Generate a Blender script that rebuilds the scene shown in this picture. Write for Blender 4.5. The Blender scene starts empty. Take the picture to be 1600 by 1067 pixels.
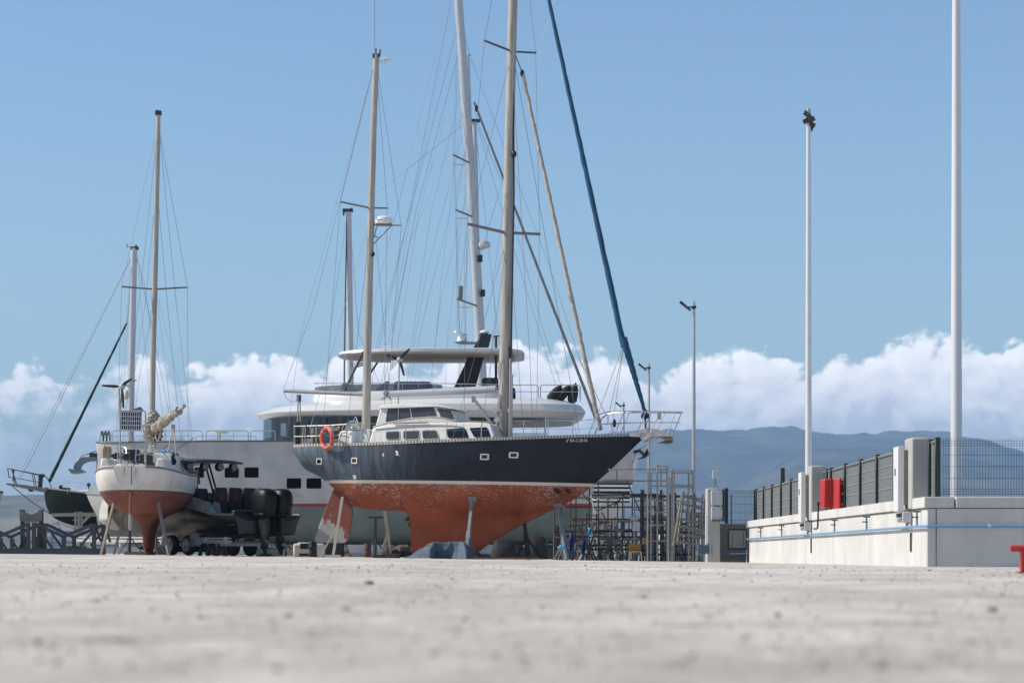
import bpy, bmesh, math, random
import numpy as np
from mathutils import Vector, Matrix, noise
random.seed(7)
S = bpy.context.scene
C = S.collection
R = math.radians
F, CX, HY, CZ = 4000.0, 800.0, 870.0, 0.30      # focal length in photo pixels, principal column, horizon row, eye height (m)

def P(px, py, Y):
    """point of the place seen at photo pixel (px, py) when it stands Y metres away"""
    return Vector(((px-CX)/F*Y, Y, CZ+(HY-py)/F*Y))

def G(x, y):
    """height of the yard: it drains gently down towards the concrete wall on the right"""
    a = 0.14*(1-math.exp(-max(y, 0)/15.0))
    return a - 0.012*(x-7)*min(max(y, 0), 85)/85*(1 if x < 7 else 0.3)

# ------------------------------------------------------------------ mesh helpers
W = {}
class MB:
    def __init__(s): s.v = []; s.f = []; s.m = []; s.mi = 0
    def add(s, vs, fs):
        o = len(s.v); s.v += [Vector(p) for p in vs]
        for f in fs: s.f.append([i+o for i in f]); s.m.append(s.mi)
        return s
    def box(s, c, d, rz=0.0):
        c = Vector(c); x, y, z = d[0]/2, d[1]/2, d[2]/2; m = Matrix.Rotation(rz, 3, 'Z')
        vs = [c+m@Vector((a*x, b*y, e*z)) for a, b, e in ((-1,-1,-1),(1,-1,-1),(1,1,-1),(-1,1,-1),(-1,-1,1),(1,-1,1),(1,1,1),(-1,1,1))]
        return s.add(vs, [(0,3,2,1),(4,5,6,7),(0,1,5,4),(1,2,6,5),(2,3,7,6),(3,0,4,7)])
    def beam(s, p0, p1, w, h, up=(0,0,1)):
        p0 = Vector(p0); p1 = Vector(p1); t = (p1-p0).normalized(); up = Vector(up)
        if abs(t.dot(up)) > .98: up = Vector((0,1,0))
        a = t.cross(up).normalized()*w/2; b = a.cross(t).normalized()*h/2
        vs = [p+i*a+j*b for p in (p0, p1) for i, j in ((-1,-1),(1,-1),(1,1),(-1,1))]
        return s.add(vs, [(3,2,1,0),(4,5,6,7),(0,1,5,4),(1,2,6,5),(2,3,7,6),(3,0,4,7)])
    def tube(s, pts, r, n=8, cap=True, flat=1.0):
        pts = [Vector(p) for p in pts]; k = len(pts)
        rs = list(r) if isinstance(r, (list, tuple)) else [r]*k
        t0 = (pts[1]-pts[0]).normalized()
        a = t0.cross(Vector((0,0,1)))
        if a.length < .05: a = Vector((1,0,0))
        a.normalize(); vs = []
        for i, p in enumerate(pts):
            t = (pts[min(i+1, k-1)]-pts[max(i-1, 0)]).normalized()
            a = (a-t*a.dot(t)).normalized(); b = t.cross(a)
            for j in range(n):
                g = 2*math.pi*j/n; vs.append(p+rs[i]*(math.cos(g)*a*flat+math.sin(g)*b))
        fs = [(i*n+j, i*n+(j+1)%n, (i+1)*n+(j+1)%n, (i+1)*n+j) for i in range(k-1) for j in range(n)]
        if cap: fs += [tuple(range(n-1, -1, -1)), tuple((k-1)*n+j for j in range(n))]
        return s.add(vs, fs)
    def lathe(s, prof, c, n=16, M=None, arc=2*math.pi):
        c = Vector(c); M = M or Matrix.Identity(3); vs = []; k = len(prof)
        for r, z in prof:
            for j in range(n):
                g = arc*j/n; vs.append(c+M@Vector((r*math.cos(g), r*math.sin(g), z)))
        fs = [(i*n+j, i*n+(j+1)%n, (i+1)*n+(j+1)%n, (i+1)*n+j) for i in range(k-1) for j in range(n)]
        fs += [tuple(range(n-1, -1, -1)), tuple((k-1)*n+j for j in range(n))]
        return s.add(vs, fs)
    def ball(s, c, r, n=14, m=8, M=None):
        r = r if isinstance(r, (list, tuple)) else (r, r, r); M = M or Matrix.Identity(3)
        vs = [Vector(c)+M@Vector((r[0]*math.sin(math.pi*i/m)*math.cos(2*math.pi*j/n), r[1]*math.sin(math.pi*i/m)*math.sin(2*math.pi*j/n), -r[2]*math.cos(math.pi*i/m)))
              for i in range(1, m) for j in range(n)]
        fs = [(i*n+j, i*n+(j+1)%n, (i+1)*n+(j+1)%n, (i+1)*n+j) for i in range(m-2) for j in range(n)]
        vs += [Vector(c)-M@Vector((0,0,r[2])), Vector(c)+M@Vector((0,0,r[2]))]; q = n*(m-1)
        fs += [(q, (j+1)%n, j) for j in range(n)]+[(q+1, (m-2)*n+j, (m-2)*n+(j+1)%n) for j in range(n)]
        return s.add(vs, fs)
    def prism(s, poly, off):
        poly = [Vector(p) for p in poly]; off = Vector(off); n = len(poly)
        return s.add(poly+[p+off for p in poly], [tuple(range(n)), tuple(range(2*n-1, n-1, -1))]+[(i, i+n, (i+1)%n+n, (i+1)%n) for i in range(n)])
    def bridge(s, A, B):
        """solid between two matching outlines"""
        n = len(A)
        return s.add(list(A)+list(B), [tuple(range(n)), tuple(range(2*n-1, n-1, -1))]+[(i, i+n, (i+1)%n+n, (i+1)%n) for i in range(n)])
    def rows(s, rows, close=False, flip=False):
        n = len(rows[0]); vs = [p for r in rows for p in r]; fs = []
        for i in range(len(rows)-1):
            for j in range(n if close else n-1):
                f = (i*n+j, i*n+(j+1)%n, (i+1)*n+(j+1)%n, (i+1)*n+j); fs.append(f[::-1] if flip else f)
        return s.add(vs, fs)
    def build(s, name, mat, parent=None, angle=35, bevel=0.0, seg=2, fix=True):
        me = bpy.data.meshes.new(name)
        if parent is not None: o0 = W[parent]
        else:
            xs = [p.x for p in s.v]; ys = [p.y for p in s.v]; zs = [p.z for p in s.v]
            o0 = Vector(((min(xs)+max(xs))/2, (min(ys)+max(ys))/2, min(zs)))
        me.from_pydata([tuple(p-o0) for p in s.v], [], s.f)
        mats = mat if isinstance(mat, (list, tuple)) else [mat]
        for m in mats: me.materials.append(m)
        if len(mats) > 1: me.polygons.foreach_set('material_index', s.m)
        if fix:
            bm = bmesh.new(); bm.from_mesh(me); bmesh.ops.recalc_face_normals(bm, faces=bm.faces)
            bm.to_mesh(me); bm.free()
        if angle:
            me.shade_smooth()
            me.set_sharp_from_angle(angle=R(angle))
        o = bpy.data.objects.new(name, me); C.objects.link(o)
        if parent is not None: o.parent = parent; W[o] = Vector(W[parent])
        else: o.location = o0; W[o] = o0
        if bevel:
            b = o.modifiers.new('bevel', 'BEVEL'); b.width = bevel; b.segments = seg; b.limit_method = 'ANGLE'; b.angle_limit = R(40)
        return o

def tag(o, label=None, cat=None, group=None, kind=None):
    if label: o['label'] = label
    if cat: o['category'] = cat
    if group: o['group'] = group
    if kind: o['kind'] = kind
    return o
def thing(name, label, cat, loc, group=None):
    o = bpy.data.objects.new(name, None); C.objects.link(o); o.location = loc; o.empty_display_size = .2
    W[o] = Vector(loc); return tag(o, label, cat, group)
def kids(o): return [c for c in bpy.data.objects if c.parent is o]
def copy_tree(o, parent=None):
    c = o.copy(); C.objects.link(c)
    if parent is not None: c.parent = parent
    for k in kids(o): copy_tree(k, c)
    return c

class Fr:
    """an upright plane through the place (a boat's centre plane): at() takes photo pixels to points on it"""
    def __init__(s, px0, Y0, th=0.0):
        s.a = Vector((math.cos(th), math.sin(th), 0)); s.n = Vector((math.sin(th), -math.cos(th), 0))
        s.p0 = Vector(((px0-CX)/F*Y0, Y0, 0)); s.th = th
    def at(s, px, py, off=0.0):
        r = Vector(((px-CX)/F, 1, (HY-py)/F)); t = (s.n.dot(s.p0)+off)/s.n.dot(r)
        return Vector((0, 0, CZ))+t*r
    def loc(s, p):
        d = p-s.p0; return Vector((d.dot(s.a), d.dot(s.n), p.z))
    def wd(s, x, off, z):
        p = s.p0+s.a*x+s.n*off; return Vector((p.x, p.y, z))

def rr(pts, r=2.0, k=4):
    """rounded corners on a pixel outline"""
    out = []; n = len(pts); V2 = [Vector((p[0], p[1])) for p in pts]
    for i in range(n):
        p = V2[i]; a = V2[i-1]-p; b = V2[(i+1) % n]-p
        q = min(r, a.length*.45, b.length*.45); s0 = p+a.normalized()*q; s1 = p+b.normalized()*q
        for j in range(k+1):
            t = j/k; out.append(tuple((1-t)**2*s0+2*t*(1-t)*p+t*t*s1))
    return out
def side_panel(fr, pts, off, th=.02, mb=None):
    """a plate on a boat's side: outline in photo pixels, off(px,py) = distance from the centre plane"""
    f = off if callable(off) else (lambda a, b: off)
    mb = mb or MB()
    return mb.bridge([fr.at(x, y, f(x, y)) for x, y in pts], [fr.at(x, y, f(x, y))-fr.n*th for x, y in pts])
def side_ring(fr, outer, inner, off, th=.02):
    f = off if callable(off) else (lambda a, b: off); mb = MB(); n = len(outer)
    o = [fr.at(x, y, f(x, y)) for x, y in outer]; i = [fr.at(x, y, f(x, y)) for x, y in inner]; d = fr.n*th
    L = [o, i, [p-d for p in i], [p-d for p in o]]
    mb.rows([[r[j % n] for r in L] for j in range(n+1)], close=True)
    return mb
def side_solid(fr, pts, wb, wt, mb=None):
    """a deckhouse: side outline in photo pixels, half width wb at its foot and wt at its top"""
    ys = [p[1] for p in pts]; lo, hi = max(ys), min(ys); mb = mb or MB()
    f = lambda y: wb+(wt-wb)*(lo-y)/(lo-hi)
    A = [fr.at(p[0], p[1], f(p[1])*(p[2] if len(p) > 2 else 1)) for p in pts]; B = []
    for p, q in zip(pts, A):
        l = fr.loc(q); B.append(fr.wd(l.x, -l.y, l.z))
    return mb.bridge(A, B)
def interp(xs, ys, x):
    """monotone cubic through the points"""
    n = len(xs)
    if x <= xs[0]: return ys[0]
    if x >= xs[-1]: return ys[-1]
    d = [(ys[i+1]-ys[i])/(xs[i+1]-xs[i]) for i in range(n-1)]
    m = [d[0]]+[0 if d[i-1]*d[i] <= 0 else 2*d[i-1]*d[i]/(d[i-1]+d[i]) for i in range(1, n-1)]+[d[-1]]
    i = max(k for k in range(n-1) if xs[k] <= x); h = xs[i+1]-xs[i]; t = (x-xs[i])/h
    return (2*t**3-3*t*t+1)*ys[i]+(t**3-2*t*t+t)*h*m[i]+(-2*t**3+3*t*t)*ys[i+1]+(t**3-t*t)*h*m[i+1]
def hull_rows(st, wd, n=64, nb=16, nk=7):
    """st: stations (x_sheer, z_sheer, half beam, x_bottom, z_bottom, z_canoe, keel half thickness, fullness p, q); wd maps (x, off, z)"""
    k = len(st); idx = list(range(k)); rows = []; decks = []
    for i in range(n+1):
        u = (k-1)*i/n
        g = lambda c: interp(idx, [s[c] for s in st], u)
        xs, zs, b, xb, zb, zc, bk, p, q = [g(c) for c in range(9)]
        zc = max(zc, zb); sec = []
        for j in range(nb+1):
            w = math.sin(j/nb*math.pi/2)**1.0
            y = bk+(b-bk)*max(0, 1-w**p)**(1/q); z = zs+(zc-zs)*w
            sec.append((xs+(xb-xs)*w, y, z))
        if zc-zb > .02:
            for j in range(1, nk+1):
                t = j/nk; sec.append((xb, bk*math.sqrt(max(0, 1-t**6)), zc+(zb-zc)*t))
            m0 = int(nb*.6)
            for _ in range(14):      # fair the hull into the keel with a fillet
                sec = [q if i < m0 or i >= len(sec)-2 else (q[0], (sec[i-1][1]+2*q[1]+sec[i+1][1])/4, (sec[i-1][2]+2*q[2]+sec[i+1][2])/4) for i, q in enumerate(sec)]
        else:
            for j in range(1, nk+1): sec.append((xb, bk*(1-j/nk), zc))
        rows.append([wd(x, y, z) for x, y, z in sec]+[wd(x, -y, z) for x, y, z in sec[::-1][1:]])
    return rows
def hull_mesh(st, wd, n=64, **kw):
    rows = hull_rows(st, wd, n, **kw); mb = MB(); mb.rows(rows)
    m = len(rows[0])
    for e in (0, -1): mb.add(rows[e], [tuple(range(m))])
    mb.rows([[r[0], (r[0]+r[-1])/2, r[-1]] for r in rows])      # deck
    return mb, rows

# ------------------------------------------------------------------ material helpers
def srgb(r, g, b):
    f = lambda c: c/255/12.92 if c/255 <= .04045 else ((c/255+.055)/1.055)**2.4
    return (f(r), f(g), f(b), 1)
class NT:
    def __init__(s, name):
        s.m = bpy.data.materials.new(name); s.m.use_nodes = True; s.t = s.m.node_tree; s.n = s.t.nodes
        s.b = s.n['Principled BSDF']
    def new(s, t, **kw):
        n = s.n.new(t)
        for k, v in kw.items(): setattr(n, k, v)
        return n
    def link(s, a, b): s.t.links.new(a, b)
    def coord(s, scale=(1,1,1), out='Object'):
        tc = s.new('ShaderNodeTexCoord'); mp = s.new('ShaderNodeMapping'); mp.inputs['Scale'].default_value = scale
        s.link(tc.outputs[out], mp.inputs['Vector']); return mp.outputs['Vector']
    def noise(s, v, scale, detail=4, rough=.55, dist=0):
        n = s.new('ShaderNodeTexNoise'); n.inputs['Scale'].default_value = scale; n.inputs['Detail'].default_value = detail
        n.inputs['Roughness'].default_value = rough; n.inputs['Distortion'].default_value = dist
        s.link(v, n.inputs['Vector']); return n.outputs['Fac']
    def ramp(s, f, lo, hi, a=0.0, b=1.0):
        n = s.new('ShaderNodeMapRange'); n.clamp = True
        for i, v in zip(('From Min', 'From Max', 'To Min', 'To Max'), (lo, hi, a, b)): n.inputs[i].default_value = v
        s.link(f, n.inputs['Value']); return n.outputs['Result']
    def mix(s, f, a, b, mode='MIX'):
        n = s.new('ShaderNodeMix', data_type='RGBA', blend_type=mode); n.clamp_factor = True
        for sock, v in ((n.inputs[0], f), (n.inputs[6], a), (n.inputs[7], b)):
            if hasattr(v, 'links'): s.link(v, sock)
            else: sock.default_value = v
        return n.outputs[2]
    def math(s, op, a, b=0.0, clamp=False):
        n = s.new('ShaderNodeMath', operation=op); n.use_clamp = clamp
        for sock, v in ((n.inputs[0], a), (n.inputs[1], b)):
            if hasattr(v, 'links'): s.link(v, sock)
            else: sock.default_value = v
        return n.outputs[0]
    def bump(s, h, strength, dist=.02):
        n = s.new('ShaderNodeBump'); n.inputs['Strength'].default_value = strength; n.inputs['Distance'].default_value = dist
        s.link(h, n.inputs['Height']); s.link(n.outputs['Normal'], s.b.inputs['Normal'])
    def base(s, c):
        if hasattr(c, 'links'): s.link(c, s.b.inputs['Base Color'])
        else: s.b.inputs['Base Color'].default_value = c
def dk(c, k): return (c[0]*k, c[1]*k, c[2]*k, 1)
def M(name, col, rough=.6, metal=0.0, var=.15, scale=3.0, dirt=0.0, dirtcol=(.12,.09,.06,1), bump=0.0, stretch=(1,1,1), coat=0):
    t = NT(name); v = t.coord(stretch); f = t.noise(v, scale, 5)
    c = t.mix(t.ramp(f, .3, .7), dk(col, 1-var), dk(col, 1+var*.6))
    if dirt:
        g = t.noise(v, scale*3.1, 6, .65); c = t.mix(t.ramp(g, .52, .70, 0, dirt), c, dirtcol)
    t.base(c); t.b.inputs['Roughness'].default_value = rough; t.b.inputs['Metallic'].default_value = metal
    if coat: t.b.inputs['Coat Weight'].default_value = coat
    if bump: t.bump(t.noise(v, scale*6, 5), bump)
    return t.m
# ------------------------------------------------------------------ materials
m_white = M('white_gelcoat', (.78,.77,.74,1), .28, var=.04, coat=.2)
m_white_old = M('aged_white_paint', (.70,.67,.61,1), .5, var=.08, dirt=.35, dirtcol=(.33,.27,.2,1), stretch=(1,1,.3))
m_cream = M('cream_paint', (.62,.58,.48,1), .55, var=.1, dirt=.3, dirtcol=(.3,.24,.17,1))
m_alu = M('weathered_aluminium', (.45,.43,.40,1), .5, .35, var=.18, scale=2, stretch=(4,4,.4), dirt=.4, dirtcol=(.22,.18,.14,1))
m_mast = M('weathered_mast_paint', (.41,.375,.325,1), .55, .1, var=.3, scale=1.6, stretch=(7,7,.4), dirt=.75, dirtcol=(.17,.14,.11,1))
m_mast_white = M('white_mast_paint', (.46,.475,.50,1), .4, .1, var=.06)
m_steel = M('stainless_steel', (.55,.54,.52,1), .3, .9, var=.1)
m_wire = M('rigging_wire', (.24,.24,.25,1), .5, .5)
m_rope = M('old_rope', (.42,.37,.30,1), .9, var=.3, scale=20)
m_black = M('black_plastic', (.014,.014,.016,1), .4)
m_rubber = M('rubber', (.02,.02,.021,1), .75, var=.3, dirt=.4, dirtcol=(.1,.09,.08,1))
m_glass = M('dark_tinted_glass', (.012,.014,.018,1), .06, var=.02)
m_glass2 = M('grey_tinted_glass', (.075,.072,.07,1), .12, var=.15)
m_galv = M('galvanised_steel', (.31,.29,.26,1), .55, .25, var=.25, scale=4, dirt=.5, dirtcol=(.2,.15,.1,1))
m_scaf = M('scaffold_steel', (.17,.145,.115,1), .65, .2, var=.35, scale=5, dirt=.7, dirtcol=(.10,.065,.04,1))
m_darksteel = M('dark_steel', (.055,.052,.05,1), .6, .3, var=.3, scale=4, dirt=.5, dirtcol=(.11,.065,.04,1))
m_rust = M('rusty_plank', (.22,.13,.075,1), .85, var=.35, scale=5, bump=.3, stretch=(.3,1,1))
m_wood = M('grey_timber', (.42,.36,.28,1), .85, var=.3, scale=5, dirt=.4, stretch=(1,1,.3), bump=.2)
m_blueiron = M('blue_grey_steel', (.05,.062,.08,1), .6, .2, var=.3, scale=3, dirt=.5, dirtcol=(.09,.065,.05,1))
m_canvas = M('beige_canvas', (.38,.335,.275,1), .95, var=.2, scale=5, bump=.4)
m_bluesail = M('blue_sail_cover', (.018,.085,.16,1), .9, var=.3, scale=6, bump=.4, stretch=(1,1,.4))
m_greensail = M('dark_green_sail_cover', (.01,.035,.03,1), .9, var=.3)
m_beigesail = M('furled_beige_sail', (.44,.39,.33,1), .95, var=.3, scale=8, bump=.5)
m_greysail = M('furled_grey_sail', (.25,.235,.22,1), .95, var=.25, scale=8, bump=.4)
m_red = M('red_paint', (.48,.025,.025,1), .35, var=.08)
m_orange = M('orange_lifebuoy', (.55,.085,.05,1), .55, var=.12, scale=8)
m_tarp = M('blue_grey_tarpaulin', (.065,.095,.135,1), .75, var=.3, scale=2.5, dirt=.3, dirtcol=(.22,.22,.22,1), bump=.25)
m_fence = M('green_fence_post', (.012,.028,.022,1), .5, var=.15)
m_mesh = M('fence_wire', (.028,.035,.04,1), .5, .3)
m_screen = M('grey_screen_panel', (.125,.135,.137,1), .75, var=.08, scale=6)
m_rail = M('grey_fence_rail', (.20,.205,.20,1), .6)
m_pale_wire = M('pale_panel_wire', (.42,.43,.42,1), .6)
m_lamp = M('white_lamp_post', (.64,.625,.635,1), .42, .15, var=.04, scale=.6)
m_lampg = M('galvanised_lamp_post', (.42,.42,.43,1), .5, .3, var=.08)
m_lum = M('dark_lamp_housing', (.03,.03,.033,1), .5)
m_bluepipe = M('blue_water_pipe', (.13,.29,.47,1), .4, var=.1)
m_concG = M('grey_concrete', (.21,.20,.185,1), .9, var=.2, scale=1.5, dirt=.4, dirtcol=(.12,.11,.1,1), bump=.2)
m_concP = M('pale_concrete_pillar', (.40,.39,.36,1), .85, var=.12, scale=1.5, bump=.15)
m_cab = M('grey_cabinet', (.47,.48,.48,1), .5, var=.06)
m_cabW = M('white_cabinet', (.66,.65,.62,1), .45, var=.05)
m_yel = M('ochre_plastic', (.42,.20,.03,1), .6, var=.15)
m_blue = M('blue_cloth', (.02,.06,.22,1), .9, var=.3, scale=6)
m_cyan = M('light_blue_plastic', (.10,.36,.62,1), .6, var=.2)
m_navycloth = M('navy_cloth', (.012,.03,.085,1), .9, var=.2)
m_teak = M('teak_deck', (.32,.23,.15,1), .8, var=.2)

# ------------------------------------------------------------------ camera
cam = bpy.data.cameras.new('camera'); co = bpy.data.objects.new('camera', cam); C.objects.link(co); S.camera = co
co.location = (0, 0, CZ); co.rotation_euler = (R(90), 0, 0)
cam.sensor_width = 36; cam.lens = 90; cam.shift_y = (HY-533.5)/1600; cam.clip_start = .1; cam.clip_end = 60000
cam.dof.use_dof = True; cam.dof.focus_distance = 84; cam.dof.aperture_fstop = 2.6

# ------------------------------------------------------------------ daylight
SUN = Vector((-.745, .006, .66)).normalized()
el = math.asin(SUN.z)
sl = bpy.data.lights.new('sun', 'SUN'); sl.energy = 3.3; sl.angle = R(.5); sl.color = (1, .935, .84)
so = bpy.data.objects.new('sun', sl); C.objects.link(so); so.rotation_euler = (-SUN).to_track_quat('-Z', 'Y').to_euler(); so.location = SUN*200
w = bpy.data.worlds.new('World'); S.world = w; w.use_nodes = True
t = w.node_tree; N = t.nodes; L = t.links
bg = N['Background']; bg.inputs['Strength'].default_value = .078
sky = N.new('ShaderNodeTexSky'); sky.sky_type = 'NISHITA'; sky.sun_disc = False
sky.sun_elevation = el; sky.sun_rotation = math.atan2(SUN.x, SUN.y); sky.air_density = 1.0; sky.dust_density = .3; sky.ozone_density = 2.5; sky.altitude = 0
def wn(ty, **kw):
    n = N.new(ty)
    for k, v in kw.items(): setattr(n, k, v)
    return n
def wm(op, a, b=0.0, c=0.0, clamp=False):
    n = wn('ShaderNodeMath', operation=op); n.use_clamp = clamp
    for s_, v in zip(n.inputs, (a, b, c)):
        if hasattr(v, 'links'): L.new(v, s_)
        else: s_.default_value = v
    return n.outputs[0]
def wr(f, a, b, c=0.0, d=1.0, smooth=False):
    n = wn('ShaderNodeMapRange'); n.clamp = True
    if smooth: n.interpolation_type = 'SMOOTHSTEP'
    L.new(f, n.inputs['Value'])
    for i, v in zip(('From Min', 'From Max', 'To Min', 'To Max'), (a, b, c, d)): n.inputs[i].default_value = v
    return n.outputs['Result']
tc = wn('ShaderNodeTexCoord'); sep = wn('ShaderNodeSeparateXYZ'); L.new(tc.outputs['Generated'], sep.inputs[0])
u = wm('ARCTAN2', sep.outputs[0], sep.outputs[1]); v = wm('ARCSINE', sep.outputs[2])
# bank of cumulus along the horizon: height of its tops by bearing
tops = [(0,588),(60,570),(100,602),(150,600),(185,580),(265,548),(330,566),(400,562),(450,543),(490,572),(530,550),(570,547),(640,560),(700,556),(760,560),(830,540),(880,538),(960,542),(1005,570),(1045,577),(1090,550),(1150,553),(1215,543),(1260,552),(1350,550),(1388,526),(1450,530),(1500,538),(1560,546),(1600,548)]
fc = wn('ShaderNodeFloatCurve'); cv = fc.mapping.curves[0]
pts_ = [(0.0, 566)]+[(.1+.8*px/1600, py) for px, py in tops]+[(1.0, 560)]
cv.points[0].location = (0, (870-566)/400); cv.points[1].location = (1, (870-560)/400)
for x_, y_ in pts_[1:-1]: cv.points.new(x_, (870-y_)/400)
fc.mapping.update()
L.new(wr(u, -.25, .25), fc.inputs['Value']); fc.inputs['Factor'].default_value = 1
top = wm('MULTIPLY', fc.outputs[0], .1)
vec = wn('ShaderNodeCombineXYZ'); L.new(u, vec.inputs[0]); L.new(wm('MULTIPLY', v, 1.25), vec.inputs[1])
def fbm(dx, dy, sc, det, rough, z=0.0, dist=.0):
    a = wn('ShaderNodeVectorMath', operation='ADD'); L.new(vec.outputs[0], a.inputs[0]); a.inputs[1].default_value = (dx+z, dy+z*.7, 0)
    n = wn('ShaderNodeTexNoise', noise_dimensions='2D'); n.inputs['Scale'].default_value = sc; n.inputs['Detail'].default_value = det; n.inputs['Roughness'].default_value = rough
    n.inputs['Distortion'].default_value = dist
    L.new(a.outputs[0], n.inputs['Vector']); return n.outputs['Fac']
def puff(dx, dy):
    """billows: rounded lumps of two sizes"""
    a = wn('ShaderNodeVectorMath', operation='ADD'); L.new(vec.outputs[0], a.inputs[0]); a.inputs[1].default_value = (dx, dy, 0)
    wv = wn('ShaderNodeTexNoise', noise_dimensions='2D'); wv.inputs['Scale'].default_value = 70; wv.inputs['Detail'].default_value = 3; L.new(a.outputs[0], wv.inputs['Vector'])
    sc_ = wn('ShaderNodeVectorMath', operation='MULTIPLY_ADD'); L.new(wv.outputs['Color'], sc_.inputs[0]); sc_.inputs[1].default_value = (.016, .016, 0); L.new(a.outputs[0], sc_.inputs[2])
    tot = None
    for s_, w_ in ((34, .62), (84, .28), (190, .10)):
        o = wn('ShaderNodeTexVoronoi', feature='F1', voronoi_dimensions='2D'); o.inputs['Scale'].default_value = s_
        L.new(sc_.outputs[0], o.inputs['Vector'])
        q = wm('MULTIPLY', wm('SUBTRACT', 1.0, wm('MULTIPLY', o.outputs['Distance'], o.outputs['Distance'])), w_); tot = q if tot is None else wm('ADD', tot, q)
    return tot
def dens(dx, dy):
    q = wm('ADD', wm('MULTIPLY', wm('SUBTRACT', puff(dx, dy), .86), .034), wm('MULTIPLY', wm('SUBTRACT', fbm(dx, dy, 120, 7, .58), .5), .016))
    return wm('SUBTRACT', wm('ADD', top, q), wm('ADD', v, dy))
d0 = dens(0, 0); d1 = dens(-.0050, .0046)
mask = wr(d0, -.0012, .0048, smooth=True)
# thinner to the left of the bank
thin = wr(wm('ADD', u, wm('MULTIPLY', wm('SUBTRACT', fbm(0, 0, 55, 6, .6, 3.3), .5), .16)), -.185, -.135, .0, 1.0, True)
gaps = wr(fbm(.3, 0, 42, 6, .58, 5.1), .42, .60, .0, 1.0, True)
mask = wm('MULTIPLY', mask, wm('MAXIMUM', thin, wm('MULTIPLY', gaps, .85)))
lit = wr(wm('SUBTRACT', d0, d1), -.003, .0125, 0, 1)
depth = wr(d0, .0, .030, 1, 0)
low = wr(v, .046, .078, 0, 1, True)
soft = wr(fbm(.1, .2, 34, 5, .55, 1.7), .35, .65)
litf = wm('ADD', wm('MULTIPLY', lit, .42), wm('ADD', wm('MULTIPLY', depth, .26), wm('ADD', wm('MULTIPLY', low, .30), wm('MULTIPLY', soft, .14))))
cr = wn('ShaderNodeValToRGB'); cr.color_ramp.elements[0].position = .2; cr.color_ramp.elements[0].color = (7.0, 7.5, 8.4, 1)
cr.color_ramp.elements[1].position = .95; cr.color_ramp.elements[1].color = (13.6, 13.3, 12.9, 1)
e = cr.color_ramp.elements.new(.55); e.color = (10.4, 10.6, 11.0, 1)
L.new(litf, cr.inputs[0])
mx = wn('ShaderNodeMix', data_type='RGBA'); L.new(wm('MULTIPLY', mask, wr(v, .03, .055, .6, .98)), mx.inputs[0]); tint = wn('ShaderNodeMix', data_type='RGBA', blend_type='MULTIPLY'); tint.inputs[0].default_value = 1; L.new(sky.outputs[0], tint.inputs[6]); tint.inputs[7].default_value = (.985, 1.07, 1.115, 1); L.new(tint.outputs[2], mx.inputs[6]); L.new(cr.outputs[0], mx.inputs[7])
L.new(mx.outputs[2], bg.inputs['Color'])
S.view_settings.view_transform = 'Standard'; S.view_settings.look = 'None'; S.view_settings.gamma = 1; S.view_settings.exposure = .68
try: S.cycles.use_denoising = True
except Exception: pass
S.cycles.max_bounces = 8; S.cycles.volume_bounces = 0

# ------------------------------------------------------------------ ground
def ground_mat():
    t = NT('worn_concrete_yard'); v = t.coord()
    big = t.noise(t.coord((1,.35,1)), .30, 6, .6); mid = t.noise(t.coord((1,.55,1)), 1.5, 7, .65); blot = t.noise(t.coord((1,.5,1)), 4.5, 5, .6); fine = t.noise(v, 38, 4, .6); grit = t.noise(v, 150, 3, .6)
    c = t.mix(t.ramp(big, .38, .62), (.35,.315,.275,1), (.49,.45,.40,1))
    c = t.mix(t.ramp(mid, .46, .66, 0, .65), c, (.255,.225,.20,1))
    c = t.mix(t.ramp(mid, .30, .44, .55, 0), c, (.60,.56,.505,1))
    c = t.mix(t.ramp(blot, .56, .68, 0, .6), c, (.21,.18,.16,1)); c = t.mix(t.ramp(blot, .30, .42, .5, 0), c, (.62,.585,.53,1))
    c = t.mix(t.ramp(fine, .40, .65, .0, .35), c, (.58,.54,.49,1))
    c = t.mix(t.ramp(grit, .58, .68, 0, .65), c, (.12,.105,.09,1))
    st = t.noise(t.coord((.30, .22, 1)), 1.0, 5, .6, .8)
    c = t.mix(t.ramp(st, .60, .70, 0, .5), c, (.235,.17,.15,1))                       # rusty and oily stains
    wetl = t.noise(t.coord((.12, .05, 1)), 1.6, 4, .6); c = t.mix(t.ramp(wetl, .58, .66, 0, .45), c, (.60,.57,.52,1))    # pale scoured lanes
    sp = t.new('ShaderNodeSeparateXYZ'); t.link(v, sp.inputs[0]); wob = t.math('MULTIPLY', t.noise(v, .9, 6, .7), 1.5)
    for a, k, wd in ((8.9, .62, .035), (30.5, -.05, .06), (55, .03, .09), (12.2, -1.9, .025)):         # cracks and saw cuts in the slab
        d = t.math('ABSOLUTE', t.math('SUBTRACT', t.math('ADD', sp.outputs[1], wob if wd < .05 else t.math('MULTIPLY', wob, .1)), t.math('ADD', t.math('MULTIPLY', sp.outputs[0], k), a-OFFY)))
        c = t.mix(t.ramp(d, wd*.5, wd*2.2, .7, 0), c, (.10,.085,.075,1))
    c = t.mix(1.0, c, (1.31,1.29,1.262,1), 'MULTIPLY'); t.base(c); t.b.inputs['Roughness'].default_value = .95; t.b.inputs['Specular IOR Level'].default_value = .2
    h = t.math('ADD', t.math('ADD', t.math('MULTIPLY', fine, .35), t.math('MULTIPLY', grit, .25)), t.math('MULTIPLY', blot, 1.2)); t.bump(h, .8, .02)
    return t.m
OFFY = 55.0
ys = [-40, -10, 0]+[2.5*(30/2.5)**(i/420) for i in range(421)]+[30*(150/30)**(i/110) for i in range(1, 111)]
mb = MB(); rows = []
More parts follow.
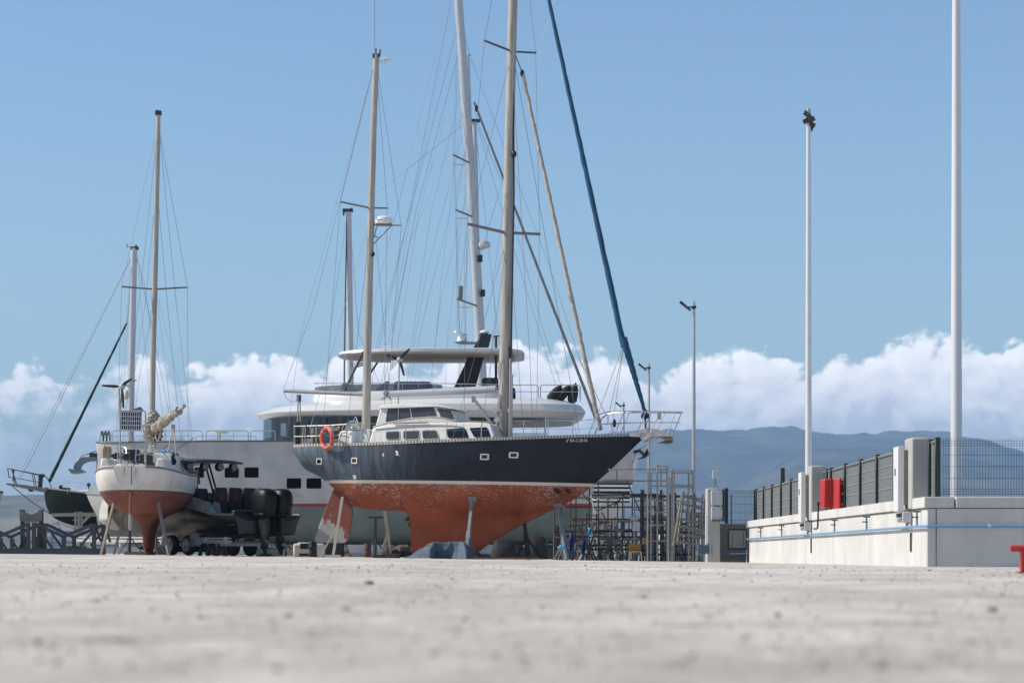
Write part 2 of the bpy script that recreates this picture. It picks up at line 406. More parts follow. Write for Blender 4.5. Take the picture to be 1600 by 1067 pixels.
for y in ys:
    half = max(5, .235*y+3); xs = [-90, -60, -45]+[-half+2*half*j/340 for j in range(341)]+[45, 60, 90]
    row = []
    for x in sorted(xs):
        z = G(x, y)
        if 2 < y < 100 and abs(x) < half+1:
            q = Vector((x, y, 0)); nr = max(0, min(1, (34-y)/14))
            z += .007*noise.noise(q*1.3)+.010*noise.noise(q*.35)
            if nr > 0: z += nr*(.0050*noise.noise(q*6.5)+.0040*noise.noise(q*15)+.008*max(0, noise.noise(q*9+Vector((7,0,0)))-.45))
        row.append((x, y, z))
    rows.append(row)
mb.rows(rows); n_ = len(rows[0]); r0, r1 = rows[0], rows[-1]
edge = rows[-1]; mb.rows([edge, [(x, y, -4) for x, y, z in edge]])
tag(mb.build('quay_ground', ground_mat(), angle=60), kind='structure')
# loose stones and grit on the yard: uncountable
st_ = MB()
for i in range(2400):
    y = 5.6+34*random.random()**1.6; x = random.uniform(-.235, .235)*y
    r = random.choice((.0015, .002, .002, .003, .003, .004, .005))*random.uniform(.8, 1.3)*(1+y/40); r = r*2.2 if random.random() < .02 else r
    st_.ball((x, y, G(x, y)+.006), (r*random.uniform(.8, 1.7), r, r*random.uniform(.5, .9)), 5, 4, Matrix.Rotation(random.uniform(0, 6), 3, 'Z'))
for px, py, w_ in ((576, 940, 34), (540, 985, 30), (934, 988, 22), (1452, 908, 10), (1550, 985, 40), (450, 995, 26), (928, 893, 8), (783, 905, 6), (1062, 900, 9), (216, 910, 8), (138, 1035, 14), (690, 893, 6)):
    y = .30*F/(py-HY); y = min(y, 60); x = (px-CX)/F*y; r = w_/F*y/3.2
    st_.ball((x, y, G(x, y)+r*.2), (r, r*.8, r*.45), 9, 6, Matrix.Rotation(px, 3, 'Z'))
tag(st_.build('gravel', M('brown_grey_stone', (.25,.225,.205,1), .9, var=.5, scale=9), angle=60), 'small brown and grey stones scattered loose over the concrete yard', 'gravel', kind='stuff')

# ------------------------------------------------------------------ sea, hills, air
t = NT('sea_water'); t.base((.03,.06,.09,1)); t.b.inputs['Roughness'].default_value = .18; t.bump(t.noise(t.coord(), .35, 5), .35, .4)
mb = MB(); mb.add([(-7400, 150.5, -2.2), (7400, 150.5, -2.2), (7400, 13400, -2.2), (-7400, 13400, -2.2)], [(0,1,2,3)])
tag(mb.build('sea', t.m, fix=False), kind='structure')
def hill_mat(nm, a, b, fields):
    t = NT(nm); v = t.coord(); c = t.mix(t.ramp(t.noise(v, .004, 8, .65), .4, .6), a, b)
    c = t.mix(t.ramp(t.noise(v, .0022, 6, .6), .55, .68, 0, fields), c, (.30,.25,.16,1))
    t.base(c); t.b.inputs['Roughness'].default_value = 1; return t.m
def hill(name, Y, depth, prof, x0, x1, mat, nx=220, ny=26, rough=.10, seed=0):
    """a ridge whose crest stands at distance Y: prof = crest row by photo column"""
    xs_ = [p[0] for p in prof]; ysx = [p[1] for p in prof]; rows = []
    for j in range(ny+1):
        tt = j/ny; row = []
        for i in range(nx+1):
            px = x0+(x1-x0)*i/nx; X = (px-CX)/F*Y; H = (HY-interp(xs_, ysx, px))/F*Y
            y = Y+depth*(tt-.62); s_ = tt/.62 if tt < .62 else 1-(tt-.62)/.38*.9
            s_ = s_*s_*(3-2*s_)
            q = Vector((X*.0011+seed, y*.0011, seed)); 
            h = H*s_*(1+rough*1.3*noise.fractal(q*1.2, 1, 2, 5)*(1-abs(s_-.5)*.9)) + H*.035*noise.fractal(q*9, .9, 2, 5)*s_
            row.append((X*(1+(y-Y)/Y*.5), y, max(h, -6) if 0 < j < ny else -8))
        rows.append(row)
    mb = MB(); mb.rows(rows); return tag(mb.build(name, mat, angle=80), kind='structure')
hm = hill_mat('scrub_mountain', (.03,.042,.03,1), (.11,.115,.07,1), .35)
hl = hill_mat('dry_farmland_hill', (.05,.065,.03,1), (.24,.20,.12,1), .8)
hill('mountain_terrain', 9500, 5200, [(-300,800),(300,790),(700,735),(850,700),(950,676),(1010,668),(1090,671),(1150,675),(1210,671),(1240,672),(1262,678),(1340,676),(1400,673),(1460,674),(1500,678),(1540,690),(1580,704),(1640,722),(1800,790)], -300, 1900, hm, seed=1.3)
hill('foothill_terrain', 7200, 2600, [(840,905),(960,876),(1080,800),(1180,745),(1240,712),(1300,702),(1360,700),(1420,706),(1500,716),(1600,735),(1800,800)], 880, 1850, hm, seed=4.7)
hill('farm_hill_terrain', 4300, 2200, [(-500,770),(-200,776),(0,781),(60,779),(130,785),(250,790),(420,800),(700,810),(950,835)], -600, 1000, hl, seed=8.1)
# far harbour at the foot of the hills
mb = MB(); mb.box((-600, 3300, 1), (900, 60, 8)); tag(mb.build('far_quay', M('far_quay_stone', (.16,.14,.12,1), .9)), kind='structure')
random.seed(11)
hb = None
m_far = [M('far_shed_white', (.6,.58,.55,1)), M('far_shed_rust', (.28,.16,.1,1)), M('far_shed_grey', (.3,.3,.31,1))]
for i in range(26):
    px = random.uniform(-6, 148); Y = random.uniform(3290, 3320)
    X = (px-CX)/F*Y; w_ = random.uniform(10, 26); h_ = random.uniform(4, 9)
    mb = MB(); mb.box((X, Y, 5+h_/2), (w_, 12, h_)); mb.prism([(X-w_/2, Y-6.2, 5+h_), (X+w_/2, Y-6.2, 5+h_), (X, Y-6.2, 7+h_)], (0, 12.4, 0))
    k = ('white', 'rust brown', 'grey')[i % 3]
    tag(mb.build('harbour_shed', m_far[i % 3]), f'tiny {k} shed on the far quay below the left hills', 'shed', f'{k} sheds along the far quay')
def crane(px, top, Y=3280):
    X = (px-CX)/F*Y; h = (HY-top)/F*Y; mb = MB(); b = 5
    for sx in (-1, 1):
        for sy in (-1, 1): mb.beam((X+sx*9, Y+sy*7, b), (X+sx*6, Y+sy*7, h*.72), 1.6, 1.6)
        mb.beam((X+sx*7.5, Y-7, h*.4), (X+sx*7.5, Y+7, h*.4), 1.3, 1.3); mb.beam((X+sx*6, Y-7, h*.72), (X, Y, h), 1.2, 1.2)
    mb.beam((X-9, Y-7, h*.35), (X+9, Y-7, h*.35), 1.4, 1.4); mb.beam((X-26, Y, h*.72), (X+34, Y, h*.72), 2.2, 2.2)
    mb.beam((X, Y, h), (X-24, Y, h*.73), .9, .9); mb.beam((X, Y, h), (X+32, Y, h*.73), .9, .9)
    mb.beam((X-9, Y-7, b), (X+8, Y-7, h*.35), 1, 1); mb.beam((X+9, Y-7, b), (X-8, Y-7, h*.35), 1, 1)
    return mb.build('gantry_crane', M('far_crane_paint', (.05,.07,.10,1)))
tag(crane(90, 815), 'tall quay gantry crane far off under the dark green bow', 'crane', 'gantry cranes in the far port')
tag(crane(72, 838, 3290), 'short gantry crane far off left of the taller quay crane', 'crane', 'gantry cranes in the far port')
HAZE = .00011
hz = MB(); hz.box((0, 6700, 285), (15000, 13500, 590)); ho = hz.build('haze', [], fix=True, angle=0)
hm_ = bpy.data.materials.new('pale_air'); hm_.use_nodes = True; n_ = hm_.node_tree.nodes; n_.remove(n_['Principled BSDF'])
pv = n_.new('ShaderNodeVolumePrincipled'); pv.inputs['Density'].default_value = HAZE; pv.inputs['Color'].default_value = (.38,.60,.92,1); pv.inputs['Anisotropy'].default_value = .0
hm_.node_tree.links.new(pv.outputs[0], n_['Material Output'].inputs['Volume']); ho.data.materials.append(hm_); tag(ho, kind='stuff'); ho.display_type = 'WIRE'
# ------------------------------------------------------------------ the blue ketch on its props
from mathutils.bvhtree import BVHTree
EYE = Vector((0, 0, CZ))
def hits(o):
    me = o.data; off = W[o]
    return BVHTree.FromPolygons([v.co+off for v in me.vertices], [tuple(p.vertices) for p in me.polygons])
def on(bv, px, py, out=.0, n=None):
    d = Vector(((px-CX)/F, 1, (HY-py)/F)).normalized(); h = bv.ray_cast(EYE, d)
    if h[0] is None: return None
    return h[0]+(n if n is not None else -d)*out
KF = Fr(735, 83, R(-15))
kst = []
for (sx, sy, b, bx, by, cy, bk, p, q) in [
    (458,697,.55, 462,709,709,0,2,1.7), (478,696,.95, 476,731,731,0,2,1.7), (515,695,1.30, 503,747,747,0,2.1,1.7),
    (560,694.3,1.56, 541,777,777,.0,2.2,1.75), (595,693.2,1.70, 566,794,794,.02,2.4,1.8), (630,691.6,1.79, 610,798,798,.05,2.5,1.85),
    (652,690.5,1.83, 632,799.5,799,.09,2.6,1.9), (657,690.3,1.83, 639.5,804,800,.11,2.6,1.9), (661,690.1,1.84, 645,813,801,.125,2.6,1.9), (664,690,1.84, 647.5,831,802,.135,2.6,1.9), (668,689.8,1.84, 643.5,866,803,.14,2.6,1.9),
    (705,688.5,1.85, 694,868,806,.15,2.6,1.9), (742,687,1.82, 738,865,808,.15,2.5,1.8), (785,685.6,1.72, 768,848,808,.12,2.3,1.65),
    (832,684,1.52, 815,820,804,.08,2.0,1.45), (880,682.4,1.20, 865,796,795,.04,1.7,1.25), (930,681,.78, 903,776,776,.02,1.45,1.12),
    (972,680,.40, 938,748,748,.012,1.3,1.05), (1009,679,.03, 1006,684,684,.01,1.2,1)]:
    a = KF.loc(KF.at(sx, sy, b)); c = KF.loc(KF.at(bx, by, 0)); d = KF.loc(KF.at(bx, cy, 0))
    kst.append((a.x, a.z, b, c.x, c.z, d.z, bk, p, q))
KO = KF.at(735, 871, 0); KO.z = G(KO.x, KO.y)
ketch = thing('ketch_sailboat', 'weathered navy blue two masted ketch with flaking red bottom propped on the yard', 'sailboat', KO)
def paint_hull(name, p0, p1, s0, s1, top, stripe, bottom, fr, org, chalk_sun=0, flake=0, rough=.35, spec=.5):
    """topsides, boot stripe and antifouling meet along two straight painted lines"""
    t = NT(name); v = t.coord()
    sp = t.new('ShaderNodeSeparateXYZ'); t.link(v, sp.inputs[0])
    s = t.math('ADD', t.math('MULTIPLY', sp.outputs[0], fr.a.x), t.math('MULTIPLY', sp.outputs[1], fr.a.y))
    def line(A, B):
        sa, sb = (A-org).dot(fr.a), (B-org).dot(fr.a); k = (B.z-A.z)/(sb-sa)
        return t.math('SUBTRACT', sp.outputs[2], t.math('ADD', t.math('MULTIPLY', s, k), A.z-org.z-k*sa))
    above = t.ramp(line(p0, p1), -.004, .004); above2 = t.ramp(line(s0, s1), -.006, .006)
    tn = t.noise(v, 1.2, 5)
    ctop = t.mix(t.ramp(tn, .3, .7), dk(top, .8), dk(top, 1.15))
    if chalk_sun:
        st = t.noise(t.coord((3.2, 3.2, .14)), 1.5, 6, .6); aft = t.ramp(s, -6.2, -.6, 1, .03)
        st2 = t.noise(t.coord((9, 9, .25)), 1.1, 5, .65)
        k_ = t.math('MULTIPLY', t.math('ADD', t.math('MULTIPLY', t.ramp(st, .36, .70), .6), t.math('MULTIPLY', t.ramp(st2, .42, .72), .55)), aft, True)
        ctop = t.mix(t.math('MULTIPLY', k_, chalk_sun), ctop, (.24,.29,.33,1))
        ctop = t.mix(t.math('MULTIPLY', t.ramp(s, -6.0, -1.5, 1, 0), .55*chalk_sun), ctop, (.13,.175,.215,1))  # sunlight on the stern painted into the topsides, on top of real chalking
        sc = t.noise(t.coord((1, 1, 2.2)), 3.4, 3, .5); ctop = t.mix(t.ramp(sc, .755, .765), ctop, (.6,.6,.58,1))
    cbot = t.mix(t.ramp(t.noise(v, .9, 6, .6), .3, .7), dk(bottom, .75), dk(bottom, 1.2))
    if flake:
        f1 = t.noise(t.coord((1.6, 1.6, 4.2)), 6.2, 9, .76); near = t.ramp(line(s0, s1), -1.2, 0, .0, .115); reg = t.math('MULTIPLY', t.ramp(t.noise(v, .7, 4), .4, .65), .07)
        cut = t.math('SUBTRACT', t.math('SUBTRACT', .665, near), reg)
        ff = t.ramp(t.math('SUBTRACT', f1, cut), 0, .035, 0, flake)
        cbot = t.mix(ff, cbot, (.43,.36,.33,1))
        f3 = t.noise(t.coord((.7, .7, 4.5)), 2.3, 8, .75); cbot = t.mix(t.ramp(t.math('SUBTRACT', f3, t.math('SUBTRACT', .68, reg)), 0, .03, 0, flake*.8), cbot, (.42,.37,.33,1))
        lay = t.noise(v, .55, 5, .6); cbot = t.mix(t.ramp(lay, .54, .62, 0, .45), cbot, (.15,.038,.024,1))
        f2 = t.noise(t.coord((2.5, 2.5, 1.5)), 7, 4); cbot = t.mix(t.ramp(f2, .62, .72, 0, .5), cbot, (.20,.055,.04,1))
    c = t.mix(above2, cbot, t.mix(above, stripe, ctop)); t.base(c)
    t.b.inputs['Roughness'].default_value = rough
    t.link(t.ramp(above2, 0, 1, .85, rough), t.b.inputs['Roughness'])
    t.bump(t.noise(v, 3, 3), .06, .05); t.b.inputs['Specular IOR Level'].default_value = spec
    return t.m
kp = [KF.at(515,749.6,1.2), KF.at(930,754.6,.6)]; ks_ = [KF.at(515,754.3,1.2), KF.at(930,759.6,.6)]
m_ketch = paint_hull('navy_ketch_paint', kp[0], kp[1], ks_[0], ks_[1], (.014,.018,.028,1), (.62,.55,.47,1), (.285,.077,.038,1), KF, KO, chalk_sun=1.0, flake=.9, rough=.5, spec=.22)
mb, krow = hull_mesh(kst, KF.wd, 84, nb=18, nk=8)
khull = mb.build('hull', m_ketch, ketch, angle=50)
KB = hits(khull)
kon = lambda x, y, o=.012: on(KB, x, y, o, KF.n)
# perforated toe rail
t = NT('perforated_toe_rail'); sp = t.new('ShaderNodeSeparateXYZ'); t.link(t.coord(), sp.inputs[0])
wv = t.math('SINE', t.math('MULTIPLY', sp.outputs[0], 62.0)); zr = t.math('LESS_THAN', t.math('ABSOLUTE', t.math('SUBTRACT', t.math('FRACT', t.math('MULTIPLY', sp.outputs[0], 9.87)), .5)), .26); t.base(t.mix(t.math('MULTIPLY', zr, .8), (.52,.46,.39,1), (.14,.12,.11,1))); t.b.inputs['Roughness'].default_value = .6; m_toe = t.m
mb = MB()
for side in (0, -1):
    sec = []
    for r in krow:
        p = r[side]; c = (r[0]+r[-1])/2; d = (c-p); d = d.normalized()*min(.03, d.length) if d.length > 0 else Vector()
        sec.append([p+Vector((0,0,-.035))-d*.5, p+Vector((0,0,.055))-d*.5, p+Vector((0,0,.055))+d*.5, p+Vector((0,0,-.035))+d*.5])
    mb.rows(sec, close=True)
mb.build('toe_rail', m_toe, ketch)
# deckhouses
m_khouse = m_white_old
trunk = [(576,693),(582,668),(600,664.5),(622,662),(690,659.5),(740,659.5),(760,660.5),(767,663),(774,684),(775,688)]
tr = side_solid(KF, trunk, 1.28, 1.0).build('cabin_trunk', m_khouse, ketch, bevel=.06, seg=3)
ftr = lambda x, y: 1.28-.28*(693-y)/33.5+.012
house = [(580,688),(594,638),(683,635),(705,640),(715,660),(690,664),(640,668)]
side_solid(KF, house, 1.08, .86).build('pilothouse', m_khouse, ketch, bevel=.05, seg=3)
fho = lambda x, y: 1.08-.22*(688-y)/53+.012
roof = [(590,637.5),(597,632),(640,630.6),(683,632),(704,636),(709,639.5),(683,635.5),(594,638.6)]
side_solid(KF, roof, .98, .92).build('pilothouse_roof', m_khouse, ketch, bevel=.03)
mb = MB(); mb.tube([KF.at(x, y, 1.13) for x, y in ((583,667),(610,659.5),(640,654),(670,651.5),(690,652.5),(712,657.5))], .025); mb.build('trim_rail', m_alu, ketch)
def window(pts, off, nm='window', glass=m_glass2, rim=1.6, rad=2.5, frame=None):
    o = rr(pts, rad); cx = sum(p[0] for p in o)/len(o); cy = sum(p[1] for p in o)/len(o)
    hx = max(abs(p[0]-cx) for p in o); hy = max(abs(p[1]-cy) for p in o)
    i = [(cx+(x-cx)*(1-rim/hx), cy+(y-cy)*(1-rim/hy)) for x, y in o]
    w_ = side_ring(KF, o, i, lambda a, b: off(a, b)+.006, .05).build(nm, frame or m_khouse, ketch)
    side_panel(KF, i, lambda a, b: off(a, b)-.002, .03).build('pane', glass, w_)
    return w_
for q in ([(602.5,673.5),(625,672.5),(625,687),(602.5,687.5)], [(629.5,672.5),(656,671.5),(655.5,686.3),(629.5,686.8)], [(659,671.8),(682,671),(687,685.5),(660,686.5)]):
    window(q, ftr, glass=m_glass2, rim=1.0, rad=4, frame=m_alu)
for q in ([(697,670),(727,668.5),(732.5,683.5),(700,684.3)], [(733,668.5),(761,667),(767,682),(741,683)]):
    window(q, ftr, glass=m_glass, rim=.8, rad=3, frame=m_black)
for q in ([(606,638.5),(621.3,637.5),(621,656.5),(602.5,659)], [(623.5,637.3),(639.5,637),(641.5,653),(623,656.2)], [(641.5,637),(677,636),(682,649),(644,652)], [(683,637.5),(704,641),(709.5,655),(689,651.5)]):
    window(q, fho, glass=m_glass2, rim=.9, rad=1.5, frame=m_black)
# hatches, dorade and boxes on the coachroof
mb = MB(); mb.bridge([KF.at(x, y, .7) for x, y in rr([(651,659.5),(653,654),(684,653.5),(686,659.5)], 2)], [KF.at(x, y, .1) for x, y in rr([(651,659.5),(653,654),(684,653.5),(686,659.5)], 2)]); mb.build('roof_hatch', m_white, ketch)
p = KF.at(700, 658, .6); mb = MB(); mb.lathe([(.09,0),(.09,.1),(.13,.14),(.10,.24),(.0,.27)], p, 12); mb.build('ventilator', m_white, ketch)
mb = MB(); mb.bridge([KF.at(x, y, .9) for x, y in ((722,661),(724,656.5),(764,658),(766,662))], [KF.at(x, y, .2) for x, y in ((722,661),(724,656.5),(764,658),(766,662))]); mb.build('teak_hatch', m_teak, ketch)
mb = MB(); mb.tube([KF.at(x, 661.5-(x-615)*.03, 1.06) for x in (615, 640, 668)], .022); mb.build('handrail', m_teak, ketch)
coam = [(526,694.5),(531,673),(556,671.5),(579,670),(579,693)]
side_solid(KF, coam, 1.22, 1.12).build('cockpit_coaming', m_khouse, ketch, bevel=.05)
mb = MB(); mb.lathe([(.13,-.9),(.13,0)], KF.at(552,673,1.14), 14); mb.build('coaming_post', m_white, ketch)
def winch(p, parent, s=1.0):
    mb = MB(); mb.lathe([(.11*s,0),(.11*s,.03*s),(.07*s,.06*s),(.075*s,.14*s),(.10*s,.17*s),(.10*s,.19*s),(.03*s,.2*s)], p, 14); return mb.build('winch', m_steel, parent)
winch(KF.at(552,671.5,1.12), ketch, 1.5); winch(KF.at(563,671,-.6), ketch, 1.2); winch(KF.at(545,671.5,-.9), ketch, 1.2)
# steering wheel
c = KF.at(555, 663, .0); mb = MB(); ax = KF.a; rad = .24
mb.tube([c+rad*(math.cos(a)*(KF.n*.8+KF.a*.6)+math.sin(a)*Vector((0,0,1))) for a in [2*math.pi*i/24 for i in range(25)]], .016, 6, cap=False)
for i in range(6):
    a = math.pi*i/3; mb.tube([c, c+rad*(math.cos(a)*(KF.n*.8+KF.a*.6)+math.sin(a)*Vector((0,0,1)))], .009, 5)
mb.build('steering_wheel', m_steel, ketch)
mb = MB(); mb.tube([c+Vector((0,0,-.9)), c], .07, 10); mb.ball(c+Vector((0,0,.02)), .1); mb.build('steering_pedestal', m_alu, ketch)
# hull lights with pale frames, scuff, drain, thruster tunnels
def hull_light(x0, y0, x1, y1):
    o = rr([(x0+.6,y0),(x1,y0+.3),(x1-.6,y1),(x0,y1-.3)], 1.6); cx, cy = (x0+x1)/2, (y0+y1)/2
    i = [(cx+(x-cx)*.66, cy+(y-cy)*.58) for x, y in o]
    f = MB(); A = [kon(x, y, .022) for x, y in o]; B = [kon(x, y, .022) for x, y in i]; n = len(o)
    L_ = [A, B, [q-KF.n*.03 for q in B], [q-KF.n*.05 for q in A]]
    f.rows([[r[j % n] for r in L_] for j in range(n+1)], close=True); fo = f.build('hull_port', m_white_old, ketch)
    MB().bridge([kon(x, y, .008) for x, y in i], [kon(x, y, -.03) for x, y in i]).build('pane', m_glass, fo)
for q in ((494,715.5,503.5,726), (548.5,714.5,558.5,724.5), (750,708.5,764.5,718.5), (795,706,810.5,715.8)): hull_light(*q)
def hull_disc(x, y, rx, ry, nm, mat, out=.006, rot=0):
    q = [(x+rx*math.cos(a)*math.cos(rot)-ry*math.sin(a)*math.sin(rot), y+rx*math.cos(a)*math.sin(rot)+ry*math.sin(a)*math.cos(rot)) for a in [2*math.pi*i/18 for i in range(18)]]
    pts = [kon(a, b, out) for a, b in q]
    if None in pts: return
    MB().bridge(pts, [p-KF.n*.04 for p in pts]).build(nm, mat, ketch)
m_tunnel = M('dark_tunnel', (.05,.022,.016,1), .9)
hull_disc(870.5, 766.5, 6.6, 4.2, 'thruster_tunnel', m_tunnel, rot=.55); hull_disc(887.5, 766.5, 6.2, 3.8, 'thruster_tunnel', m_tunnel, rot=.55)
hull_disc(952, 733, 1.5, 1.2, 'drain_fitting', m_white_old); hull_disc(922, 682.8, 3, 2.6, 'mooring_eye', m_steel)
sc_ = [(617,704.5),(620,703.5),(622.5,706),(622,709.5),(624,712),(620.5,711),(618.5,711.5),(619,708)]
MB().bridge([kon(a, b, .006) for a, b in sc_], [kon(a, b, -.01) for a, b in sc_]).build('paint_scar', m_white_old, ketch)
sc_ = [(551,742),(555,741.5),(557,745),(556,749),(552,748)]
MB().bridge([kon(a, b, .006) for a, b in sc_], [kon(a, b, -.01) for a, b in sc_]).build('filler_patch', m_cream, ketch)
# registration lettering on the bow
def lettering(text, x0, y0, x1, y1, surf, mat, parent, nm='registration_lettering'):
    cu = bpy.data.curves.new('lettering', 'FONT'); cu.body = text; cu.size = 1; cu.extrude = 0
    tmp = bpy.data.objects.new('lettering', cu); C.objects.link(tmp)
    me = bpy.data.meshes.new_from_object(tmp); bpy.data.objects.remove(tmp)
    xs = [v.co.x for v in me.vertices]; ysv = [v.co.y for v in me.vertices]; a, b, lo, hi = min(xs), max(xs), min(ysv), max(ysv)
    mb = MB(); mb.add([surf(x0+(v.co.x-a)/(b-a)*(x1-x0), y1+(v.co.y-lo)/(hi-lo)*(y0-y1)+(v.co.x-a)/(b-a)*-.5) for v in me.vertices], [tuple(p.vertices) for p in me.polygons])
    return mb.build(nm, mat, parent, angle=0, fix=False)
lettering('6\u00aa BA-2-28-06', 885, 685.6, 918, 690.6, lambda x, y: kon(x, y, .012), M('white_lettering', (.62,.62,.62,1), .6), ketch)
# rudder, propeller
t = NT('flaking_rudder_paint'); v = t.coord(); sp = t.new('ShaderNodeSeparateXYZ'); t.link(v, sp.inputs[0])
c = t.mix(t.ramp(t.noise(v, 2, 6, .7), .35, .7), (.24,.06,.035,1), (.13,.05,.04,1))
zz = t.math('ADD', t.math('ADD', sp.outputs[2], t.math('MULTIPLY', sp.outputs[0], .75)), t.math('MULTIPLY', t.noise(t.coord((1.6,1,1)), 2.6, 7, .7), 2.2)); c = t.mix(t.ramp(zz, -1.15, -1.08), (.33,.31,.29,1), c)
c = t.mix(t.ramp(t.noise(v, 6, 6, .7), .60, .66, 0, .8), c, (.36,.33,.31,1)); t.base(c); t.b.inputs['Roughness'].default_value = .85
rud = rr([(531,761),(522,763),(517,772),(491,842),(493,847.5),(540,848.5),(546,838),(552,798),(549,786)], 4)
mb = MB(); mb.bridge([KF.at(x, y, .07) for x, y in rud], [KF.at(x, y, -.07) for x, y in rud]); mb.build('rudder', t.m, ketch, bevel=.03)
mb = MB(); c = KF.at(640, 812, 0)
mb.tube([c+KF.a*.35, c-KF.a*.12], .035, 8); mb.ball(c-KF.a*.1, .06)
for i in range(3):
    a = 2*math.pi*i/3+.5; d = math.cos(a)*KF.n+math.sin(a)*Vector((0,0,1)); e_ = KF.a*.08+d.cross(KF.a)*.06
    mb.prism([c+d*.05-e_*.4, c+d*.18-e_, c+d*.24, c+d*.17+e_, c+d*.05+e_*.4], KF.a*.012)
mb.build('propeller', M('brown_bronze', (.14,.075,.035,1), .6, .5), ketch)
# masts
def spar(fr, pts, r, nm, mat, parent, n=12, flat=1.0):
    mb = MB(); mb.tube([fr.at(*p) for p in pts], r, n, flat=flat); return mb.build(nm, mat, parent)
mast = spar(KF, [(786.5,684),(790,500),(794,300),(798.5,120),(803,-60),(806,-240)], [.20,.175,.16,.15,.145,.13], 'main_mast', m_mast, ketch)
miz = spar(KF, [(571.5,690),(574,560),(579,360),(583.5,200),(588,86)], [.145,.13,.115,.105,.10], 'mizzen_mast', m_mast, ketch)
def strut(fr, p, q, r, nm, mat, parent, n=6):
    mb = MB(); mb.tube([fr.at(*p), fr.at(*q)], r, n); return mb.build(nm, mat, parent)
m_spr = M('brown_spreader', (.10,.075,.07,1), .6); m_greybar = M('grey_spreader', (.20,.19,.19,1), .6, .2)
for p, q in (((757,64,1.6),(798,80,0)), ((799,81,0),(837,83,-1.6))): strut(KF, p, q, .035, 'spreader', m_spr, mast)
for p, q in (((730,350,1.9),(791,364,0)), ((795,364,0),(843,366,-1.9))): strut(KF, p, q, .05, 'spreader', m_greybar, mast)
for p, q in (((532,315.5,1.4),(577,325,0)), ((580,325,0),(605,325.5,-1.4))): strut(KF, p, q, .03, 'spreader', m_greybar, miz)
# mast fittings
mb = MB(); mb.ball(KF.at(803,241,.1), (.09,.09,.12)); mb.build('steaming_light', m_black, mast)
mb = MB(); mb.ball(KF.at(582.5,397,.1), (.07,.07,.09)); mb.build('steaming_light', m_black, miz)
mb = MB(); mb.tube([KF.at(802,120,.05), KF.at(803,300,.1), KF.at(799,520,.1), KF.at(797,684,.1)], .03, 6); mb.build('mast_track', m_darksteel, mast)
mb = MB()
random.seed(3)
for k in range(26):
    a = random.uniform(0, 6.28); r = .2+random.uniform(0, .05); y0 = random.uniform(560, 660); c0 = KF.at(787.5, y0, 0)
    p0 = c0+Vector((math.cos(a)*r, math.sin(a)*r, 0)); L0 = random.uniform(.2, .6)
    mb.tube([p0, p0+Vector((.03*math.sin(k), .02, -L0*.5)), p0+Vector((.0, 0, -L0))], random.uniform(.012, .022), 5)
for k in range(9):
    c0 = KF.at(782+random.uniform(-3, 9), 664+random.uniform(-10, 12), .1)
    mb.tube([c0+Vector((.14*math.cos(a), .05*math.sin(a*2), .2*math.sin(a))) for a in [2*math.pi*i/12 for i in range(13)]], .02, 5, cap=False)
mb.build('halyard_coils', m_rope, mast)
for (a, b) in ((797.5, 560), (800, 585)):
    mb = MB(); mb.tube([KF.at(a, b, .3), KF.at(a-1, 684, .3)], .035, 6); mb.build('spare_pole', m_alu, mast)
for xx, yy in ((773.5,641.5),(797,641),(776,656)):
    p = KF.at(xx, yy, .15); mb = MB(); mb.lathe([(.09,-.08),(.07,-.04),(.06,.04),(.09,.08)], p, 12, Matrix.Rotation(R(90), 3, 'X')); mb.build('mast_winch', m_steel, mast)
mb = MB(); mb.prism([KF.at(795,540,.1), KF.at(799,545,.1), KF.at(800,560,.1), KF.at(796,575,.1)], KF.n*-.15); mb.build('halyard_cleat', m_black, mast)
# masthead of the mizzen: antenna, receiver
mb = MB(); mb.tube([KF.at(588,92,0), KF.at(598,99,0), KF.at(603,99,0), KF.at(603,94,0)], .015, 6); c = KF.at(603, 95, 0); mb.lathe([(.02,-.02),(.14,.02),(.15,.05),(.06,.09),(0,.1)], c, 14); mb.build('receiver_dome', m_white_old, miz)
mb = MB(); c = KF.at(587.5, 88, 0); mb.box(c, (.22,.18,.12)); mb.tube([c, c+Vector((0,0,.25))], .02, 6); mb.tube([c+Vector((.12,0,0)), c+Vector((.14,0,.22))], .03, 6); mb.build('masthead_fitting', m_darksteel, miz)
mb = MB(); mb.tube([KF.at(585.5,84,0), KF.at(585,-80,0)], .009, 5); mb.build('whip_aerial', m_wire, miz)
# radar on the mizzen
mb = MB(); c = KF.at(600, 350.5, .0); mb.lathe([(.24,.0),(.28,.03),(.29,.14),(.27,.2),(.2,.25),(0,.27)], c, 20); rd = mb.build('radar_dome', m_white, miz)
mb = MB(); q = [(590.5,343.3),(597,342.6),(597,344.2),(590.5,344.9)]; mb.prism([KF.at(x, y, .31) for x, y in q], KF.n*.01); mb.build('red_marking', m_red, rd)
mb = MB(); mb.tube([KF.at(578,351.5,0), KF.at(628,352.5,0)], .022, 6); mb.tube([KF.at(582,383,0), KF.at(612,352.5,0)], .018, 6); mb.tube([KF.at(582,369,0), KF.at(592,371,0)], .015, 6); mb.tube([KF.at(584,371,0), KF.at(590,352,0)], .015, 6); mb.box(KF.at(600,351.5,0), (.5,.35,.04)); mb.build('radar_bracket', m_greybar, miz)
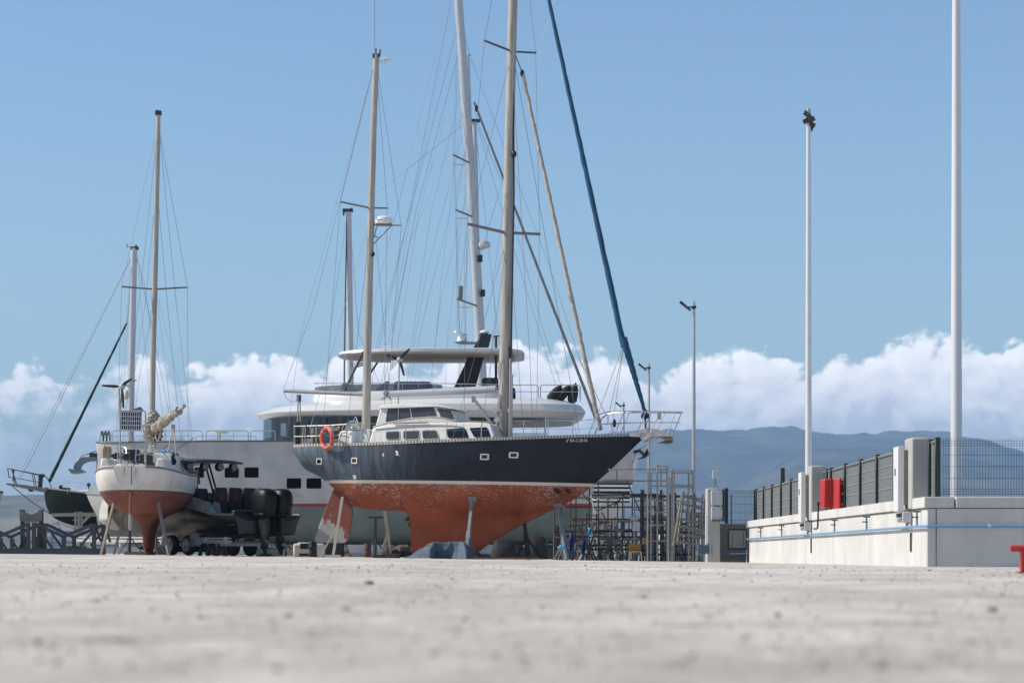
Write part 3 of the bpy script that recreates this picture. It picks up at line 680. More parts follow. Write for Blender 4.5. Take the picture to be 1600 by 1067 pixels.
# booms
bm_ = spar(KF, [(606,615.5),(690,612),(775,608)], [.105,.115,.12], 'main_boom', m_mast_white, ketch, 14)
mb = MB(); mb.tube([KF.at(603,618,0), KF.at(607,612,0)], .13, 10); mb.tube([KF.at(606,616,0), KF.at(611,625,0)], .02, 6); mb.build('boom_end', m_greybar, bm_)
mb = MB(); mb.tube([KF.at(738,620,.05), KF.at(769,663,.05)], .05, 8); mb.box(KF.at(740,624,.05), (.13,.1,.2)); mb.build('boom_vang', m_alu, bm_)
spar(KF, [(443.5,610.5),(500,613),(572,616)], [.06,.065,.07], 'mizzen_boom', m_alu, ketch, 10)
# mizzen sheet tackle and gallows
for a, b in (((466,618,.1),(464,692,.1)), ((468.5,618,.0),(470,692,.0))): strut(KF, a, b, .022, 'mizzen_sheet', m_rope, ketch)
mb = MB(); mb.box(KF.at(467,622,.05), (.14,.08,.22)); mb.build('sheet_block', m_darksteel, ketch)
mb = MB(); mb.box(KF.at(466,677,.1), (.16,.16,.75)); mb.build('stern_post', m_darksteel, ketch)
# stern rail
def rail(fr, pts, nm, parent, r=.016, mat=None):
    mb = MB(); mb.tube([fr.at(*p) for p in pts], r, 6); return mb.build(nm, mat or m_steel, parent)
for yy in (665.5, 681.5):
    rail(KF, [(459.5,yy+.5,.45),(480,yy,.9),(510,yy-.7,1.2),(541,yy-2.5,1.4)], 'stern_rail', ketch, .02, m_alu)
    rail(KF, [(459.5,yy+.5,.45),(461,yy,-.2),(478,yy-.5,-.9),(505,yy-1,-1.2)], 'stern_rail', ketch, .018, m_alu)
for x, o in ((460,.45),(477,.9),(494,1.1),(541,1.4),(466,-.5),(500,-1.2)):
    rail(KF, [(x,663.5,o),(x,696,o)], 'rail_post', ketch, .016, m_alu)
for a, b in (((537,664,1.35),(527.5,694,1.4)), ((565,664,1.5),(563,692,1.5)), ((569,664,1.5),(577,691,1.55)), ((474,667,.8),(472,694,.85)), ((484,667,-.9),(488,692,-.9))): rail(KF, [a, b], 'rail_brace', ketch, .014, m_alu)
sx_ = [(541,663),(634,660),(698,659),(752,658.5),(818,657),(852.5,656),(895,657),(931,655)]
bo = lambda x: interp([s[0] for s in [(458,.55),(515,1.3),(595,1.7),(705,1.85),(785,1.72),(832,1.52),(880,1.2),(930,.78),(1009,.03)]], [.55,1.3,1.7,1.85,1.72,1.52,1.2,.78,.03], x)-.06
for x, y in sx_[1:-1]: rail(KF, [(x,y,bo(x)),(x,687-(x-600)*.02,bo(x))], 'stanchion', ketch, .014)
for dy in (0, 13.5): rail(KF, [(x,y+dy,bo(x)) for x, y in sx_], 'lifeline', ketch, .005, m_wire)
for dy in (0, 13): rail(KF, [(x,y+dy+.5,-bo(x)) for x, y in sx_], 'lifeline', ketch, .005, m_wire)
for x, y in sx_[1:-1:2]: rail(KF, [(x+4,y,-bo(x)),(x+4,686-(x-600)*.02,-bo(x))], 'stanchion', ketch, .012)
# clutter aft
mb = MB(); mb.tube([KF.at(492.5,695,.6), KF.at(492.5,690,.6), KF.at(492,668,.6)], [.12,.135,.12], 10); mb.build('rolled_awning', M('olive_canvas', (.20,.19,.14,1), .95, var=.3), ketch)
mb = MB(); mb.tube([KF.at(530,690,1.0), KF.at(532,668,1.0)], .07, 8); mb.build('rolled_canvas', M('dark_olive_canvas', (.09,.085,.07,1), .95, var=.3), ketch)
mb = MB(); mb.box(KF.at(484,690,.5), (.2,.2,.2)); mb.build('stern_locker', m_white_old, ketch)
mb = MB(); 
for k in range(6):
    c0 = KF.at(522+k*1.2, 668+k*.7, .9); mb.tube([c0+Vector((.16*math.cos(a), .16*math.sin(a), .03*math.sin(3*a+k))) for a in [2*math.pi*i/14 for i in range(15)]], .022, 5, cap=False)
mb.build('rope_coil', m_rope, ketch)
mb = MB(); mb.box(KF.at(531,660,.4), (.09,.09,.42)); mb.build('teak_post', M('brown_post', (.12,.08,.05,1), .8), ketch)
mb = MB(); mb.box(KF.at(508,680,-.4), (.5,.35,.55)); mb.build('stern_cover', M('grey_blue_cover', (.22,.23,.27,1), .9), ketch)
# bow pulpit
hb_ = lambda x: max(.06, interp([905,930,972,1009,1060], [.95,.75,.45,.32,.30], x))
for sgn in (1, -1):
    dx = 0 if sgn > 0 else 9
    o = lambda x: sgn*hb_(x)
    rail(KF, [(q[0]+dx, q[1]+(1.5 if sgn < 0 else 0), o(q[0])) for q in ((919,680),(924,668),(931,653),(938,646.5),(950,643.5),(985,642.6),(1030,643),(1058,643.6))], 'pulpit_rail', ketch, .021)
    rail(KF, [(q[0]+dx, q[1], o(q[0])) for q in ((936,662.5),(980,660.5),(1020,660),(1052,660.2))], 'pulpit_rail', ketch, .018)
    for a, b in (((975,643,0),(960,679,0)), ((1009,643,0),(994,679,0)), ((1031,643.5,0),(1015,678,0)), ((1056,644,0),(1043,678,0))):
        rail(KF, [(a[0]+dx, a[1], o(a[0])), (b[0]+dx, b[1], o(b[0]))], 'pulpit_leg', ketch, .017)
for yy, xx in ((643.6,1058),(660.2,1052)):
    rail(KF, [(xx, yy, .30), (xx+6, yy+.2, .2), (xx+8, yy+.4, 0), (xx+8, yy+.6, -.2), (xx+9, yy+.8, -.30)], 'pulpit_rail', ketch, .02)
plat = [(980,677.5),(1000,676.5),(1040,677.5),(1051,679),(1051,681.5),(1000,682.5),(984,682)]
side_solid(KF, plat, .30, .30).build('bow_platform', m_alu, ketch, bevel=.01)
mb = MB(); mb.bridge([KF.at(x, y, .06) for x, y in ((1000,682),(1008,682),(1018,679),(1040,675),(1030,671),(1010,668),(1000,672),(994,677))], [KF.at(x, y, -.06) for x, y in ((1000,682),(1008,682),(1018,679),(1040,675),(1030,671),(1010,668),(1000,672),(994,677))]); mb.build('anchor_roller', m_alu, ketch)
mb = MB(); mb.prism([KF.at(x, y, .33) for x, y in ((999,682),(1017,682),(1004,690))], -KF.n*.66); mb.build('bow_plate', m_alu, ketch)
for s_ in (.1, -.1): rail(KF, [(990,708,s_*.3),(1031,683,s_*2)], 'platform_strut', ketch, .02)
rail(KF, [(1031,683,0),(1024,680,0)], 'platform_strut', ketch, .02)
mb = MB(); an = [(1024,679),(1035,680),(1048,679),(1052,686),(1051,691),(1044,694),(1027,692),(1040,688)]
mb.bridge([KF.at(x, y, .05) for x, y in an], [KF.at(x, y, -.05) for x, y in an]); mb.prism([KF.at(1028,692.5,.18), KF.at(1050,692,.2), KF.at(1052,687,.03), KF.at(1040,688,.03)], -KF.n*.05); mb.prism([KF.at(1028,692.5,-.18), KF.at(1050,692,-.2), KF.at(1052,687,-.03), KF.at(1040,688,-.03)], KF.n*.05)
mb.build('plough_anchor', m_galv, ketch)
mb = MB(); mb.tube([KF.at(990,706,.1), KF.at(999,704,.1), KF.at(1004,708,.1), KF.at(1007,713,.1)], .05, 8); mb.prism([KF.at(x, y, .15) for x, y in ((994,717),(1003,713.5),(1012,708),(1010.5,701),(1011,712),(1004,716))], -KF.n*.2); mb.tube([KF.at(993,708,.1), KF.at(988,724,.1)], .012, 5); mb.build('second_anchor', m_darksteel, ketch)
mb = MB(); mb.box(KF.at(1030,650,.3), (.12,.12,.22)); mb.build('navigation_light', m_alu, ketch)
# furled headsails
def furl(fr, a, b, ra, rb, nm, mat, parent, wob=.012, n=46, seed=0):
    mb = MB(); p, q = Vector(fr.at(*a)), Vector(fr.at(*b)); pts = []; rs = []
    for i in range(n+1):
        u_ = i/n; c = p.lerp(q, u_); pts.append(c+Vector((wob*noise.noise(Vector((i*.9, seed, 0))), wob*noise.noise(Vector((i*.9, seed, 5))), 0)))
        rs.append((ra+(rb-ra)*u_)*(1+.22*noise.noise(Vector((i*.7, seed, 9)))))
    mb.tube(pts, rs, 8); return mb.build(nm, mat, parent, angle=80)
furl(KF, (838,-90,0), (975,543,0), .055, .10, 'furled_genoa', m_bluesail, ketch, .02, seed=1)
furl(KF, (974,528,0), (1007,641,0), .125, .055, 'furled_genoa_foot', m_bluesail, ketch, .02, 24, seed=2)
mb = MB(); c = KF.at(1008, 648, 0); mb.lathe([(.10,-.12),(.13,-.10),(.13,.02),(.07,.06),(.07,.16)], c, 12); mb.tube([c, KF.at(1009,672,0)], .03, 6); mb.build('furler_drum', m_navycloth, ketch)
furl(KF, (816,112,0), (938,672,0), .055, .075, 'furled_staysail', m_beigesail, ketch, .03, 60, seed=5)
strut(KF, (803,80,0), (816,114,0), .02, 'halyard', m_wire, ketch)
mb = MB(); mb.ball(KF.at(816,115,0), (.07,.07,.12)); mb.build('furler_swivel', m_black, ketch)
# standing and running rigging, each wire by itself
def wire(fr, pts, parent, nm='shroud', r=.0075, mat=None, sag=0):
    mb = MB(); mb.tube([fr.at(*p) for p in pts], r, 4); return mb.build(nm, mat or m_wire, parent, angle=0)
for pts in ([(804,-200,0),(757,64,1.6),(730,350,1.9),(724.5,686,1.7)], [(806,-200,0),(837,83,-1.6),(843,366,-1.9),(838,681,-1.5)],
            [(799,85,0),(735,345,1.8)], [(799,85,0),(828,560,-1.3),(833,681,-1.5)], [(793,366,0),(707,686,1.7)], [(793,366,0),(751,684,1.7)], [(796,366,0),(818,681,-1.4)],
            [(585,100,0),(532,315.5,1.4),(503,690,1.3)], [(588,100,0),(605,325.5,-1.4),(600,660,-1.2)], [(582,325,0),(478,692,.9)], [(582,325,0),(540,690,1.4)], [(583,325,0),(612,640,-1)]):
    wire(KF, pts, ketch)
wire(KF, [(584,102,0),(490,480,.3),(443.5,606,0)], ketch, 'topping_lift'); wire(KF, [(806,108,0),(905,676,-.4)], ketch, 'inner_stay'); wire(KF, [(584,104,0),(470,520,.6),(447,690,.2)], ketch, 'backstay', .005)
wire(KF, [(791,300,.15),(770,440,.5),(774,500,.4),(770,520,.3),(765,606,.2)], ketch, 'flag_halyard', .006); wire(KF, [(590,110,0),(627,353,-.2),(607,612,0)], ketch, 'running_backstay', .006)
for a, b in (((972,545,.1),(931,655,.6)), ((974,545,-.1),(948,664,-.5)), ((905,560,.2),(960,676,.4)), ((974,545,.0),(955,676,.5))): wire(KF, [a, b], ketch, 'jib_sheet', .012, m_rope)
wire(KF, [(843,366,-1.9),(840,560,-1.5),(838,681,-1.5)], ketch, 'burgee_halyard', .005)
mb = MB(); mb.ball(KF.at(960,661,.6), (.06,.06,.14)); mb.build('fender_block', m_black, ketch)
wire(KF, [(443.5,612,0),(447,622,0),(455,628,0),(462,627,0),(466,618,.1)], ketch, 'slack_line', .01, m_rope)
# wind generator
def wind_gen(hub, foot, blades, parent, s=1.0, face=Vector((0,-1,0))):
    mb = MB(); mb.tube([foot, hub+Vector((0,.12*s,0))], .025*s, 8); mb.build('generator_pole', m_alu, parent)
    mb = MB(); mb.ball(hub+Vector((0,.12*s,0)), (.10*s,.24*s,.10*s)); mb.prism([hub+Vector((-.0,.3*s,.0)), hub+Vector((-.3*s,.55*s,.02)), hub+Vector((-.36*s,.6*s,-.3*s)), hub+Vector((-.3*s,.55*s,-.3*s))], Vector((.01,.01,0))); mb.build('generator_body', m_mast_white, parent)
    for tip in blades:
        d = (tip-hub); w_ = d.cross(Vector((0,1,0))).normalized(); L_ = d.length
        mb = MB(); rows = []
        for k in range(7):
            u_ = k/6; ww = (.028+.05*math.sin(min(1, u_*2.2)*1.57)*(1-u_*.85))*s; c = hub+d*(.08+.92*u_)
            tw = .03*s*(1-u_)
            rows.append([c-w_*ww*.6+Vector((0,tw,0)), c+Vector((0,-.008,0)), c+w_*ww-Vector((0,tw,0)), c+Vector((0,.008,0))])
        mb.rows(rows, close=True); mb.build('blade', m_black, parent, angle=70)
kg = KF.at(624, 562, -.9)
wind_gen(kg, KF.at(621, 662, -.9), [KF.at(604,553,-.9), KF.at(640.5,545,-.9), KF.at(631,587,-.9)], ketch)
# lifebuoy hung on the stern rail
c = KF.at(511, 684.5, 1.42); lb = thing('lifebuoy', 'orange ring lifebuoy hung on the stern rail of the navy ketch', 'lifebuoy', c+Vector((0,0,-.36)))
u1 = Vector((math.cos(R(-38)), math.sin(R(-38)), 0)); u1 = Vector((.60, -.80, 0)).normalized()*1.0
mb = MB(); ring = [c+.315*(math.cos(a)*u1+math.sin(a)*Vector((0,0,1.03))) for a in [2*math.pi*i/40 for i in range(41)]]
mb.tube(ring, .072, 12, cap=False); mb.build('ring', m_orange, lb, angle=80)
mb = MB(); mb.tube([c+.395*(math.cos(a)*u1+math.sin(a)*Vector((0,0,1.03)))+.012*Vector((math.sin(9*a),0,math.cos(9*a))) for a in [2*math.pi*i/40 for i in range(41)]], .009, 5, cap=False); mb.build('grab_line', m_rope, lb)
for k in range(4):
    a = math.pi*(k/2+.25); q = c+.315*(math.cos(a)*u1+math.sin(a)*Vector((0,0,1.03))); tg = (-math.sin(a)*u1+math.cos(a)*Vector((0,0,1)))
    MB().tube([q-tg*.025, q+tg*.025], .0745, 12).build('reflective_band', M('silver_band', (.42,.40,.38,1), .5), lb)
# ------------------------------------------------------------------ props and stands
def gz(p): return Vector((p.x, p.y, G(p.x, p.y)))
def prop(nm, label, cat, top, feet, w_, mat, pad=None, group=None, knee=None):
    """a shore leaning against a hull; feet: one or more points on the ground"""
    base = gz(sum((Vector(f) for f in feet), Vector())/len(feet)); o = thing(nm, label, cat, base, group)
    top = Vector(top); f0 = gz(feet[0])
    if knee is not None:
        MB().beam(top, knee, w_, w_).build('post', mat, o)
        for f in feet: MB().beam(knee, gz(f), w_*.9, w_*.9).build('leg', mat, o)
    else:
        MB().beam(top, f0, w_, w_).build('post', mat, o)
        for f in feet[1:]: MB().beam(top.lerp(f0, .45), gz(f), w_*.6, w_*.6).build('brace', mat, o)
    if pad:
        mb = MB(); mb.box(top, pad); mb.build('pad', m_wood if pad[2] < .08 else mat, o, bevel=.01)
    return o
def kpt(x, y, o): return KF.at(x, y, o)
m_pale = M('pale_timber', (.60,.52,.42,1), .8, var=.15, scale=4, stretch=(1,1,.3))
prop('timber_prop', 'pale timber prop with crossed brace leaning on the ketch rudder', 'prop', kpt(535,776,.7), [kpt(520,868,1.0), kpt(500,864,1.0)], .085, m_pale)
mb = MB(); mb.box(gz(kpt(520,870,1.0))+Vector((0,0,.04)), (.5,.35,.09)); tag(mb.build('timber_block', m_cream), 'short pale timber block under the foot of the rudder prop', 'block')
prop('timber_prop', 'forked timber prop under the flat stern counter of the ketch', 'prop', kpt(601,798,.3), [kpt(595,866,.4), kpt(611,866,.2)], .10, m_wood, knee=kpt(606,833,.3))
mb = MB(); mb.box(gz(kpt(600,870,.5))+Vector((0,0,.05)), (.75,.3,.1), .1); mb.box(gz(kpt(612,870,.3))+Vector((0,0,.07)), (.5,.3,.14), -.2); tag(mb.build('timber_sleeper', M('dark_sleeper', (.07,.055,.045,1), .9, var=.3)), 'dark timber sleepers lying under the forked prop', 'sleeper')
def jack(nm, label, top, base, mat, w_=.09, pad=(.28,.22,.12), spread=.34, group=None, tripod=.45):
    b = gz(base); o = thing(nm, label, 'boat stand', b, group); top = Vector(top); mid = top.lerp(b+Vector((0,0,.05)), tripod)
    MB().beam(top, mid, w_, w_).build('post', mat, o)
    MB().beam(mid, b+Vector((0,0,.02)), w_*1.35, w_*1.35).build('sleeve', mat, o)
    for k in range(3):
        a = 2*math.pi*k/3+.5; MB().beam(mid.lerp(b, .1), b+Vector((spread*math.cos(a), spread*math.sin(a), .02)), w_*.5, w_*.5).build('leg', mat, o)
    mb = MB(); mb.box(top, pad); mb.build('pad', mat, o, bevel=.01); return o
m_greyst = M('grey_boat_stand', (.20,.21,.22,1), .7, .2, var=.3, scale=4, dirt=.5)
jack('boat_stand', 'grey steel boat stand against the red keel of the ketch beside the tarpaulin', kon(739,779.5,.07), kpt(729,870,1.7), m_greyst, .10, pad=(.26,.10,.17), tripod=.55)
jack('boat_stand', 'dark steel boat stand behind the forward slope of the ketch keel', kpt(818,803,-.4), kpt(826,870,-1.0), m_darksteel, .1, spread=.5)
jack('boat_stand', 'grey steel boat stand beneath the bow of the ketch next to the scaffolding', kpt(871,789,.8), kpt(886,872,1.2), m_greyst, .09)
# tarpaulin crumpled at the keel
mb = MB(); cols_ = [630,640,650,661,672,678,683,690,702,713,720,724,729,734,739,745]
crest = [871.5,868,861,853.5,846,843,842.5,843.5,844.3,844.5,844,843.5,847,856,866,872.5]
out_ = [(.0,.1,.2,.25),(0,.12,.25,.35),(0,.15,.35,.50),(0,.22,.45,.62),(0,.34,.62,.80),(0,.26,.42,.50),(.02,.10,.08,.02),(.05,.08,.05,.02),(.07,.10,.10,.12),(.05,.09,.12,.16),(.06,.20,.34,.48),(.10,.42,.70,.86),(.08,.52,.84,1.0),(.05,.42,.74,.92),(.02,.2,.4,.55),(0,.08,.15,.2)]
rows = []
for r_ in range(6):
    row = []
    for i, (px, py, q) in enumerate(zip(cols_, crest, out_)):
        dy = (-.55, -.12)[r_] if r_ < 2 else q[r_-2]; y = 80.9-dy; x = P(px, 870, 80.9).x; z1 = P(px, py, 80.9).z; g_ = G(x, y)+.012
        fz = (0, .75, 1, .70, .36, .0)[r_]; row.append((x+(.03*math.sin(i*2.3+r_*1.7) if r_ > 2 else 0), y, g_+max(0, (z1-g_))*fz))
    rows.append(row)
mb.rows(rows); o = mb.build('tarpaulin', m_tarp, angle=60); tag(o, 'crumpled blue grey tarpaulin heaped against the keel of the navy ketch', 'tarpaulin')
sb = o.modifiers.new('soft', 'SUBSURF'); sb.levels = 4; sb.render_levels = 4
tx = bpy.data.textures.new('creases', 'MUSGRAVE'); tx.musgrave_type = 'RIDGED_MULTIFRACTAL'; tx.noise_scale = .45; dm = o.modifiers.new('creases', 'DISPLACE'); dm.texture = tx; dm.strength = .035; dm.mid_level = .5
mb = MB(); random.seed(5)
for k in range(5):
    p0 = P(742+k*3, 872, 80.0+k*.12); p1 = P(848-k*5, 872, 80.3+k*.12); z0 = G(p0.x, 80)+.03+.03*(k % 2); p0.z = z0; p1.z = G(p1.x, 80)+.035+.03*(k % 2)
    o = MB().beam(p0, p1, .14, .035).build('plank', m_rust); tag(o, 'long weathered brown plank lying in the low pile by the tarpaulin', 'plank', 'planks lying before the keel')
# ------------------------------------------------------------------ big white motor catamaran behind
NF = Fr(560, 109.4, 0); CF = Fr(560, 113.6, 0)
def gobj(fr, px, nm, label, cat, group=None):
    p = fr.at(px, 868, 0); return thing(nm, label, cat, Vector((p.x, p.y, G(p.x, p.y))), group)
cat = gobj(CF, 560, 'motor_catamaran', 'huge white two decked motor catamaran with black portholes standing behind the ketch', 'motor yacht'); CO = W[cat]
def px_stations(fr, L):
    out = []
    for (sx, sy, b, bx, by, cy, bk, p, q) in L:
        a = fr.loc(fr.at(sx, sy, b)); c = fr.loc(fr.at(bx, by, 0)); d = fr.loc(fr.at(bx, cy, 0)); out.append((a.x, a.z, b, c.x, c.z, d.z, bk, p, q))
    return out
cst = px_stations(NF, [(150,690,.06,151,812,812,0,2,1.3),(156,690,.30,158,838,838,0,2.6,1.5),(190,690,.75,190,846,846,0,3,1.8),(260,689,1.15,260,848,848,.05,3.4,2.2),(405,688,1.4,405,849,849,.05,3.6,2.4),(600,689,1.5,600,849,849,.05,3.6,2.4),(800,693,1.5,800,849,849,.05,3.4,2.4),(905,697,1.45,905,845,845,.05,3.4,2.4),(924,698,1.42,922,830,830,.05,3.6,2.4),(930,698,1.4,930,760,760,.4,5,3),(972,699,1.3,972,757,757,.4,5,3),(988,700,1.2,988,757,757,.4,5,3)])
a_, b_ = NF.at(200,786.5,1.3), NF.at(900,786.5,1.3); c_, d_ = NF.at(200,791.5,1.3), NF.at(900,791.5,1.3)
m_cat = paint_hull('white_catamaran_paint', a_, b_, c_, d_, (.43,.415,.41,1), (.26,.016,.027,1), (.135,.17,.155,1), NF, CO, rough=.3)
def both_hulls(nm, stn, mat):
    mb, rows = hull_mesh(stn, NF.wd, 60, nb=18, nk=3); h = mb.build(nm, mat, cat, angle=45)
    off = 2*(CF.p0.y-NF.p0.y)
    mb, r2 = hull_mesh(stn, lambda x, o, z: NF.wd(x, o, z)+Vector((0, off, 0)), 60, nb=12, nk=3); mb.build(nm, mat, cat, angle=45)
    return h, rows
chull, crow = both_hulls('hull', cst, m_cat); CB = hits(chull)
con = lambda x, y, o=.01: on(CB, x, y, o, NF.n)
mb = MB(); x0 = CF.at(200, 700, 0).x; x1 = CF.at(975, 700, 0).x; mb.box(((x0+x1)/2, CF.p0.y, 4.65), (x1-x0, 7.2, .5)); mb.build('bridge_deck', m_white, cat)
mb = MB(); mb.tube([crow[i][0]+Vector((0,-.02,-.02)) for i in range(len(crow))], .035, 6); mb.build('rub_rail', M('dark_rub_rail', (.06,.06,.07,1), .5), cat)
m_port = M('black_porthole_glass', (.004,.004,.005,1), .5); m_port.node_tree.nodes['Principled BSDF'].inputs['Specular IOR Level'].default_value = .08
for x0, y0, x1, y1 in ((304,730,318.5,746),(351,730.5,373,746),(382,730,404,746),(448,747,470.5,763),(479,747,502,763)):
    q = rr([(x0,y0),(x1,y0),(x1,y1),(x0,y1)], 2); MB().bridge([con(a, b, .012) for a, b in q], [con(a, b, -.05) for a, b in q]).build('porthole', m_port, cat)
# lifted swim platform steps
for y in (757, 763.5, 771, 779):
    mb = MB(); mb.bridge([NF.at(x, yy, 1.3) for x, yy in ((920,y),(988,y+.3),(988,y+3.4),(920,y+3.2))], [NF.at(x, yy, -1.3) for x, yy in ((920,y),(988,y+.3),(988,y+3.4),(920,y+3.2))]); mb.build('stern_step', m_white, cat)
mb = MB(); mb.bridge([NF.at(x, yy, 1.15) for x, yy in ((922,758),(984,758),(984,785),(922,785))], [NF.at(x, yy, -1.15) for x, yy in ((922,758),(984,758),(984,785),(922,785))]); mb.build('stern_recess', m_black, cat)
def plan_loft(fr, layers, nose=7.0, n=22, aft_r=1.2, drop=None):
    """stacked outlines seen from above: (row, nose column, half width, aft column); nose rounded like a bow window"""
    mb = MB(); rows = []
    for (py, pn, hw, pa) in layers:
        z = fr.at(pn, py, hw).z if drop is None else fr.at(pn, py, drop).z; xn = fr.loc(fr.at(pn, py, hw*.25)).x; xa = fr.loc(fr.at(pa, py, hw)).x; ring = []
        for s_ in (1, -1):
            half = []
            for k in range(n+1):
                g = math.pi/2*k/n; half.append((xn+nose*(1-math.cos(g)**.8 if False else 1-math.cos(g)), hw*math.sin(g)**.62))
            for k in range(7):
                g = math.pi/2*k/6; half.append((xa-aft_r+aft_r*math.sin(g), hw-aft_r*.8+aft_r*.8*math.cos(g)))
            ring += [(x, s_*o) for x, o in (half if s_ > 0 else half[::-1])]
        rows.append([fr.wd(x, o, z) for x, o in ring])
    mb.rows(rows, close=True); m_ = len(rows[0])
    mb.add(rows[0], [tuple(range(m_))]); mb.add(rows[-1], [tuple(range(m_))]); return mb
m_catw = M('catamaran_gelcoat', (.62,.61,.59,1), .3, var=.03)
plan_loft(CF, [(691,406,4.5,800),(685.5,406,4.5,800)]).build('saloon_sill', m_white, cat)
plan_loft(CF, [(686,409,4.42,797),(650,410,4.40,797)], nose=6).build('saloon_glazing', M('saloon_glass', (.012,.015,.022,1), .05), cat, angle=40)
for x in (455, 500, 560, 640, 720, 770): side_panel(CF, [(x,651),(x+1.6,651),(x+1.6,685),(x,685)], 4.44, .04).build('mullion', m_darksteel, cat)
m_pale_g = M('painted_sky_glass', (.30,.40,.44,1), .1)  # sky reflected in and seen through the glazing, painted as pale panes
for q in ([(413,655),(424,655),(424,683),(413,683)], [(438.5,661.5),(447,661),(447,681),(438.5,681)]):
    side_panel(CF, q, 4.46 if q[0][0] > 430 else 4.3, .03).build('pane', m_pale_g, cat)
plan_loft(CF, [(651.5,409,4.55,900),(641,399,4.90,917),(639.5,399,4.91,917.5),(630.5,424,4.86,910),(628.5,440,4.7,906),(624,470,4.3,892),(622,486,4.15,884)], nose=9, aft_r=2.4).build('upper_deck', m_catw, cat, angle=14)
plan_loft(CF, [(624,488,4.0,798),(616,488,3.95,800),(610,490,3.85,797),(609,492,3.7,795)], nose=6).build('flybridge_coaming', m_catw, cat, angle=30)
t = NT('tinted_windscreen'); t.base((.10,.11,.15,1)); t.b.inputs['Roughness'].default_value = .08; t.b.inputs['Alpha'].default_value = .72
plan_loft(CF, [(611,492,3.72,690),(599.5,490.5,3.7,690)], nose=5).build('windscreen', t.m, cat, angle=40)
plan_loft(CF, [(549.5,533,3.2,814),(548.5,527,3.3,820),(544.2,530,3.3,817),(543.3,540,3.2,811)], nose=4, aft_r=1.6).build('hardtop', m_catw, cat, angle=16)
plan_loft(CF, [(550.4,540,2.95,806),(549.2,540,2.95,806)], nose=3, drop=3.2).build('hardtop_underside', M('painted_bounce_beige', (.62,.56,.47,1), .6), cat, angle=30)  # underside sheet coloured with the beige light bounced up from the ground
# raked mast, radar, domes
ar = [(706,612),(741,612),(757,556),(764,541),(768.5,522),(748,521.5),(749,527),(733,555)]
mb = MB(); mb.bridge([CF.at(x, y, .35) for x, y in ar], [CF.at(x, y, -.35) for x, y in ar]); mb.build('raked_mast', M('matt_black_mast', (.014,.016,.02,1), .45), cat, bevel=.04)
mb = MB(); mb.bridge([CF.at(x, y, .4) for x, y in ((708,535),(715,533.5),(745,534),(745,538),(722,538.5))], [CF.at(x, y, -.4) for x, y in ((708,535),(715,533.5),(745,534),(745,538),(722,538.5))]); mb.build('radar_shelf', m_greybar, cat, bevel=.01)
c = CF.at(722, 533.6, 0); mb = MB(); mb.lathe([(.22,0),(.22,.15),(.17,.24),(.08,.28),(.08,.34)], c, 16); mb.build('radar_pedestal', m_white, cat)
mb = MB(); mb.beam(CF.at(711,518.5,.25), CF.at(729,523.5,-.25), .14, .09); mb.build('radar_scanner', m_white, cat, bevel=.02)
c = CF.at(757, 521.5, 0); mb = MB(); mb.lathe([(.16,0),(.22,.05),(.2,.12),(.1,.17),(0,.18)], c, 16); mb.build('satellite_dome', m_white, cat)
mb = MB(); mb.tube([CF.at(775,605,1.5), CF.at(775,524,1.5)], .06, 8); mb.beam(CF.at(770,526,1.5), CF.at(781,525,1.5), .05, .05); mb.build('light_pole', m_darksteel, cat)
for a, b, nm in (((568,549,3),(538,611,3),'hardtop_strut'),((601,549,-3),(560,611,-3),'hardtop_strut')): strut(CF, a, b, .05, nm, m_darksteel, cat, 8)
for q, o, nm, mt in (([(615,611.5),(615,598),(619,596),(671,596),(675,600),(675,611.5)], 2.6, 'helm_console', M('navy_grey_cover', (.045,.05,.07,1), .7)), ([(752,612),(753,592),(757,590),(778,590),(780,612)], 2.2, 'deck_box', m_black), ([(582,612),(603,596),(608,595),(608,612)], 2.0, 'sun_lounger', M('grey_cushion', (.17,.165,.17,1), .9)), ([(532,612),(534,599),(539,596),(545,600),(564,611)], 1.5, 'helm_seat', M('grey_cushion', (.2,.19,.2,1), .9)), ([(799,622),(799,606),(805,606),(806,622)], 2.4, 'aft_box', m_navycloth)):
    mb = MB(); mb.bridge([CF.at(x, y, o) for x, y in q], [CF.at(x, y, o-1.2) for x, y in q]); mb.build(nm, mt, cat, bevel=.05)
# rails
def hoop(fr, x0, x1, yt, yb, off, nm='guard_rail', r=.022, mids=()):
    mb = MB(); mb.tube([fr.at(*p) for p in ((x0,yb,off),(x0,yt+3,off),(x0+1.2,yt+.6,off),(x0+3,yt,off),(x1-3,yt,off),(x1-1.2,yt+.6,off),(x1,yt+3,off),(x1,yb,off))], r, 6)
    for ym in mids: mb.tube([fr.at(x0, ym, off), fr.at(x1, ym, off)], r*.8, 6)
    return mb.build(nm, m_steel, cat)
hoop(CF, 797, 841, 601.5, 621, 3.8, mids=(612,)); hoop(CF, 844.5, 906, 601.5, 623, 3.8, mids=(612,))
rail(CF, [(490,599,3.3),(560,598.8,3.7),(680,599,3.75),(797,601,3.8)], 'guard_rail', cat, .02); rail(CF, [(690,605,3.7),(797,606,3.8)], 'guard_rail', cat, .015)
for x in (520, 566, 629, 654, 680, 720, 750): rail(CF, [(x,611,3.7),(x,599,3.7)], 'rail_post', cat, .013)
for x0, x1 in ((157,173),(176,316),(322,388),(392,430)): hoop(NF, x0, x1, 673, 689, .9, mids=(681,) if x1 < 200 else ())
for x in (200, 232, 258, 284, 340, 365): rail(NF, [(x,673,.9),(x,689,.9)], 'rail_post', cat, .015)
for x0, x1 in ((160,205),(210,300),(306,400)): hoop(CF, x0, x1, 681, 691, -3, r=.018)
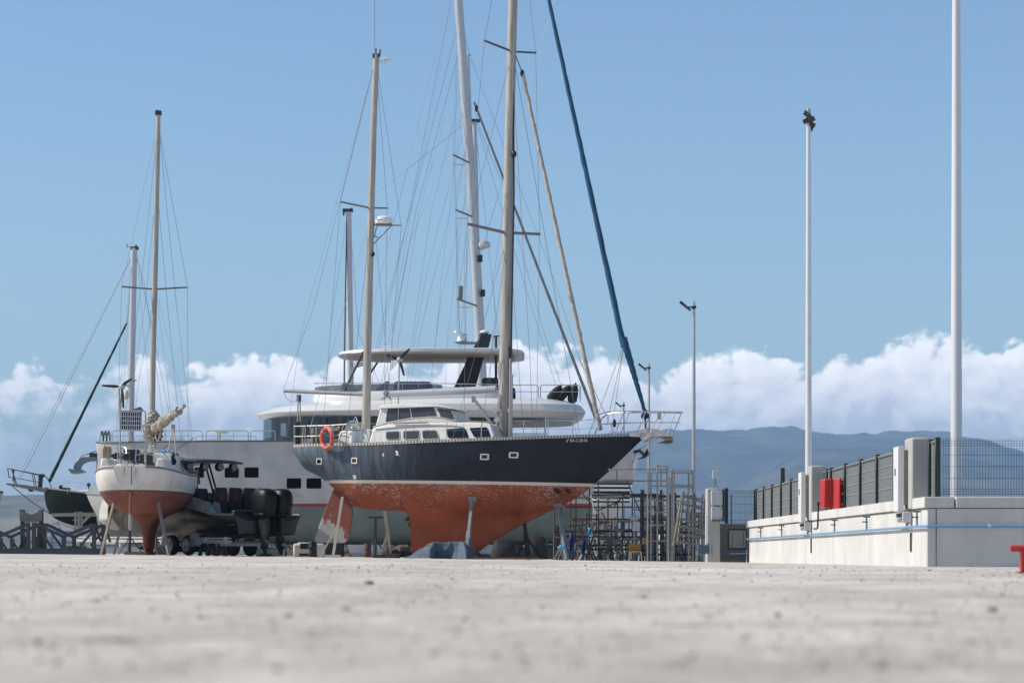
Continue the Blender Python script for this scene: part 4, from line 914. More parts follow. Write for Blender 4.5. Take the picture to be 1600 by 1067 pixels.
mb = MB(); mb.lathe([(.34,0),(.38,.02),(.38,.05),(.3,.06)], NF.at(343,676.5,-.2), 16); mb.tube([NF.at(343,677,-.2), NF.at(343,689,-.2)], .05, 8); mb.build('deck_table', m_cream, cat)
for x0, x1, y in ((322,366,685.5),(213,262,685),(262,292,684)):
    mb = MB(); q = rr([(x0,690),(x0+4,y),(x1-6,y-1),(x1,690)], 3); mb.bridge([NF.at(a, b, .3) for a, b in q], [NF.at(a, b, -1.6) for a, b in q]); mb.build('deck_hatch', m_white, cat)
# fenders on the aft rail, awning posts in the cockpit
m_fender = M('black_fender_cover', (.016,.017,.017,1), .85, var=.3)
for x, y, lean in ((867,615,-.30),(881,614,-.34),(896,615,-.10)):
    p0 = CF.at(x, y, 3.3); o = thing('boat_fender', 'black covered fender stowed at the aft rail of the white catamaran', 'fender', p0+Vector((lean*-.4,0,-.32)), 'black fenders on the catamaran rail')
    Mx = Matrix.Rotation(-lean*2.2, 3, 'Y'); mb = MB(); mb.lathe([(.0,-.40),(.14,-.38),(.21,-.28),(.21,-.02),(.17,.22),(.09,.38),(.03,.46)], p0, 14, Mx); mb.build('cover', m_fender, o)
    mb = MB(); mb.tube([p0+Mx@Vector((0,0,.40)), p0+Mx@Vector((0,0,.52))], .02, 5); mb.build('rope_tail', m_rope, o)
rail(CF, [(907,603,3.0),(907,628,3.0)], 'boarding_ladder', cat, .02); rail(CF, [(901,603,3.0),(901,628,3.0)], 'boarding_ladder', cat, .02)
rail(CF, [(852,653,4.2),(852,690,4.2)], 'deck_post', cat, .04)
mb = MB(); q = [(797,668),(797,664),(826,662),(851,663),(851,667)]; mb.bridge([CF.at(a, b, 3.9) for a, b in q], [CF.at(a, b, 1.5) for a, b in q]); mb.build('cockpit_awning', m_canvas, cat)
mb = MB(); q = [(797,690),(797,676),(855,676),(858,690)]; mb.bridge([CF.at(a, b, 4.2) for a, b in q], [CF.at(a, b, 3.4) for a, b in q]); mb.build('cockpit_bulwark', m_white, cat)
# bow anchor hanging from the catamaran
an = thing('bow_anchor', 'big grey folded plate anchor hanging from the catamaran bow over the green hull', 'anchor', NF.at(130, 740, .2)); W[an] = Vector(an.location)
m_anch = M('blue_grey_anchor', (.17,.21,.25,1), .45, .5, var=.15)
sh = [(150,712.5),(138,713.5),(126,713.7),(121,718),(116,724),(114,731),(118,736),(126,734.5),(129,727),(134,723),(141,721),(150,720.5)]
mb = MB(); mb.bridge([NF.at(x, y, .14) for x, y in sh], [NF.at(x, y, -.06) for x, y in sh]); mb.build('shank', m_anch, an, bevel=.02)
fl = [(106,731),(111,738.5),(120,739.5),(135,736.8),(127,733),(116,733.5)]
mb = MB(); mb.bridge([NF.at(x, y, .36) for x, y in fl], [NF.at(x, y+1.4, -.3) for x, y in fl]); mb.build('fluke', m_anch, an, bevel=.02)
mb = MB(); mb.tube([NF.at(118,722,.1), NF.at(128,712,.1), NF.at(146,706,.1), NF.at(151,704,.05)], .02, 5); mb.box(NF.at(147,710.5,.05), (.4,.2,.16), .1); mb.build('chain', m_darksteel, an)
mb = MB()
for x in (158, 163, 168): mb.tube([NF.at(x-2,690,.3), NF.at(x,677,.35), NF.at(x+2,673,.3), NF.at(x+4,690,.3)], .03, 6)
mb.build('mooring_lines', m_black, cat)

# ------------------------------------------------------------------ yachts hidden behind, their masts showing
m_yw = M('yacht_white', (.66,.65,.62,1), .35, var=.06)
def yacht(nm, label, fr, hull_px, mast, r, parts, mat=m_mast_white, hullmat=m_yw):
    o = gobj(fr, mast[0][0], nm, label, 'sailboat')
    x0, x1, ys_, yb = hull_px; L_ = x1-x0
    g = lambda u_: x0+L_*u_
    stn = px_stations(fr, [(g(.0),ys_,.9,g(.05),yb-45,yb-45,0,2.2,1.6),(g(.15),ys_+1,1.5,g(.15),yb-30,yb-30,.02,2.3,1.7),(g(.4),ys_+1,1.8,g(.4),yb-24,yb-24,.05,2.4,1.8),(g(.43),ys_+1,1.8,g(.43),yb,yb-24,.12,2.4,1.8),(g(.58),ys_,1.75,g(.57),yb,yb-24,.12,2.3,1.7),(g(.61),ys_,1.7,g(.61),yb-25,yb-25,.05,2.2,1.6),(g(.85),ys_-2,.9,g(.84),yb-34,yb-34,.02,1.6,1.2),(g(1),ys_-4,.04,g(.98),ys_+14,ys_+14,0,1.3,1)])
    mb, rw = hull_mesh(stn, fr.wd, 44); mb.build('hull', hullmat, o, angle=50)
    side_solid(fr, [(g(.3),ys_+2),(g(.33),ys_-12),(g(.55),ys_-13),(g(.66),ys_-3),(g(.67),ys_+2)], 1.2, .9).build('cabin', m_yw, o, bevel=.06)
    for q in range(3): side_panel(fr, rr([(g(.36+.08*q),ys_-8),(g(.42+.08*q),ys_-8),(g(.42+.08*q),ys_-3),(g(.36+.08*q),ys_-3)], 1.5), 1.12, .05).build('window', m_glass, o)
    ms = spar(fr, mast, r, 'mast', mat, o, 12)
    for a, b, rad in parts.get('spreaders', ()): strut(fr, a, b, rad, 'spreader', parts.get('spmat', mat), ms)
    for pts in parts.get('wires', ()): wire(fr, pts, o, 'stay', .0085)
    return o, ms
YA = Fr(750, 138, 0)
ya, yam = yacht('sailing_yacht', 'large sailing yacht hidden behind the catamaran showing its thick raked white mast', YA, (480,985,712,868), [(756,712),(750,530),(736,280),(721,70),(712,-60),(708,-120)], [.30,.29,.27,.24,.22,.2], dict(
    spreaders=[((708,242,2),(736,256,0),.05),((710,257,-2),(735,257,0),.035),((712,328,2),(741,340,0),.05),((715,341,-2),(740,341,0),.035),((714,467,2),(748,479,0),.05),((716,480,-2),(748,480,0),.035)],
    wires=[[(716,-20,0),(708,242,2),(712,328,2),(714,467,2),(718,640,2)], [(717,20,0),(710,257,-2),(715,341,-2),(716,480,-2),(724,640,-2)], [(732,200,0),(712,328,2),(722,640,1.6)], [(738,300,0),(715,467,2),(728,640,1.7)],
           [(711,-30,0),(640,330,0),(560,690,0)], [(712,-10,0),(648,300,.5),(580,690,.5)], [(718,30,0),(605,470,0),(575,600,0)], [(735,150,.2),(640,380,0),(600,600,0)], [(740,190,.2),(668,470,0),(640,600,0)], [(722,197,0),(610,286,0),(548,328,0)], [(740,260,0),(690,460,0),(672,600,0)], [(702,-4,0),(650,210,0),(572,520,0)], [(715,90,0),(650,330,0),(612,520,0)], [(716,110,0),(655,330,.6),(618,560,.6)], [(718,150,0),(672,340,.8),(640,560,.8)], [(722,215,0),(668,420,1),(632,620,1)], [(736,330,0),(719,540,1.2),(716,700,1.4)], [(728,120,0),(726,400,1.5),(726,640,1.6)], [(866,0,-.5),(800,230,-.3),(745,420,-.2)],
           [(714,8,0),(735,90,-.2),(800,262,0),(860,420,0),(938,660,0)], [(745,190,0),(790,300,0),(850,520,0),(905,690,0)], [(747,200,0),(800,380,0),(868,600,0)]], spmat=m_greybar))
furl(YA, (741,160,0), (931,654,0), .055, .085, 'furled_jib', m_greysail, ya, .01, 50, seed=12)
mb = MB(); mb.ball(YA.at(744.5,170,0), (.09,.09,.2)); mb.build('furler_swivel', m_black, ya)
mb = MB(); c = YA.at(757, 384, .3); mb.lathe([(.12,-.14),(.3,-.08),(.33,.05),(.3,.18),(.2,.24),(0,.25)], c, 16); mb.beam(YA.at(745,392,0), YA.at(757,388,.2), .1, .06); mb.build('radar_dome', m_mast_white, yam)
for x, y in ((750,404),(754,458)):
    mb = MB(); mb.box(YA.at(x, y, .3), (.28,.25,.38)); mb.build('deck_light', m_black, yam, bevel=.05)
mb = MB(); mb.tube([YA.at(720,447,1.9), YA.at(719,468,1.9)], .13, 10); mb.build('radar_reflector', m_greybar, yam)
YB = Fr(742, 146, 0)
yb, ybm = yacht('sailing_yacht', 'second hidden yacht whose slim pale mast ends level with the raked mast midpoint', YB, (700,1000,716,868), [(752,712),(746,430),(741,189)], [.17,.16,.14], dict(wires=[[(741,190,0),(700,520,0),(690,712,0)], [(742,192,0),(778,520,0),(800,712,0)]]))
mb = MB(); mb.box(YB.at(742,189,0), (.6,.3,.16)); mb.build('masthead_fitting', m_darksteel, ybm)
YC = Fr(735, 152, 0)
yc, ycm = yacht('sailing_yacht', 'third hidden yacht with a thin mast overlapping the right edge of the raked mast', YC, (560,860,716,868), [(749,712),(742,430),(731,92)], [.15,.13,.11], dict(wires=[[(731,95,0),(690,430,0),(665,712,0)]]))
mb = MB(); mb.tube([YC.at(731,92,0), YC.at(732,86,0), YC.at(736,86.5,0)], .03, 6); mb.build('wind_vane', m_black, ycm)
YD = Fr(545, 136, 0)
yd, ydm = yacht('sailing_yacht', 'hidden yacht with short mast rising behind the left end of the catamaran hardtop', YD, (420,720,712,868), [(549,712),(547,520),(544.5,329)], [.17,.165,.15], dict(wires=[[(543,332,0),(518,500,1.5),(500,712,1.6)], [(546,332,0),(560,520,0),(640,712,0)], [(541,335,.2),(537,560,.4),(536,700,.5)]]))
mb = MB(); mb.box(YD.at(543.5,329,0), (.55,.3,.16)); mb.ball(YD.at(549,326.5,0), .06); mb.ball(YD.at(537,334,0), (.05,.05,.12)); mb.build('masthead_fitting', m_darksteel, ydm)
mb = MB(); mb.lathe([(.1,-.06),(.3,0),(.3,.14),(.1,.2)], YD.at(562,571,.3), 14); mb.beam(YD.at(549,574,0), YD.at(562,573,.3), .05, .05); mb.build('radar_dome', m_mast_white, ydm)
wire(YD, [(542,335,.1),(538.5,540,.2),(538,640,.2)], yd, 'furled_stay', .035, m_darksteel)

# ------------------------------------------------------------------ dark green boat at the far left
GF = Fr(130, 122, 0)
gb = gobj(GF, 130, 'green_sailboat', 'dark green hulled sailboat with long bowsprit partly hidden behind the catamaran bow', 'sailboat'); GO = W[gb]
gst = px_stations(GF, [(70.5,763,.05,69,771,771,0,1.6,1.2),(76,763.4,.42,71.5,788,788,0,1.7,1.3),(85,764.6,.75,80,805,805,.0,1.8,1.4),(100,766.5,1.1,99,816,816,.02,1.9,1.5),(125,769.5,1.5,125,823,823,.04,2.1,1.6),(165,773,1.8,165,829,827,.08,2.3,1.7),(240,776,1.95,240,862,828,.14,2.4,1.8),(330,773,1.8,330,862,826,.12,2.3,1.7),(400,768,1.3,398,815,815,.02,2.1,1.6),(432,765,.9,428,785,785,0,2,1.5)])
ga, gb1, gc, gd = GF.at(75,801.5,.8), GF.at(140,800.5,1.5), GF.at(75,806.5,.8), GF.at(140,806.5,1.5)
m_green = paint_hull('dark_green_paint', ga, gb1, gc, gd, (.004,.011,.009,1), (.17,.24,.22,1), (.006,.007,.008,1), GF, GO, rough=.5, spec=.12)
mb, grow = hull_mesh(gst, GF.wd, 60); mb.build('hull', m_green, gb, angle=50)
mb = MB(); mb.tube([r[0]+Vector((0,-.01,.02)) for r in grow], .05, 6); mb.build('cap_rail', M('grey_teak', (.19,.16,.13,1), .8), gb)
side_solid(GF, [(9,755),(12,754.6),(40,757.5),(74,763),(74,768),(66,768.5),(38,763),(10,757)], .28, .28).build('bowsprit', m_greybar, gb)
for a, b in (((12,731.5,.3),(66,742,.45)), ((14,745,.3),(66,754,.45)), ((12,731.5,-.3),(66,743.5,-.45))): rail(GF, [a, b], 'pulpit_rail', gb, .02, m_darksteel)
rail(GF, [(66,742,.45),(72,744,.5),(79,757,.6),(81,764,.6)], 'pulpit_rail', gb, .02, m_darksteel)
for a, b in (((20,733,.3),(23,756,.28)), ((22,733,.3),(20,752,.28)), ((50,739,.4),(54,760,.3)), ((53,740,.4),(57,761,.3)), ((12,731.5,.3),(14,746,.3)), ((18,732,-.3),(26,756,-.28))): rail(GF, [a, b], 'pulpit_leg', gb, .025 if a[0] < 25 else .018, m_darksteel)
mb = MB(); mb.tube([GF.at(64,742,.3), GF.at(62.5,761,.3)], .11, 8); mb.box(GF.at(65,743,.3), (.28,.2,.16)); mb.build('anchor_light', m_black, gb)
mb = MB(); q = [(41,762),(46,768),(53,768),(50,764.5)]; mb.bridge([GF.at(a, b, .2) for a, b in q], [GF.at(a, b, -.2) for a, b in q]); mb.build('stowed_anchor', m_darksteel, gb)
wire(GF, [(19,759,0),(48,783,0),(79,803,.2)], gb, 'bobstay', .02, m_darksteel)
gm = spar(GF, [(202.5,775),(205,600),(209.5,388)], [.17,.165,.15], 'mast', m_mast_white, gb)
mb = MB(); mb.box(GF.at(210.5,388,0), (.36,.25,.14)); mb.tube([GF.at(212.5,387,0), GF.at(212.5,382.5,0)], .04, 6); mb.tube([GF.at(209,387,0), GF.at(199,385,0)], .012, 5); mb.tube([GF.at(198,381,0), GF.at(198.5,387,0)], .02, 5); mb.build('masthead_fitting', m_darksteel, gm)
mb = MB(); mb.ball(GF.at(197,617,.3), (.13,.13,.24)); mb.build('radar_reflector', m_cream, gm)
strut(GF, (190,601,1),(203,603,0), .03, 'light_bracket', m_darksteel, gm); strut(GF, (205,596,0),(213,594,.3), .03, 'light_bracket', m_darksteel, gm)
furl(GF, (198,505,0), (77,752,0), .045, .085, 'furled_genoa', m_greensail, gb, .01, 40, seed=20)
wire(GF, [(208,395,0),(199,505,0)], gb, 'halyard', .012)
wire(GF, [(208,394,0),(40,722,0),(28,744,0)], gb, 'forestay', .012); wire(GF, [(208,398,0),(46,722,0),(32,746,0)], gb, 'forestay', .010)
wire(GF, [(212,395,0),(225,440,0),(262,700,0)], gb, 'shroud'); wire(GF, [(212,396,0),(235,500,0),(275,700,0)], gb, 'shroud'); wire(GF, [(207,396,0),(180,690,1.6)], gb, 'shroud', .006); wire(GF, [(207,397,0),(187,690,1.6)], gb, 'shroud', .006)
side_solid(GF, [(112,772),(114,767.5),(140,764),(160,763),(200,762),(205,776)], 1.1, .9).build('cabin', m_yw, gb, bevel=.05)
mb = MB(); mb.ball(GF.at(138.5,757,.6), (.10,.10,.10)); mb.tube([GF.at(138.5,760,.6), GF.at(138.5,770,.6)], .03, 6); mb.build('ventilator', m_black, gb)
mb = MB(); mb.box(GF.at(95,762,.5), (.16,.16,.26)); mb.box(GF.at(103,765,.4), (.4,.3,.2)); mb.box(GF.at(106,768,.4), (.5,.3,.12)); mb.build('windlass', m_black, gb, bevel=.03)
for x in (106, 148): rail(GF, [(x,752,1.3),(x,771,1.3)], 'stanchion', gb, .014)
wire(GF, [(72,745,.5),(106,752,1.2),(148,757,1.6)], gb, 'lifeline', .006)
# ------------------------------------------------------------------ white sailboat seen from astern
WF = Fr(203, 82, R(90))          # x runs from the stern away from us, offset is to our right
wz = lambda y, Y: CZ+(HY-y)/F*Y
o0 = Vector((WF.p0.x, 85.5, G(WF.p0.x, 85.5)))
wb = thing('white_sailboat', 'small tired white sailboat on props seen from astern with solar panel and red bottom', 'sailboat', o0)
wst = [(-.05,3.24,.52,.10,2.42,2.42,0,2.2,1.6),(.25,3.22,.86,.35,2.25,2.25,0,2.2,1.6),(1.0,3.17,1.20,1.0,2.02,2.02,.02,2.6,1.8),(2.2,3.10,1.45,2.2,1.78,1.78,.04,2.8,2.0),(3.0,3.08,1.52,3.2,1.68,1.68,.08,3.0,2.1),(3.2,3.08,1.53,3.45,.45,1.67,.10,3.0,2.1),(4.5,3.10,1.54,4.5,.45,1.64,.12,3.0,2.1),(5.4,3.12,1.50,5.1,.45,1.64,.10,3.0,2.1),(5.7,3.14,1.46,5.8,1.64,1.64,.05,2.8,1.9),(7.2,3.26,1.12,7.2,1.80,1.80,.02,1.8,1.3),(8.6,3.42,.45,8.4,2.2,2.2,.01,1.4,1.1),(9.3,3.52,.04,9.1,3.0,3.0,0,1.2,1)]
m_wb = paint_hull('white_and_red_paint', WF.wd(0,0,2.46), WF.wd(8,0,2.40), WF.wd(0,0,2.42), WF.wd(8,0,2.36), (.68,.65,.60,1), (.09,.07,.06,1), (.21,.068,.042,1), WF, o0, flake=.18, rough=.4)
mb, wrow = hull_mesh(wst, WF.wd, 70); wh = mb.build('hull', m_wb, wb, angle=50); WBV = hits(wh)
won = lambda x, y, o=.01: on(WBV, x, y, o)
for s_ in (0, -1):
    mb = MB(); mb.tube([r[s_]+Vector((0,0,-.05)) for r in wrow], .035, 6); mb.build('rubbing_strake', M('grey_strake', (.22,.20,.18,1), .7), wb)
mb = MB(); mb.tube([WF.wd(-.05,.5,3.2), WF.wd(-.07,0,3.23), WF.wd(-.05,-.5,3.2)], .04, 6); mb.build('stern_strake', m_white_old, wb)
side_solid(WF, [(0,0)]*3, 1, 1) if False else None
def block(fr, x0, x1, o0_, o1_, z0, z1, nm, mat, parent, ins=.1, bevel=.05):
    mb = MB(); mb.bridge([fr.wd(x, o, z0) for x, o in ((x0,o0_),(x1,o0_),(x1,o1_),(x0,o1_))], [fr.wd(x, o, z1) for x, o in ((x0+ins,o0_+ins),(x1-ins*2,o0_+ins),(x1-ins*2,o1_-ins),(x0+ins,o1_-ins))]); return mb.build(nm, mat, parent, bevel=bevel)
block(WF, .5, 3.0, -1.05, -.75, 3.1, 3.48, 'coaming', m_white_old, wb, .04); block(WF, .5, 3.0, .75, 1.05, 3.1, 3.48, 'coaming', m_white_old, wb, .04)
block(WF, 2.9, 6.8, -1.05, 1.05, 3.1, 3.75, 'cabin', m_white_old, wb, .12)
block(WF, 2.75, 2.95, -.4, .4, 3.2, 3.75, 'companionway', M('dark_wood', (.035,.025,.02,1), .6), wb, .02)
block(WF, .15, .5, -.5, .5, 3.15, 3.30, 'stern_locker', m_cream, wb, .04)
# rudder hung on the transom
mb = MB(); q = [(.06,2.40),(.12,2.42),(.28,2.2),(.30,1.3),(.02,1.15),(-.10,1.2)]
mb.bridge([WF.wd(x, .035, z) for x, z in q], [WF.wd(x, -.035, z) for x, z in q])
t = NT('worn_rudder_paint'); sp = t.new('ShaderNodeSeparateXYZ'); v = t.coord(); t.link(v, sp.inputs[0]); zz = t.math('ADD', sp.outputs[2], t.math('MULTIPLY', t.noise(v, 5, 4), .5))
t.base(t.mix(t.ramp(zz, 1.5, 1.55), (.40,.37,.35,1), (.26,.10,.07,1))); t.b.inputs['Roughness'].default_value = .8
mb.build('rudder', t.m, wb, bevel=.015)
wm_ = spar(WF, [(237.5,690),(239.5,560),(243,400),(247.5,176)], [.105,.10,.09,.075], 'mast', m_mast, wb) if False else None
def wpt(px, py, Y): return P(px, py, Y)
mb = MB(); mb.tube([wpt(237,705,87), wpt(239,560,87), wpt(243,400,87), wpt(247.5,178,87)], [.10,.095,.09,.075], 12); wmast = mb.build('mast', m_mast, wb)
mb = MB(); mb.box(wpt(247.5,177,87), (.2,.2,.14)); mb.tube([wpt(246,176,87), wpt(246,172,87)], .025, 5); mb.tube([wpt(249,177,87), wpt(250,173,87)], .03, 5); mb.build('masthead_fitting', m_darksteel, wmast)
for a, b in (((190,448,86.9),(242,452,87)), ((242,452,87),(293,449,86.9))):
    mb = MB(); mb.tube([wpt(*a), wpt(*b)], .028, 6); mb.build('spreader', m_spr, wmast)
def ww(pts, nm='shroud', r=.0065, mat=None):
    mb = MB(); mb.tube([wpt(*p) for p in pts], r, 4); return mb.build(nm, mat or m_wire, wb, angle=0)
ww([(245,203,87),(190,448,86.9),(187,560,86.9),(183,715,86.8)]); ww([(249,203,87),(293,449,86.9),(293.5,560,86.9),(294,715,86.8)])
ww([(244,300,87),(226,480,87),(190,716,86)]); ww([(243,455,87),(216,600,86),(204,716,86)]); ww([(246,300,87),(262,480,87),(285,716,86)]); ww([(244,455,87),(262,600,86),(272,716,86)]); ww([(249,205,87),(276,480,87),(304,720,84)], 'backstay'); ww([(246,205,87),(222,430,86),(197,640,83),(188,725,82.2)], 'backstay')
ww([(243,240,86.8),(246,460,86.8),(287,632,84.5)], 'topping_lift', .005); ww([(236,640,86.8),(216,430,86.9)], 'flag_halyard', .004)
# boom swung out with the sail bundled on it
bq, bp = wpt(237,672,86.8), wpt(288,634,84.0)
mb = MB(); mb.tube([bq, bp], .065, 10); wboom = mb.build('boom', m_alu, wb)
def cloth_roll(path, rad, n=26, seed=0, crease=.5, pitch=7.0):
    """a sail lashed in a roll: deep diagonal creases and pinched lashings"""
    m_ = len(path); rows = []
    for i, (c, r) in enumerate(zip(path, rad)):
        t_ = (path[min(i+1, m_-1)]-path[max(i-1, 0)]).normalized(); a = t_.cross(Vector((0,1,0))).normalized(); b = t_.cross(a); row = []
        for k in range(n):
            g = 2*math.pi*k/n; q = Vector((math.cos(g)*1.5, math.sin(g)*1.5, i*pitch/m_*2.2)); w = g*1.0+i*pitch/m_*4
            e = 1+crease*(.55*abs(noise.noise(q*1.4+Vector((seed,0,0))))*2-.35+.35*noise.noise(q*3.1+Vector((0,seed,0)))+.22*abs(math.sin(w*2+2*noise.noise(q))))
            row.append(c+(a*math.cos(g)+b*math.sin(g))*r*e)
        rows.append(row)
    mb = MB(); mb.rows(rows, close=True); mb.add(rows[0], [tuple(range(n))]); mb.add(rows[-1], [tuple(range(n))]); return mb
def lash(c, t_, r, parent):
    a = t_.cross(Vector((0,1,0))).normalized(); b = t_.cross(a); mb = MB(); mb.tube([c+(a*math.cos(g)+b*math.sin(g))*r for g in [2*math.pi*k/16 for k in range(17)]], .014, 5, cap=False); mb.build('lashing', m_rope, parent)
path = []; rad = []
for i in range(150):
    u_ = i/149*.84; pin = min(1, min(abs(u_-x) for x in (.2,.38,.54,.68))/.035); path.append(bq.lerp(bp, u_)+Vector((.03*noise.noise(Vector((i*.12,0,0))), 0, .03*noise.noise(Vector((i*.1,3,0)))-.02))); rad.append((.17-.07*u_)*(.62+.38*pin)*(1+.35*noise.noise(Vector((i*.09,7,1)))))
cloth_roll(path, rad, seed=2).build('bundled_mainsail', m_canvas, wboom, angle=50)
for u_ in (.2, .38, .54, .68): lash(bq.lerp(bp, u_), (bp-bq).normalized(), .13-.03*u_, wboom)
path = []; rad = []
for i in range(110):
    u_ = i/109; path.append(wpt(237+3.2*math.sin(u_*7), 641+56*u_, 86.7)); rad.append(.085+(.165*max(0, math.sin(min(1, u_*1.12)*math.pi))**.8)*(1+.4*noise.noise(Vector((i*.1,2,6)))))
cloth_roll(path, rad, seed=9, crease=.7, pitch=5).build('bundled_sail_foot', m_canvas, wmast, angle=50)
for k, (x0, y0, x1, y1) in enumerate(((244,668,252,690),(247,672,254,684),(240,684,243,699))):
    rows = [[wpt(x0+(x1-x0)*u_+1.2*math.sin(j*1.2+u_*6+k), y0+(y1-y0)*j/7, 86.3-.12*math.sin(u_*9+j*.6)) for u_ in [q/8 for q in range(9)]] for j in range(8)]
    mb = MB(); mb.rows(rows); o = mb.build('hanging_sail_fold', m_canvas, wmast, angle=80, fix=False); o.modifiers.new('s', 'SOLIDIFY').thickness = .02
mb = MB(); mb.tube([wpt(270,668,84.6), wpt(262,706,83.5)], .018, 5); mb.tube([wpt(272,668,84.6), wpt(275,710,84)], .018, 5); mb.box(wpt(271,667,84.6), (.1,.1,.16)); mb.build('mainsheet', m_rope, wb)
# stern gear
def wrail(pts, nm, r=.02, mat=None):
    mb = MB(); mb.tube([wpt(*p) for p in pts], r, 6); return mb.build(nm, mat or m_steel, wb)
wrail([(172,716,83.5),(174,700,83.2),(190,697,82.4),(197,700,82.2),(200,722,82)], 'stern_rail'); wrail([(211,722,82),(213,702,82.2),(220,699,82.4),(246,703,83.5),(256,708,84.5),(262,716,85)], 'stern_rail')
wrail([(172,708,83.5),(190,706,82.4),(199,709,82.2)], 'stern_rail', .012); wrail([(212,711,82.2),(226,708,82.5),(258,715,85)], 'stern_rail', .012)
for x, Y in ((184,82.6),(226,82.6),(240,83.3)): wrail([(x,698,Y),(x,722,Y)], 'rail_post')
wrail([(188.5,730,82.3),(187,640,82.3),(186,607,82.3)], 'gantry_post', .028, m_alu); wrail([(228,732,82.4),(227.5,645,82.4),(226,642,82.4)], 'gantry_post', .024, m_alu); wrail([(187,642.5,82.3),(226.5,642.5,82.4)], 'gantry_bar', .022, m_alu); wrail([(222,664,82.4),(229,690,82.6)], 'gantry_brace', .018, m_alu)
for a in ((195,722,82),(213,722,82)): wrail([a, (a[0]-1.5, 745, 81.9)], 'boarding_ladder', .018)
t = NT('solar_cells'); sp = t.new('ShaderNodeSeparateXYZ'); t.link(t.coord(out='UV'), sp.inputs[0])
gx = t.math('FRACT', t.math('MULTIPLY', sp.outputs[0], 9.0)); gy = t.math('FRACT', t.math('MULTIPLY', sp.outputs[1], 4.0))
lx = t.math('GREATER_THAN', t.math('ABSOLUTE', t.math('SUBTRACT', gx, .5)), .36); ly = t.math('GREATER_THAN', t.math('ABSOLUTE', t.math('SUBTRACT', gy, .5)), .43)
t.base(t.mix(t.math('MAXIMUM', lx, ly), (.012,.014,.02,1), (.55,.55,.54,1))); t.b.inputs['Roughness'].default_value = .25; m_solar = t.m
pc = [wpt(189,642.5,82.2), wpt(221.5,643.5,82.3), wpt(220.5,672,82.1), wpt(188.5,671.5,82.0)]
sp_o = thing('solar_panel', 'small framed solar panel mounted on the gantry over the white sailboat stern', 'solar panel', pc[3]) if False else None
mb = MB(); mb.bridge(pc, [p+Vector((0,.05,0)) for p in pc]); pan = mb.build('solar_panel', m_galv, wb)
me = bpy.data.meshes.new('solar_cells'); cc = sum(pc, Vector())/4; ip = [p.lerp(cc, .05)+Vector((0,-.006,0)) for p in pc]
me.from_pydata([tuple(p-W[pan]) for p in ip], [], [(3,2,1,0)]); uv = me.uv_layers.new(name='uv'); 
for i_, q in enumerate(((0,0),(1,0),(1,1),(0,1))): uv.data[i_].uv = q
me.materials.append(m_solar); so_ = bpy.data.objects.new('solar_cells', me); C.objects.link(so_); so_.parent = pan
mb = MB(); mb.prism([wpt(206,640,82.6), wpt(218,635.5,82.6), wpt(223,641.5,82.6), wpt(212,641,82.6)], (0,.25,.02)); mb.build('folded_cover', M('grey_cloth', (.2,.2,.21,1), .9), wb)
wind_gen(wpt(190,603.5,82.2), wpt(188,640,82.3), [wpt(159.5,602,82.2), wpt(206,592,82.2), wpt(192.5,637.5,82.2)], wb)
mb = MB(); mb.tube([wpt(163,716,82.9), wpt(163,702,82.9), wpt(165,697.5,82.9), wpt(169,698.5,82.9), wpt(170,716,82.9)], [.09,.10,.10,.10,.09], 10); tag(mb.build('horseshoe_buoy', M('sun_bleached_foam', (.34,.27,.20,1), .9)), 'faded tan horseshoe buoy slung on the stern rail of the white sailboat', 'life buoy')
mb = MB(); rows = [[wpt(268+u_*6+1.2*math.sin(k*.9), 726-19*k/8+3*(1-u_)*k/8, 84.5-.1*math.sin(k+u_*4)) for u_ in (0,.25,.5,.75,1)] for k in range(9)]; mb.rows(rows); o = mb.build('navy_dodger_cloth', m_navycloth, wb, angle=80, fix=False); s_ = o.modifiers.new('t', 'SOLIDIFY'); s_.thickness = .02
mb = MB()
for k in range(10): mb.ball(wpt(254+k*1.1, 705+1.2*math.sin(k*1.7), 84.3), (.04,.05,.045), 8, 6)
tag(mb.build('plastic_floats', m_cyan), 'bright light blue plastic bundle on the cockpit side of the white sailboat', 'floats')
mb = MB()
for k in range(7): mb.ball(wpt(178+k*2.3, 712+2.5*math.sin(k*2.1), 83), (.09,.1,.07), 8, 6)
mb.build('cockpit_cushions', M('blue_grey_cushion', (.06,.08,.14,1), .9, var=.5, scale=8), wb)
mb = MB(); mb.lathe([(.14,0),(.16,.04),(.16,.12),(.13,.2)], wpt(196,718,82.1), 12); mb.box(wpt(206,711,83), (.5,.3,.36)); mb.build('outboard_bracket', m_black, wb, bevel=.03)
mb = MB(); mb.box(wpt(201,716,82.1), (.06,.08,.42), .2); mb.build('tiller', m_wood, wb)
mb = MB()
for k in range(7): mb.tube([wpt(189+k*3, 724+1.2*math.sin(k*3), 81.95), wpt(192+k*3, 727+1.5*math.cos(k*2), 81.9)], .02, 5)
mb.build('stern_lines', m_rope, wb)
mb = MB(); mb.tube([wpt(205.5,728,81.9), wpt(205.5,757,82)], .012, 5); mb.build('chain', m_darksteel, wb)
